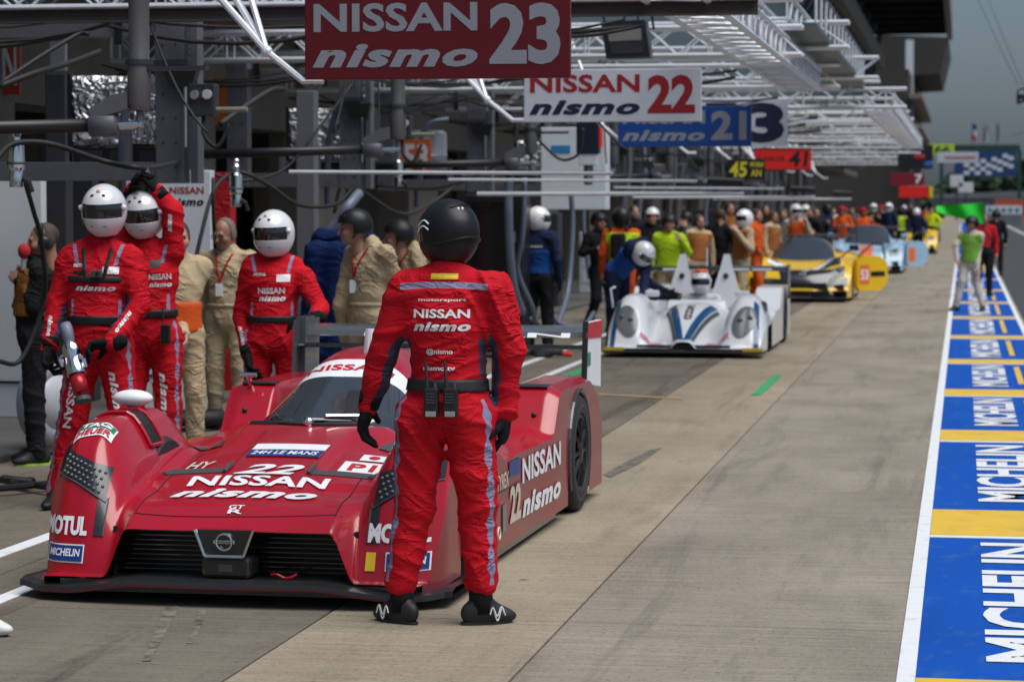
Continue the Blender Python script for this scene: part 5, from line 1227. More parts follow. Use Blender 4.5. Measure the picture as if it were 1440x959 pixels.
hz = thing('air_lance', W(202, 262, 15.85), 'dark hose coupling held overhead by the reaching mechanic', 'coupling')
MB().lathe((0, 0, -.12), (0, 0, 1), [(0, .03), (.1, .035), (.12, .05), (.2, .045), (.24, .03)], 14).build('body', M_mattegrey, hz, True); MB().torus((.0, -.02, .02), (0, 1, 0), .05, .012, 18, 8).build('trigger_ring', M_rubber, hz)

# ------------------------------------------------------------------ mechanic at the wing
b4 = (W(385, 640, 16.6).x, 16.6); q = rel(b4)
p4 = Person(b4, 'red suited mechanic in white helmet resting a hand on the rear wing', 1.74, 10, (0, 0), dict(zip(
    ['s-', 's+', 'e-', 'e+', 'w-', 'w+'], [q(349, 392), q(427, 390), q(340, 448, .02), q(450, 436, -.06), q(348, 498, -.10), q(440, 448, -.22)])), body=C_red, vox=.0105, seed=21, amp=.005, girth=1.08)
p4.stripes(); p4.belt(.10, .05); p4.gloves(curl=45, pn={'+': (0, -.2, -1)}, dirs={'+': (-1, -.3, -.1)}); p4.shoes(); helmet(p4.root, q(384, 331, -.03), R(-14), R(4), 'white', 1.04)
p4.print_(NISSAN, -.09, .09, .275, .315, M_decal_w); p4.print_(NISMO, -.085, .095, .225, .265, M_decal_w); p4.badge('chest_badge', .035, .125, .355, .405, M_decal_w); p4.print_(('MOTUL', .05, 0), -.12, -.035, .395, .415, M_decal_w); p4.limb_print(NISMO, 'e-', 'w-', .2, .8, .03, M_decal_w); p4.limb_print(NISMO, 'e+', 'w+', .2, .8, .03, M_decal_w)

# ------------------------------------------------------------------ men in beige overalls
def lanyard(p, tagm=M_decal_w):
    pts = [p.surf(-.075 + .06 * t, .50 - .24 * t) for t in np.linspace(0, 1, 8)] + [p.surf(-.015 + .085 * t, .26 + .24 * t) for t in np.linspace(0.1, 1, 8)]
    l = MB().tube(pts, .009, 6).build('lanyard', C_redp, p.root); c = p.surf(-.015, .2, False, .012); MB().box(c - Vector((.03, .006, .05)), c + Vector((.03, .006, .05)), ch=.003).build('pass_card', tagm, l)
b5 = (W(322, 602, 20.2).x, 20.2); q = rel(b5)
p5 = Person(b5, 'older man in glasses and beige overalls with hands behind his back', 1.70, -8, (0, 0), dict(zip(['e-', 'e+', 'w-', 'w+'], [q(283, 432, .10), q(357, 425, .10), q(298, 478, .24), q(340, 478, .24)])), body=C_beige, vox=.0125, seed=31, amp=.0055, girth=1.1)
p5.gloves(SKIN2, 40); p5.shoes(); head(p5.root, p5.headc() + np.array([-.02, -.02, 0]), R(-18), R(14), SKIN2, 'short', True, hairmat=M_hair_g); lanyard(p5); p5.belt(.07, .03, C_beige)
for s_, m in ((.03, None), (-.13, None)): p5.badge('chest_pocket', s_, s_ + .1, .24, .34, C_beige, off=.006)
b6 = (W(520, 610, 19.8).x, 19.8); q = rel(b6)
p6 = Person(b6, 'man in beige overalls and black open helmet looking left', 1.77, -38, (0, 0), dict(zip(['e-', 'e+', 'w-', 'w+'], [q(478, 430, .05), q(563, 420, .05), q(486, 478, .2), q(545, 478, .2)])), body=C_beige, vox=.0125, seed=33, amp=.0055, girth=1.12)
p6.gloves(SKIN, 40); p6.shoes(); hc = q(496, 322, -.03); head(p6.root, hc, R(-72), R(3), SKIN); helmet(p6.root, hc + np.array([.012, 0, .012]), R(-72), R(3), 'open', .93); lanyard(p6); p6.badge('chest_pocket', -.01, .13, .25, .345, C_beige, off=.006); p6.belt(.06, .03, C_beige)
b7 = (W(580, 600, 22.3).x, 22.3); q = rel(b7)
p7 = Person(b7, 'man in beige overalls and black helmet, half hidden by the man in front', 1.68, -60, (0, 0), {}, body=C_beige, vox=.0125, seed=35, amp=.005)
p7.gloves(SKIN, 40); p7.shoes(); hc = q(558, 334, -.03); head(p7.root, hc, R(-80), R(3), SKIN); helmet(p7.root, hc + np.array([.012, 0, .012]), R(-80), R(3), 'open', .93); lanyard(p7)
b8 = (W(252, 620, 17.6).x, 17.6); q = rel(b8)
p8 = Person(b8, 'man in beige overalls mostly hidden behind the reaching mechanic', 1.70, 30, (0, 0), dict(zip(['e+', 'w+'], [q(250, 440, .0), q(258, 470, -.15)])), body=C_beige, vox=.0125, seed=37, amp=.005)
p8.gloves(SKIN, 35); p8.shoes(); head(p8.root, p8.headc(), R(25), 0, SKIN, 'full'); p8.shell('vest', C_orange, -.02, .2, .014, .012, side=.24)
op = thing('signal_paddle', W(246, 486, 17.3), 'small bright orange paddle held beside the mechanics', 'paddle'); MB().box((-.035, -.012, -.06), (.035, .012, .06), ch=.012).build('blade', mat('fluo_orange', (.9, .18, .02), .5), op); MB().tube([(0, 0, -.06), (0, 0, -.3)], .012, 8).build('grip', M_black, op)

# ------------------------------------------------------------------ reporter
b9 = (W(52, 650, 17.2).x, 17.2); q = rel(b9)
p9 = Person(b9, 'reporter in headphones and brown bib speaking into a red microphone', 1.68, -68, (0, 0), dict(zip(['s+', 's-', 'e-', 'w-', 'e+', 'w+'], [q(66, 392, -.13), q(48, 392, .13), q(30, 430, .1), q(32, 395, .05), q(50, 432, -.16), q(28, 398, -.08)])), body=C_black, vox=.0115, seed=41, amp=.005, girth=1.1)
p9.gloves(SKIN2, 70); p9.shoes(M_shoe, sole=mat('lime_sole', (.35, .7, .03), .5)); hc = q(60, 340, 0); head(p9.root, hc, R(-62), R(4), SKIN2, 'full', hairmat=M_hair_b); p9.shell('bib', C_bib, .12, .47, .016, .012, side=.17)
hp = thing('headphones', Vector((b9[0], b9[1], 0)) + Vector(hc), 'black headphones worn by the reporter', 'headphones')
MB().tube([Vector((.1 * math.cos(t) * .5, -.1 * math.cos(t), .115 * math.sin(t))) for t in np.linspace(0, math.pi, 14)], .011, 8).build('band', M_black, hp)
for sg in (-1, 1): MB().lathe((sg * .04, -sg * .085, -.005), (sg * .4, -sg, 0), [(0, .042), (.03, .044), (.04, .03)], 16).build('ear_cup', M_black, hp, True)
mc = thing('microphone', W(32, 385, 17.1), 'reporter\'s microphone with red foam head', 'microphone'); MB().sphere((.012, 0, .155), (.045, .045, .055), 16, 12).build('foam', mat('red_foam', (.4, .015, .02), .9, bump=.6, bscale=80), mc, True); MB().tube([(0, 0, -.1), (.01, 0, .12)], [.016, .02], 12).build('stem', mat('grey_stem', (.35, .35, .37), .4), mc)
MB().tube(sag(W(32, 405, 17.1) - W(32, 385, 17.1), W(38, 450, 17.15) - W(32, 385, 17.1), .1), .006, 6).build('cable', M_black, mc)

# ------------------------------------------------------------------ people further down the pits
def crowd(px, foot_Y, label, height, yaw, top, bottom, headgear='hair', vest=None, pose=None, lean=(0, 0), vox=.017, group=None, seed=0, hand_m=SKIN, gm=None, fine=False, hy=None):
    b = (W(px, 400, foot_Y).x, foot_Y); p = Person(b, label, height, yaw, lean, pose or {}, body=top, body2=bottom if bottom is not top else None, vox=vox, seed=seed + int(px), amp=.005, group=group)
    hc = p.headc(); hyaw = R(yaw if hy is None else hy)
    if headgear in ('white', 'black'): helmet(p.root, hc, hyaw, 0, headgear, 1.02)
    else:
        head(p.root, hc, hyaw, 0, SKIN2 if int(px) % 2 else SKIN, 'full' if headgear == 'hair' else None, h=.009)
        if headgear in ('cap_k', 'cap_w', 'cap_r'): helmet(p.root, hc + np.array([0, 0, .005]), hyaw, 0, 'open', .9)[0].data.materials[0] = {'cap_k': M_helm_k, 'cap_w': M_helm_w, 'cap_r': C_redp}[headgear]
    if vest: p.shell('vest', vest, -.02, .47, .016, .014, side=.23)
    for nm in '-+':
        d = p.J['w' + nm] - p.J['e' + nm]; hand('glove' if gm else 'hand', gm or hand_m, p.root, p.J['w' + nm], d, -p.rt * (1 if nm == '+' else -1), 35, 1.05)
    p.shoes(); return p
pb = crowd(757, 30.6, 'mechanic in navy suit and white helmet standing with his back to us by the wall', 1.76, 165, C_navy, C_black, 'white', pose=None, gm=C_glove, hy=110)
pb.shell('race_vest', C_blue, .02, .30, .015, .013, side=.2); pb.print_(('motorsport', .02, 0), -.1, .1, .33, .36, M_decal_w, True)
def J_(p, a): return np.array(W(*a)) - np.array([p[0], p[1], 0])
bb_ = (W(868, 480, 32.6).x, 32.6)
pm = Person(bb_, 'mechanic in navy suit and white helmet bending over the white car', 1.78, 60, (42, -22), {'w+': J_(bb_, (936, 417, 32.2)), 'e+': J_(bb_, (905, 415, 32.1)), 'w-': J_(bb_, (940, 412, 32.8)), 'e-': J_(bb_, (912, 398, 32.9))}, body=C_navy, vox=.015, seed=51, amp=.006)
pm.gloves(None, 45); pm.shoes(); helmet(pm.root, np.array(W(905, 358, 32.3)) - np.array([bb_[0], bb_[1], 0]), R(62), R(40), 'white', 1.02); pm.shell('race_vest', C_blue, -.05, .3, .015, .014, side=.2)
dv = thing('person', (-3.24, 32.5, .12), 'driver in white and orange helmet seated in the white car', 'person')
fD = Field(); fD.ell((0, .05, .30), (.2, .14, .28), k=.05); fD.cone((-.17, .05, .5), (.17, .05, .5), .07, .07, .05); fD.cone((0, .04, .5), (0, .04, .62), .07, .06, .03)
for sg in (-1, 1): fD.cone((sg * .2, .05, .48), (sg * .26, -.12, .3), .06, .05, .03); fD.cone((sg * .26, -.12, .3), (sg * .12, -.36, .36), .05, .04, .02); fD.cone((sg * .1, -.05, .12), (sg * .12, -.5, .16), .09, .07, .03)
fD.mesh('body', .016, C_white, dv, disp=wrinkles(3, .004)); hmD, radD = helmet(dv, (0, .0, .70), R(-5), 0, 'white', 1.0); MB().tube([radD(t, R(62), .001) for t in np.linspace(-2.4, 2.4, 20)], .03, 6).build('orange_band', mat('helmet_orange', (.8, .12, .02), .4), hmD)
pv = crowd(874, 34.5, 'person in orange suit and yellow vest with a black backpack', 1.76, 195, C_orange, C_orange, 'black', C_hivis, seed=3)
bk = thing('backpack', (pv.root.location.x - .02, 34.5 - .2, 1.28), 'black backpack worn over the yellow vest', 'backpack'); MB().box((-.10, -.07, -.2), (.10, .07, .14), ch=.04).build('bag', C_black, bk)
for sg in (-1, 1): MB().tube(spline([(sg * .1, -.0, .18), (sg * .13, .1, .25), (sg * .14, .22, .2)], 4), .02, 6).build('strap', C_black, bk)
specs = [
 (845, 36, 'person in dark clothes raising a hand beside the yellow and orange vest', 1.74, 40, C_black, C_black, 'cap_k', None, dict()),
 (940, 37.2, 'marshal in bright yellow jacket and grey cap behind the white car', 1.72, 10, C_hivis, C_beige, 'cap_k', C_hivis, dict()),
 (912, 39, 'person in black with white cap behind the bending mechanic', 1.76, -20, C_black, C_black, 'cap_w', None, dict()),
 (981, 42, 'person in rust vest and tan sleeves left of the one in black', 1.72, 30, C_beige, C_beige, 'hair', C_rust, dict()),
 (1010, 42.5, 'person all in black between two in rust vests', 1.78, 170, C_black, C_black, 'hair', None, dict()),
 (1043, 42, 'person in rust vest and white helmet looking left', 1.68, -60, C_beige, C_beige, 'white', C_rust, dict()),
 (1062, 46, 'person in bright orange overall behind the white helmet', 1.74, 90, C_orange, C_orange, 'hair', None, dict()),
 (1085, 50, 'person in tan jacket and orange vest left of the white helmets', 1.76, 60, C_beige, C_beige, 'hair', C_rust, dict()),
 (1120, 54, 'person in orange vest with a white helmet above the yellow car', 1.76, 10, C_cream, C_beige, 'white', C_orange, dict()),
 (1140, 56, 'person in black and yellow with dark hair behind the yellow car', 1.74, -20, C_black, C_black, 'hair', None, dict()),
 (1128, 60, 'person in cream shirt and white helmet at the garage front', 1.74, 40, C_cream, C_cream, 'white', None, dict()),
 (1100, 58, 'person in grey jacket standing by the garage wall', 1.74, -40, C_grey, C_black, 'hair', None, dict()),
 (1185, 76, 'person in orange overall behind the pale blue car', 1.74, 0, C_orange, C_orange, 'cap_r', None, dict()),
 (1215, 74, 'person in orange jacket right behind the orange roof', 1.78, 20, C_orange, C_black, 'cap_r', None, dict()),
 (1160, 72, 'person in navy and black helmet left of the pale blue car', 1.78, 60, C_navy, C_navy, 'black', None, dict()),
 (1250, 82, 'person in blue suit and white helmet by the open pale blue door', 1.80, -30, C_navy, C_navy, 'white', None, dict()),
 (1265, 88, 'person in yellow vest among the far crowd', 1.76, 10, C_black, C_black, 'black', C_hivis, dict()),
 (1238, 92, 'person in red shirt in the far crowd', 1.76, 0, C_redp, C_black, 'cap_r', None, dict()),
 (1310, 100, 'person in yellow jacket beside the last car', 1.76, -30, C_hivis, C_black, 'hair', None, dict()),
 (1272, 110, 'person in black far behind the blue door', 1.76, 0, C_black, C_black, 'cap_w', None, dict()),
 (1300, 118, 'person in orange far down by the last garages', 1.76, 30, C_orange, C_black, 'cap_k', None, dict()),
 (1222, 100, 'person in lime top far down the pits', 1.76, 0, C_lime, C_black, 'hair', None, dict()),
 (1200, 96, 'person in grey far behind the pale blue car', 1.76, 0, C_grey, C_black, 'hair', None, dict()),
 (1172, 90, 'person in white shirt by the far garage wall', 1.76, 0, C_white, C_black, 'hair', None, dict()),
 (1290, 79, 'person in black standing alone with back turned in the lane', 1.72, 175, C_navy, C_black, 'cap_w', None, dict()),
 (1150, 64, 'person in dark jacket between the yellow and blue cars', 1.76, 50, C_black, C_black, 'hair', None, dict()),
 (1075, 55, 'person in black close to the garage wall behind the orange overall', 1.80, 20, C_black, C_black, 'hair', None, dict()),
 (1192, 84, 'person in navy right of the orange caps', 1.70, -40, C_navy, C_navy, 'hair', None, dict()),
 (1228, 86, 'person in black with white helmet behind the blue car', 1.82, 15, C_black, C_black, 'white', None, dict()),
 (1256, 98, 'person in dark green far behind the blue door', 1.70, 30, C_grey, C_black, 'black', None, dict()),
 (1283, 104, 'person in black jacket behind the person standing alone', 1.82, -20, C_black, C_black, 'hair', None, dict()),
 (896, 44, 'person in black at the garage front behind the yellow jacket', 1.8, 30, C_black, C_black, 'hair', None, dict()),
 (962, 47, 'person in dark grey between yellow jacket and rust vest', 1.7, -30, C_grey, C_black, 'cap_k', None, dict()),
 (1026, 50, 'person in brown jacket behind the one in black', 1.84, 60, C_bib, C_black, 'hair', None, dict()),
 (1315, 128, 'person in black trousers right of the last car', 1.76, 0, C_black, C_black, 'hair', None, dict()),
]
rp = np.random.RandomState(5)
for i, (px, Y, lb, hgt, yw, tp, bt, hgx, vs_, ps) in enumerate(specs):
    ya = R(yw); f_ = np.array([math.sin(ya), -math.cos(ya), 0]); r_ = np.array([math.cos(ya), math.sin(ya), 0]); kind = i % 4; kz = hgt / 1.78; hgt *= rp.uniform(.96, 1.03)
    for sd, nm in ((-1, '-'), (1, '+')):
        sh = r_ * sd * .19 + np.array([0, 0, 1.42 * kz])
        if kind == 0 or (kind == 1 and sd > 0): ps['e' + nm] = sh + r_ * sd * .10 - f_ * .02 + np.array([0, 0, -.26]); ps['w' + nm] = ps['e' + nm] + f_ * .20 - r_ * sd * .12 + np.array([0, 0, .05 + .12 * (i % 3)])
        elif kind == 2: ps['e' + nm] = sh + r_ * sd * .17 - f_ * .06 + np.array([0, 0, -.22]); ps['w' + nm] = r_ * sd * .19 + f_ * .05 + np.array([0, 0, 1.02 * kz])
        ps['a' + nm] = r_ * sd * rp.uniform(.09, .2) + f_ * rp.uniform(-.12, .12) + np.array([0, 0, .085]); ps['k' + nm] = r_ * sd * .12 + f_ * rp.uniform(0, .08) + np.array([0, 0, .5 * kz])
    crowd(px, Y, lb, hgt, yw + rp.uniform(-25, 25), tp, bt, hgx, vs_, pose=ps, lean=(rp.uniform(-6, 6), rp.uniform(-6, 6)), vox=.018 if Y < 60 else .024, seed=i)
# marshal walking across the painted strip, flag bearer, man in black
bm_ = (W(1364, 437, 44.6).x, 44.6); qm = rel(bm_)
pk_ = Person(bm_, 'marshal in lime vest and cream trousers walking across the painted strip', 1.60, -25, (2, 0), {'k-': qm(1353, 395, -.05), 'a-': qm(1344, 429, -.05), 'k+': qm(1372, 395, .05), 'a+': qm(1382, 430, .05), 'w+': qm(1374, 378, -.1), 'e+': qm(1376, 350, 0), 'e-': qm(1344, 345, .0), 'w-': qm(1346, 366, -.1)}, body=C_cream, vox=.016, seed=61)
pk_.shoes(); pk_.gloves(SKIN, 35); pk_.shell('vest', C_lime, -.05, .47, .016, .013, side=.23); hk = pk_.headc(); head(pk_.root, hk, R(-30), 0, SKIN2, 'full', h=.009); helmet(pk_.root, hk, R(-30), 0, 'open', .92)
pr_ = crowd(1383, 52, 'person in red shirt holding the green flag behind the marshal', 1.66, 10, C_redp, C_black, 'hair', None, dict()); 
crowd(1400, 66.9, 'man in black standing on the painted strip with his back to us', 1.66, 178, C_black, C_black, 'cap_k', None, dict(), vox=.02)
fl = thing('flag', W(1384, 300, 51.6), 'bright green marshal flag held out to the left', 'flag'); MB().tube([(0, 0, -.35), (0, 0, .25)], .014, 8).build('pole', M_frame_d, fl)
vs_ = []; nfl = 14
for i in range(nfl + 1):
    u = i / nfl
    for j in range(7):
        v = j / 6; vs_.append((-.92 * u, .07 * math.sin(u * 9 + v * 2), .20 - .06 * u - (.42 - .30 * u) * v - .10 * u + .1 * u))
mesh_obj('cloth', vs_, [(i * 7 + j, i * 7 + j + 1, i * 7 + j + 8, i * 7 + j + 7) for i in range(nfl) for j in range(6)], mat('green_flag_cloth', (.0, .5, .01), .7), fl, True)
# toe of a white shoe at the left edge, someone standing just out of the picture
pt = G(-22, 893); sh_ = shoe('white_shoe', mat('white_leather', (.65, .64, .62), .5), None, (pt.x - .05, pt.y, .085), (1, -.1)); tag(sh_, 'toe of a white shoe entering at the left edge', 'shoe')

# ================================================================== PIT EQUIPMENT overhead and along the garages
def foil_mat():
    m = bpy.data.materials.new('crumpled_foil'); m.use_nodes = True; nt = m.node_tree; b = nt.nodes['Principled BSDF']
    b.inputs['Base Color'].default_value = (.72, .72, .75, 1); b.inputs['Metallic'].default_value = 1; b.inputs['Roughness'].default_value = .22
    tc = nt.nodes.new('ShaderNodeTexCoord'); n = nt.nodes.new('ShaderNodeTexNoise'); n.inputs['Scale'].default_value = 9; n.inputs['Detail'].default_value = 4; n.inputs['Distortion'].default_value = 1.4
    nt.links.new(tc.outputs['Object'], n.inputs['Vector']); _bump(nt, b, n.outputs['Fac'], 1.0, .12); MATS['foil'] = m; return m
M_foil = foil_mat()
M_orange_b = mat('orange_board', (.65, .14, .03), .5); M_red_b = mat('dark_red_board', (.105, .001, .004), .35, var=.05); M_white_b = mat('white_board', (.55, .57, .62), .35, var=.04); M_blue_b = mat('blue_board', (.006, .055, .26), .35, var=.06)
M_redfl = mat('bright_red_board', (.75, .02, .015), .4); M_blk_b = mat('black_board', (.012, .012, .013), .4); M_let_grey = mat('grey_letters', (.25, .265, .29), .4, var=.03); M_yel_l = mat('yellow_letters', (.7, .6, .03), .4); M_navy_l = mat('navy_letters', (.008, .012, .04), .4); M_dred_l = mat('dark_red_letters', (.3, .01, .015), .4)
M_hose_b = mat('blue_grey_hose', (.13, .15, .21), .4, var=.2); M_limeb = mat('lime_board', (.45, .65, .04), .5); M_pole = mat('brushed_pole', (.15, .145, .145), .42, metal=.35, var=.2, scale=7, stretch=(1, 1, .2))
BAYS = ['nearest', 'second', 'third', 'fourth', 'fifth', 'sixth', 'seventh', 'eighth', 'ninth', 'tenth', 'eleventh', 'twelfth']

def truss(label, a, b, h=.27, w=.27, step=.36, rc_=.024, rb=.011, group=None, mt=None, faces=3):
    a, b = Vector(a), Vector(b); L = (b - a).length; d = (b - a) / L; side = d.cross(Vector((0, 0, 1))).normalized(); t = thing('truss', a, label, 'truss', group); m = mt or M_alu
    c = [side * sx * w / 2 + Vector((0, 0, z)) for z in (0, h) for sx in (-1, 1)]
    ch = MB().tube([(0, 0, 0), d * L], rc_, 8).build('chord', m, t)
    ch.location = c[0]
    for q in c[1:]: share(ch, t, q)
    n = max(2, int(L / step)); st = L / n; cache = {}
    def brace(p, q):
        key = tuple(round(x, 4) for x in (q - p))
        if key not in cache: cache[key] = MB().tube([(0, 0, 0), q - p], rb, 5, caps=False).build('brace', m, t); cache[key].location = p
        else: share(cache[key], t, p)
    for i in range(n):
        p = d * st * i; e = d * st * (i + 1)
        for (lo, hi) in ((c[0], c[2]), (c[1], c[3]), (c[0], c[1]))[:faces]:
            if i % 2: brace(p + lo, e + hi)
            else: brace(p + hi, e + lo)
            if i % 4 == 0: brace(p + lo, p + hi)
    return t

def board(name, label, X0, X1, z0, z1, Y, m, rows, frame_m=None, cat='sign', group=None, th=.05, tilt=0):
    """hanging number board; rows: (key, u0, u1, v0, v1, material)"""
    t = thing(name, ((X0 + X1) / 2, Y, z0), label, cat, group, rz=tilt); w, h = (X1 - X0), (z1 - z0)
    MB().box((-w / 2, 0, 0), (w / 2, th, h), ch=.006).build('panel', m, t); pn = t.children[0]
    for key, u0, u1, v0, v1, lm in rows:
        letters('lettering', key, plane_fn((-w / 2 + u0 * w, -.003, v0 * h), ((u1 - u0) * w, 0, 0), (0, 0, (v1 - v0) * h)), lm, pn)
    if frame_m: 
        for (a, b) in (((-w / 2 - .012, -.01, -.012), (w / 2 + .012, th + .01, .0)), ((-w / 2 - .012, -.01, h), (w / 2 + .012, th + .01, h + .012))): MB().box(a, b).build('frame_rail', frame_m, t)
    return t

def sign_rows(num, lm, lm2, nm): return [(NISSAN, .035, .655, .56, .90, lm), (NISMO, .03, .655, .14, .42, lm2), ((num, .04, 0), .70, .965, .16, .88, nm)]
YS = [14.35 + 6.95 * k for k in range(12)]
s1 = board('number_board', 'dark red board reading NISSAN nismo 23 hanging at top centre'.replace('NISSAN nismo ', 'number '), -3.685, -2.165, 2.505, 2.98, YS[0], M_red_b, sign_rows('23', M_let_grey, M_let_grey, M_let_grey))
s2 = board('number_board', 'white board with red number 22 hanging below the red board', -3.60, -2.125, 2.48, 2.915, YS[1], M_white_b, sign_rows('22', M_dred_l, M_navy_l, M_dred_l))
s3 = board('number_board', 'blue board with grey number 21 behind the white board', -3.73, -2.275, 2.43, 2.87, YS[2], M_blue_b, sign_rows('21', M_let_grey, M_let_grey, M_let_grey))
Yb = 35.4; a, b = W(985, 207, Yb), W(1108, 139, Yb); board('number_board', 'white board with big navy number 73 right of the blue board', a.x, b.x, a.z, b.z, Yb, M_white_b, [(('7', .05, 0), .06, .42, .08, .92, M_navy_l), (('3', .05, 0), .52, .96, .08, .92, M_navy_l)])
Yb = 42.5; a, b = W(1061, 239, Yb), W(1141, 209, Yb); board('number_board', 'bright red board with black number 41', a.x, b.x, a.z, b.z, Yb, M_redfl, [(('KAIROS', .01, 0), .06, .52, .40, .62, M_blk_b), (('41', .03, .1), .60, .95, .15, .88, M_blk_b)], M_blk_b)
Yb = 40.5; a, b = W(1023, 253, Yb), W(1076, 224, Yb); board('number_board', 'black board with yellow number 45', a.x, b.x, a.z, b.z, Yb, M_blk_b, [(('45', .03, .1), .05, .52, .12, .88, M_yel_l), (('MICHELIN', .03, .1), .60, .96, .62, .86, M_yel_l), (('AN', .02, 0), .62, .9, .15, .5, M_yel_l)])
Yb = 84; a, b = W(1252, 261, Yb), W(1300, 243, Yb); board('number_board', 'far dark red board with white number 71', a.x, b.x, a.z, b.z, Yb, mat('far_red_board', (.2, .008, .02), .5), [(('7', .04, 0), .72, .95, .15, .88, M_decal_w)], None)
Yb = 92; a, b = W(1264, 278, Yb), W(1312, 262, Yb); t = board('number_board', 'far orange red board with yellow edge', a.x, b.x, a.z, b.z, Yb, M_redfl, []); MB().box(((b.x - a.x) / 2 - .12, -.01, 0), ((b.x - a.x) / 2, -.004, b.z - a.z)).build('edge_band', M_yel_l, t)
Yb = 105; a, b = W(1305, 218, Yb), W(1342, 203, Yb); board('number_board', 'far lime board with black number 66', a.x, b.x, a.z, b.z, Yb, M_limeb, [(('66', .03, 0), .25, .85, .1, .85, M_blk_b)])
Yb = 103; a, b = W(1318, 229, Yb), W(1376, 214, Yb); t = board('advert_board', 'far white board with a thin red and blue line of print', a.x, b.x, a.z, b.z, Yb, M_white_b, []); MB().box((-.5, -.012, .15), (.7, -.006, .24)).build('print', mat('pale_red_print', (.4, .15, .17), .6), t)
Yb = 78; a, b = W(1262, 238, Yb), W(1312, 204, Yb); t = board('equipment_board', 'big black board with red and blue oval emblems', a.x, b.x, a.z, b.z, Yb, M_blk_b, [])
MB().sphere((.12, -.01, .36), (.18, .02, .08), 16, 8).build('emblem', mat('red_emblem', (.4, .02, .03), .5), t); MB().sphere((.40, -.01, .14), (.16, .02, .08), 16, 8).build('emblem', mat('blue_emblem', (.02, .12, .4), .5), t)

# sign arms: pair of tubes running down from the truss to each board's lower corner
for k in range(9):
    t = thing('sign_arm', (-4.7, YS[k] + .4, 3.2), 'pale forked tube arm carrying the %s number board' % BAYS[k], 'bracket', 'sign arms')
    j = Vector((.78, -.35, -.53)); e = Vector((1.0, -.38, -.70))
    for q in ((-.2, .25, .42), (.05, .35, .42), (.38, .1, .42)): MB().tube([q, j], .022 if q[0] < .3 else .018, 8).build('tube', M_alu, t)
    MB().tube([j, e, e + Vector((.12, 0, 0))], .02, 8).build('tip', M_alu, t); MB().sphere(j, .034, 10, 8).build('knuckle', M_alu, t)

# cross trusses over the pit boxes, one per bay, and the long truss at their outer end
Xr = [-1.9, -1.55, -1.52, -.85, -1.3, -1.0, -1.3, -1.1, -1.2, -1.1, -1.2, -1.1]
for k in range(12):
    Y = 18.5 + 6.9 * k
    truss('%s cross truss of shiny tubes over the pit boxes' % BAYS[k], (-8.5, Y, 3.25), (Xr[k], Y, 3.25), group='cross trusses', step=.30 if k < 4 else .45, faces=3 if k < 5 else 1)
for k in range(8):
    Y = 21.9 + 6.9 * k
    truss('%s upper cross truss between the pit bays' % BAYS[k], (-8.4, Y, 3.52), (-1.35 + .1 * (k % 3), Y, 3.52), group='upper cross trusses', step=.36 if k < 4 else .5, faces=3 if k < 3 else 1)
truss('long truss along the outer edge of the gantry, seen from below', (-1.95, 15.5, 3.2), (-1.95, 32.0, 3.2), .24, .42, .30, .028, .013, faces=3)
truss('long truss further down along the outer edge', (-1.25, 39.2, 3.2), (-1.25, 66.0, 3.2), .24, .42, .45, .028, .013)
truss('upper long truss under the grandstand windows', (-1.9, 25.6, 3.62), (-1.9, 39.0, 3.62), .24, .36, .4, .026, .012)
wk = thing('gantry_walkway', (-1.75, 26.0, 3.56), 'teal walkway panel with railing on top of the gantry', 'walkway')
MB().box((-.35, 0, 0), (.3, 13.2, .04)).build('deck', M_teal, wk)
for i in range(14): MB().tube([(.28, .2 + i * .95, .04), (.28, .2 + i * .95, .42)], .016, 6).build('rail_post', M_alu, wk)
MB().tube([(.28, .1, .42), (.28, 13.0, .42)], .02, 8).build('hand_rail', M_frame, wk)
for k in range(1):
    bm_2 = thing('roof_beam', (-8.5, 17.9 + 6.9 * k, 3.02), 'rusty brown steel beam running under the %s cross truss' % BAYS[k], 'beam', 'beams under the trusses')
    pr_2 = [(-.05, .06), (.05, .06), (.05, .07), (.012, .07), (.012, .15), (.05, .15), (.05, .16), (-.05, .16), (-.05, .15), (-.012, .15), (-.012, .07), (-.05, .07)]
    MB().prism([(a_, c_ + .02) for a_, c_ in pr_2], 3.1 if k else .0, 6.9 + (.0 if k else .2), 'x').build('web', mat('rusty_beam', (.055, .042, .038), .7, var=.3, scale=4), bm_2)

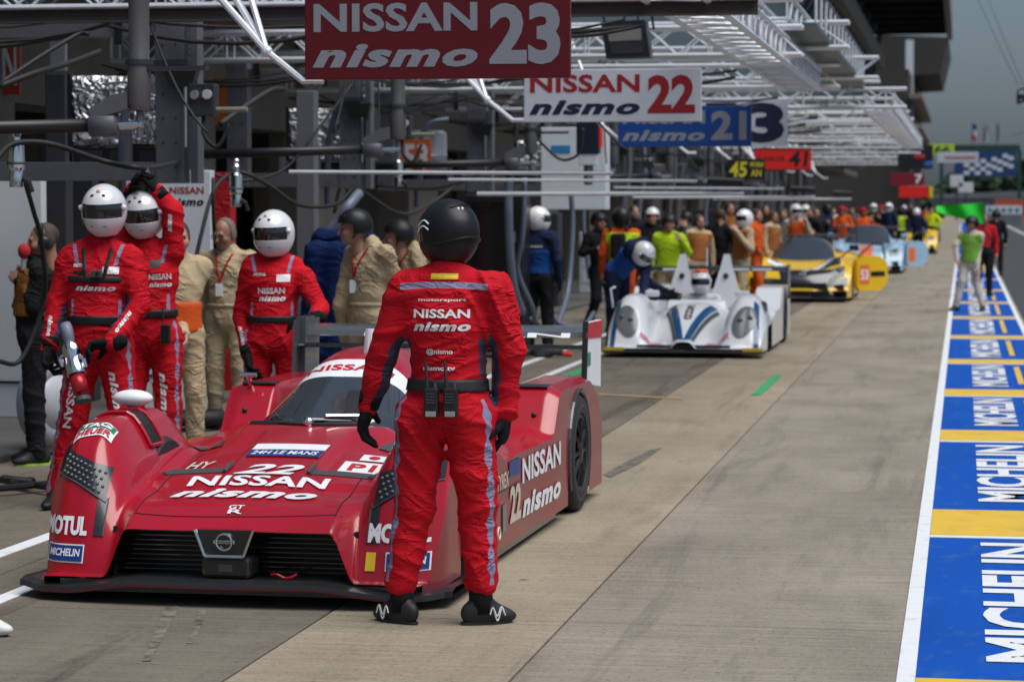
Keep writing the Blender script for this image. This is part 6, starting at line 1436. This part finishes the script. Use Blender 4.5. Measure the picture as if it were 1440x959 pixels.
# equipment frames with bolted posts, fuel tanks inside
def bolt_rows(parent, x, y, z0, z1, n):
    b0 = None
    for i in range(n):
        for dx in (-.05, .05):
            p = (x + dx, y, z0 + (z1 - z0) * i / (n - 1))
            if b0 is None: b0 = MB().lathe((0, 0, 0), (0, -1, 0), [(0, .008), (.006, .007)], 8).build('bolt', M_black, parent); b0.location = p
            else: share(b0, parent, p)
for k in range(9):
    Y = 18.9 + 6.9 * k; f = thing('equipment_rack', (-6.6, Y, 1.98), 'grey bolted steel equipment rack hanging in the %s pit bay' % BAYS[k], 'rack', 'equipment racks')
    xl, xr = (-1.0, .72) if k == 0 else (-.72, .46)
    for x, w in ((xl, .11), (xr, .11), (xr + .19, .03)):
        MB().box((x - w, -.08, .0 if x < 0 else -.02), (x + w, .08, 1.28), ch=.006).build('post', M_frame, f)
        if w > .05: bolt_rows(f, x, -.082, .1, 1.2, 7)
    MB().box((xl, -.06, -.001), (xr - .11, .06, .14), ch=.005).build('beam', M_frame, f); MB().box((xl + .11, -.06, 1.08), (xr - .11, .06, 1.20), ch=.005).build('beam', M_frame, f)
    for x in (xl + .45, xr - .35): MB().box((x - .025, -.03, .14), (x + .025, .03, .4), ch=.004).build('strut', M_frame, f)
    for x in (xl * .7, xr * .45): MB().box((x - .03, -.09, 1.02), (x + .03, -.07, 1.32)).build('clamp', M_black, f); 
    MB().tube([(xr + .13, -.1, .25), (xr + .13, -.1, .75)], .012, 6).build('chrome_pull', M_chrome, f)
    MB().box((xr - .10, -.16, .86), (xr + .16, -.09, .90)).build('arm_shelf', M_frame_d, f); MB().prism([(xr + .02, .70), (xr + .20, .70), (xr + .24, .84), (xr - .02, .84)], -.16, -.06, 'y').build('drip_cup', M_black, f)
    # tank
    tk = thing('fuel_tank', ((-6.35, -6.45, -6.98)[k] if k < 3 else -6.45, Y + .45, 2.12), ('foil wrapped fuel tank box in the nearest pit bay', 'foil wrapped fuel tank box behind the long black bar', 'silver drum with orange number plate', 'foil wrapped tank under the white board', 'tank drum in the fifth bay', 'tank drum in the sixth bay', 'tank drum in the seventh bay', 'tank drum in the eighth bay', 'tank drum in the ninth bay')[k], 'tank', 'fuel tanks')
    if k in (0, 1, 3):
        bm = bmesh.new(); bmesh.ops.create_cube(bm, size=1); bmesh.ops.subdivide_edges(bm, edges=bm.edges[:], cuts=9, use_grid_fill=True); rr = np.random.RandomState(k + 5)
        for v in bm.verts: v.co = Vector((v.co.x * .78, v.co.y * .5, v.co.z * .52 + .40)) + Vector(rr.uniform(-.009, .009, 3))
        me = bpy.data.meshes.new('foil_wrap'); bm.to_mesh(me); bm.free(); me.materials.append(M_foil); link(bpy.data.objects.new('foil_wrap', me), tk)
        for q in me.polygons: q.use_smooth = True
        for x in (-.41, .41): MB().box((x - .015, -.27, .13), (x + .015, .27, .68)).build('edge_strap', M_black, tk)
    else:
        auto_smooth(MB().lathe((0, 0, .1), (0, 0, 1), [(0, .34), (.03, .36), (.2, .355), (.21, .365), (.23, .355), (.5, .355), (.54, .30)], 30).build('drum', mat('silver_drum', (.4, .4, .42), .35, metal=.7, var=.2), tk), 40)
        if k == 2:
            np_ = MB().box((-.16, -.42, .08), (.24, -.40, .52)).build('number_plate', M_orange_b, tk); letters('lettering', ('53', .03, 0), plane_fn((-.12, -.423, .12), (.32, 0, 0), (0, 0, .34)), M_decal_w, np_)
    MB().box((-.4, -.22, -.02), (.4, .25, .115)).build('shelf', M_black, tk)
    for i in range(3): MB().box((-.34 + i * .24, -.235, .0), (-.16 + i * .24, -.221, .095)).build('valve_block', M_frame_d, tk)
    for x in (-.46, -.42): MB().tube([(x, -.1, -.1), (x, -.1, .62)], .014, 6).build('pipe', M_chrome if x < -.43 else M_black, tk)
    hs2 = MB().tube(spline([(.02, -.3, -.35), (.03, -.32, .1), (.08, -.33, .5), (.2, -.3, .72), (.42, -.2, .78)], 6), .033, 10).build('feed_hose', M_hose_b, tk, True)

# hanging service poles with their swinging hose bars
for k in range(9):
    Y = 14.9 + 7.0 * k; t = thing('service_pole', (-4.80 if k else -4.84, Y, 2.2), 'grey service pole with a swinging black hose bar in the %s pit bay' % BAYS[k], 'pole', 'service poles')
    auto_smooth(MB().lathe((0, 0, .16), (0, 0, 1), [(0, .05), (.04, .07), (.28, .07), (.31, .062), (.62, .062), (1.1, .14), (1.6, .2)], 20).build('column', M_pole, t), 40)
    MB().lathe((0, 0, .43), (0, 0, 1), [(0, .082), (.03, .082)], 18).build('collar', M_frame_d, t); MB().box((.05, -.04, .395), (.42, .04, .42)).build('plate', M_frame_d, t)
    MB().prism([(-.28, .10), (-.06, .17), (-.06, .27), (-.16, .25), (-.30, .17)], -.05, .05, 'y').build('bracket', M_frame, t)
    MB().lathe((-.30, 0, .075), (1, 0, 0), [(0, .072), (.15, .072), (.17, .05)], 16).build('bearing', M_frame, t, True); MB().tube([(-.13, 0, .07), (.02, 0, .075)], .025, 8).build('pin', M_chrome, t)
    MB().tube([(0, 0, .0), (0, 0, .2)], .022, 8).build('drop', M_frame, t)
    Lb = 1.75 if k else 2.2
    MB().tube([(-.28, 0, .075), (-.28 - Lb, .0, .03)], .042, 12).build('hose_bar', M_black, t, True)
    MB().lathe((-.28 - Lb - .12, 0, .03), (1, 0, 0), [(0, .03), (.1, .032), (.13, .045)], 12).build('end_cap', M_white, t)
    for z in (-.07, .1): MB().box((-.28 - Lb + .02, -.05, .03 + z - .02), (-.28 - Lb + .10, .05, .03 + z + .02)).build('clamp', M_black, t)
    # second, pale rail
    if k in (1, 2, 4): MB().tube([(-.9, -.25, -.12), (1.9, -.25, -.14)], .016, 8).build('pale_rail', M_alu, t)
    if k in (2, 4, 6): MB().tube([(-.6, -.1, -.28), (2.4, -.1, -.28)], .024, 8).build('lower_rail', M_frame_d if k % 2 else M_alu, t); MB().tube([(2.0, -.1, -.14), (2.4, -.1, -.16)], .05, 10).build('rail_end', M_black, t)

# air hoses and chrome couplings
hoses = [
 ([(-10, 232, 15.2), (12, 206, 15.3), (40, 200, 15.4), (80, 205, 15.5), (150, 228, 15.8), (210, 236, 16), (262, 224, 20)], .018, 'black hose swooping from the left edge to the long black bar'),
 ([(272, 226, 21.5), (300, 245, 21.5), (345, 254, 21.5), (400, 238, 21.8), (445, 185, 22), (488, 128, 22.5), (500, 110, 22.6)], .013, 'thin black cable rising from the bar end past the foil tank'),
 ([(268, 400, 20.5), (283, 330, 20.6), (300, 270, 20.8), (322, 246, 21), (345, 244, 21), (380, 262, 21.2), (420, 288, 21.5), (470, 288, 21.8), (500, 262, 22)], .018, 'black hose arching over the man in glasses'),
 ([(0, 118, 15.5), (60, 78, 15.8), (108, 50, 16), (125, 48, 16)], .016, 'upper black cable slanting up at the left edge'),
 ([(0, 122, 15.2), (50, 103, 15.4), (95, 90, 15.8), (140, 73, 16.2)], .02, 'lower black cable slanting up at the left edge'),
 ([(310, 175, 20), (345, 150, 20.3), (380, 128, 20.6), (398, 126, 20.8)], .024, 'thick dark hose leading to the second truss'),
 ([(520, 252, 28), (500, 275, 28), (480, 262, 28), (470, 300, 28)], .02, 'black hose loop above the black helmet'),
 ([(500, 262, 27), (560, 300, 27.5), (600, 290, 28), (640, 262, 28.5)], .02, 'black hose loop behind the black helmets'),
 ([(530, 262, 29), (620, 264, 29), (700, 232, 29), (760, 180, 29)], .014, 'thin black cable rising to the white board'),
 ([(35, 255, 15.6), (48, 300, 15.8), (58, 340, 16), (62, 420, 16.3), (30, 505, 16.2), (-5, 508, 16)], .016, 'black hose hanging from the chrome coupling past the reporter'),
 ([(300, 250, 20), (300, 300, 20), (305, 420, 20.6), (300, 540, 20.8)], .016, 'black hose hanging along the white panel'),
 ([(715, 250, 29), (716, 330, 29), (722, 400, 29.2), (735, 440, 29.5)], .05, 'thick grey blue hose hanging by the black cabinet'),
 ([(738, 250, 29.4), (735, 330, 29.4), (728, 380, 29.6), (748, 430, 29.8), (752, 450, 30)], .03, 'pale blue hose hanging by the black cabinet'),
 ([(745, 448, 30.5), (775, 470, 31), (790, 440, 31.5), (800, 400, 32), (805, 320, 32.2), (803, 270, 32.2)], .035, 'grey hose hanging down the concrete wall'),
 ([(770, 430, 31), (785, 455, 31.2), (820, 458, 31.5), (835, 440, 32)], .03, 'coiled grey hose on the ground beside the wall'),
 ([(460, 330, 24), (476, 310, 24), (490, 290, 24), (505, 272, 24.2)], .05, 'grey pipe sloping above the blue cover'),
 ([(820, 180, 29.5), (815, 215, 29.5), (790, 225, 29.5), (765, 205, 29.5), (757, 195, 29.5)], .016, 'black cable under the white number board'),
]
for pts, r, lb in hoses: tag(MB().tube(spline([W(*p) for p in pts], 7), r, 8).build('hose', M_hose_b if 'grey' in lb or 'blue' in lb[:12] else M_rubber, None, True), lb, 'hose', 'hoses and cables')
for px, py, Y, lb in ((23, 225, 15.4, 'chrome air coupling hanging at the left edge'), (332, 262, 20.6, 'chrome air coupling hanging above the man in glasses'), (560, 240, 27, 'chrome air coupling left of the black helmet')):
    c = thing('air_coupling', W(px, py, Y), lb, 'coupling', 'chrome couplings')
    auto_smooth(MB().lathe((0, 0, .19), (.0, 0, -1), [(0, .02), (.03, .035), (.05, .025), (.08, .03), (.1, .05), (.24, .055), (.26, .04), (.30, .045), (.36, .042)], 16).build('body', M_chrome, c), 30)
    MB().sphere((0, 0, .2), .03, 10, 8).build('ball', M_chrome, c); MB().tube([(.02, 0, -.1), (.08, 0, -.14), (.1, 0, -.2)], .018, 8).build('lever', M_black, c); MB().torus((0, 0, -.02), (0, 0, 1), .055, .01, 18, 6).build('ring', M_mattegrey, c)

# white partition panels, boards on the wall
def panel(label, px0, px1, ytop, Y, txt=True, depth=.12):
    a, b = W(px0, ytop, Y), W(px1, ytop, Y); t = thing('partition_panel', ((a.x + b.x) / 2, Y, .06), label, 'panel'); w = (b.x - a.x) / 2; h = a.z - .06
    MB().box((-w, 0, 0), (w, depth, h), ch=.008).build('panel', M_white, t); pn = t.children[0]
    if txt:
        letters('lettering', NISSAN, plane_fn((w - .36, -.003, h - .20), (.30, 0, 0), (0, 0, .06)), M_dred_l, pn); letters('lettering', NISMO, plane_fn((w - .36, -.003, h - .30), (.30, 0, 0), (0, 0, .065)), M_navy_l, pn)
    MB().box((-w, -.012, .28), (w, -.002, .30)).build('kick_line', M_black, t); return t
panel('white partition panel with small red and black print behind the reaching mechanic', 170, 296, 240, 21.2); panel('white partition panel at the left edge behind the reporter', -80, 58, 243, 20.2, False)
def wall_board(label, px0, px1, y0, y1, Y, m, key, lm, name='garage_board'):
    a, b = W(px0, y1, Y), W(px1, y0, Y); return board(name, label, a.x, b.x, a.z, b.z, Y, m, [(key, .08, .92, .15, .85, lm)] if key else [], None, 'sign')
wall_board('orange red board with tall white letters at the left edge', -22, 27, 46, 134, 22.5, mat('garage_orange', (.5, .05, .02), .5), ('AN', .02, 0), M_decal_w)
wall_board('narrow board with white and red halves beside the foil tank', 70, 92, 58, 100, 23.5, M_decal_w, None, None); wall_board('narrow orange board behind the bolted post', 300, 320, 110, 172, 27.5, M_orange_b, None, None); 
cb_ = thing('equipment_cabinet', W(800, 295, 34.5), 'white equipment cabinet with a small blue label behind the white board', 'cabinet')
MB().box((-.38, 0, .0), (.50, .4, 1.1), ch=.01).build('case', M_white, cb_); MB().box((-.24, -.012, .76), (.02, -.002, .86), ch=.003).build('label_plate', mat('cyan_label', (.02, .2, .45), .5), cb_); MB().box((-.38, -.01, .5), (.5, -.002, .51)).build('seam', M_mattegrey, cb_)
for x in (-.3, .4): MB().box((x - .03, .1, 1.1), (x + .03, .2, 2.0)).build('hanger', M_frame, cb_)
w2 = thing('pneumatic_unit', W(826, 205, 31.5), 'black canister with red edge hanging below the white board', 'unit')
MB().box((-.14, 0, -.1), (.14, .2, .42), ch=.02).build('case', mat('navy_case', (.008, .012, .03), .4), w2); MB().box((.14, 0, -.02), (.165, .18, .40), ch=.006).build('red_edge', M_redfl, w2); MB().box((-.11, .02, -.24), (.11, .18, -.10), ch=.01).build('collar', M_white, w2); MB().lathe((0, .1, -.24), (0, 0, -1), [(0, .06), (.22, .06), (.24, .04)], 14).build('stem', M_frame, w2)
bx = thing('black_cabinet', W(696, 440, 30.0), 'tall black cabinet behind the man in front', 'cabinet'); zb = bx.location.z; bx.location.z = .06
MB().box((-.36, 0, 0), (.34, .5, 1.86), ch=.015).build('case', M_black, bx); MB().box((-.32, -.008, .1), (.30, -.001, 1.78), ch=.002).build('door', M_mattegrey if False else M_gloss, bx)
for z in (.5, 1.3): MB().box((.22, -.03, z), (.25, -.008, z + .12), ch=.004).build('handle', M_chrome, bx)
bc = thing('covered_trolley', (W(478, 480, 23.2).x, 23.2, .06), 'trolley under a royal blue cover between the mechanic and the beige man', 'trolley')
fC = Field(); [fC.cone((x_, y_, .15), (x_ * .9, y_ * .9, 1.42 if y_ > 0 else 1.3), .13, .11, .10) for x_ in (-.22, 0, .22) for y_ in (-.15, .15)]
fC.mesh('cover', .02, cloth('tarp_blue', (.004, .016, .08)), bc, disp=wrinkles(8, .008), clip=lambda P: .02 - P[..., 2]); 
for sx in (-1, 1): MB().lathe((sx * .2, -.1, .06), (1, 0, 0), [(-.02, .06), (.02, .06)], 12).build('caster', M_rubber, bc)
for i, (px, Y, m, lb) in enumerate(((312, 23.5, C_redp, 'slim red post on the garage wall behind the man in glasses'), (430, 24.5, M_frame, 'grey post left of the blue cover'), (80, 21, M_frame_d, 'dark door post behind the left mechanic'), (118, 22, M_frame_d, 'second dark door post behind the left mechanic'), (160, 24, M_wall, 'concrete pier between the two white helmets'))):
    p = W(px, 400, Y); t = tag(MB().box((p.x - .09, Y, .06), (p.x + .09, Y + .18, 2.9 if i else 2.1), ch=.008).build('garage_post', m), lb, 'post')
# flood light on the second truss
fd = thing('flood_light', W(884, 58, 24.6), 'black flood light hanging from the truss', 'lamp')
MB().prism([(-.25, .17), (.17, .19), (.22, -.16), (-.20, -.17)], -.12, .14, 'y').build('housing', M_black, fd); MB().prism([(-.19, .12), (.13, .135), (.14, -.0), (-.17, -.01)], -.126, -.121, 'y').build('reflector', mat('dull_reflector', (.2, .19, .17), .4), fd); MB().prism([(-.17, -.02), (.14, -.01), (.16, -.12), (-.15, -.13)], -.126, -.121, 'y').build('lens', M_visor, fd)
MB().tube(spline([(-.22, 0, .15), (-.24, 0, .33), (.05, 0, .36), (.2, 0, .3), (.24, 0, .1)], 5), .012, 6).build('yoke', M_black, fd)
for x in (-.05, .08): MB().tube([(x, .05, .18), (x + .02, .05, .42)], .01, 6).build('hanger', M_black, fd)
# things on the floor at left
jl = thing('jack_lance', G(0, 690), 'black tubular jack lance lying on the floor at the left edge', 'jack')
P0 = G(0, 690); 
for pts in ([(-20, 682), (30, 690), (75, 697)], [(-20, 700), (40, 694), (78, 690)], [(5, 683), (18, 690), (40, 690)]):
    MB().tube([G(*p) - P0 + Vector((0, 0, .05)) for p in pts], .022, 8).build('tube', M_black, jl)
MB().tube([G(10, 686) - P0 + Vector((0, 0, .06)), G(48, 690) - P0 + Vector((0, 0, .06))], .026, 10).build('chrome_sleeve', M_chrome, jl)
for i, (px, py, r) in enumerate(((285, 604, .2), (258, 606, .18))):
    p = G(px, py); c = tag(MB().torus((p.x, p.y, .10), (0, 0, 1), r * .72, r * .3, 28, 10).build('coiled_hose', M_rubber, None, True), ('black coiled hose on the floor right of the white panel', 'black coiled hose on the floor left of the other coil')[i], 'hose')
pw = G(70, 640); wt = thing('spare_wheel', (pw.x, pw.y, .06), 'pale grey covered spare wheel leaning behind the left mechanic', 'wheel'); MB().torus((0, 0, .33), (.95, -.3, 0), .24, .09, 32, 10).build('tyre', mat('pale_cover', (.36, .37, .42), .5), wt, True); MB().lathe((.04, -.02, .33), (.95, -.3, 0), [(0, .20), (.04, .19), (.06, .05)], 24).build('rim', M_white_b, wt, True)
tg = thing('floor_wheel_gun', (G(762, 503).x, G(762, 503).y, 0), 'dark wheel gun lying on the ground by the mechanic in navy', 'wheel gun'); MB().lathe((-.15, 0, .08), (1, 0, 0), [(0, .05), (.1, .08), (.25, .08), (.3, .05), (.4, .05)], 14).build('barrel', M_mattegrey, tg, True); MB().tube([(-.1, 0, .08), (-.2, -.1, .05)], .035, 8).build('handle', M_black, tg); MB().tube([(.1, 0, .06), (.35, .05, .04)], .03, 8).build('air_feed', M_redfl, tg)
bkt = thing('bucket', (W(1278, 365, 80).x, 80, 0), 'orange bucket beside the person standing alone', 'bucket'); auto_smooth(MB().lathe((0, 0, 0), (0, 0, 1), [(0, .2), (.55, .27), (.56, .29), (.6, .29), (.6, .25), (.1, .18)], 20).build('shell', mat('orange_plastic', (.75, .2, .02), .4), bkt), 40); MB().tube(spline([(-.27, 0, .58), (-.2, 0, .75), (.2, 0, .75), (.27, 0, .58)], 5), .015, 6).build('handle', M_mattegrey, bkt)
# clutter hanging along the further garages: hose drops and cabinets
rg = np.random.RandomState(11)
for k in range(3, 11):
    Y = 20 + 6.9 * k
    for i in range(3):
        x = -6.9 + .8 * i + rg.uniform(-.2, .2); z0 = rg.uniform(.3, 1.0)
        tag(MB().tube(spline([(x, Y + i, 3.2), (x + .05, Y + i, 2.4), (x - .06, Y + i, 1.6), (x + .03, Y + i + .1, z0)], 5), rg.uniform(.025, .05), 8).build('hose_drop', [M_rubber, M_hose_b, M_frame][i], None, True), '%s hanging hose in front of the %s garage' % (['black', 'blue grey', 'pale grey'][i], BAYS[k]), 'hose', 'hose drops along the garages')
    c = thing('tool_cabinet', (-6.9 - rg.uniform(0, .5), Y + 3.2, .06), '%s tool cabinet against the %s garage' % (['white', 'black', 'grey', 'dark grey'][k % 4], BAYS[k]), 'cabinet', 'tool cabinets')
    m = [M_white, M_black, M_frame, M_frame_d][k % 4]; MB().box((-.5, 0, 0), (.5, .5, 1.2 + .4 * (k % 2)), ch=.02).build('case', m, c)
    for z in (.2, .5, .8): MB().box((-.44, -.015, z), (.44, -.002, z + .25), ch=.004).build('drawer', m, c)

# bundled cables sagging along the cross trusses and thin drop wires
for k in range(6):
    Y = 18.2 + 6.9 * k
    for i in range(3):
        xs = [-8.3 + 2.1 * j + rg.uniform(-.3, .3) for j in range(4)]
        pts = []
        for a_, b_ in zip(xs[:-1], xs[1:]): pts += sag((a_, Y + .1 * i, 3.2 - .04 * i), (b_, Y + .1 * i, 3.2 - .04 * i), rg.uniform(.05, .22), 6)[:-1]
        tag(MB().tube(pts, .009 + .004 * i, 6).build('cable', M_rubber, None, True), '%s sagging cable along the %s cross truss' % (['thinnest', 'middle', 'thickest'][i], BAYS[k]), 'cable', 'cables along the trusses')
    for i in range(2):
        x = -5.6 + 1.5 * i + rg.uniform(-.3, .3)
        tag(MB().tube(sag((x, Y - .3, 3.2), (x + rg.uniform(-.8, .8), Y - .6, 2.3), .12, 8), .010, 6).build('drop_wire', M_rubber, None, True), '%s loose wire dropping from the %s cross truss' % (['left', 'right'][i], BAYS[k]), 'wire', 'loose drop wires')
# flexible ducts and valve boxes on the racks
for k in (0, 1, 3, 4):
    Y = 18.6 + 6.9 * k
    v = thing('valve_box', (-5.55, Y, 2.45), 'small valve box with gauges beside the %s equipment rack' % BAYS[k], 'box', 'valve boxes')
    MB().box((-.10, -.06, 0), (.10, .08, .24), ch=.01).build('case', M_frame_d, v)
    for j, x in enumerate((-.045, .05)): MB().lathe((x, -.06, .16), (0, -1, 0), [(0, .036), (.025, .036), (.027, .03)], 16).build('gauge', M_white if j else M_chrome, v)
    MB().tube(spline([(0, 0, .0), (.02, -.05, -.14), (.12, -.04, -.22), (.2, 0, -.05)], 5), .016, 7).build('elbow_pipe', M_rubber, v, True)
    MB().tube([(.1, 0, .05), (.34, -.02, .05)], .02, 8).build('nozzle', mat('tan_grip', (.3, .27, .2), .6), v)
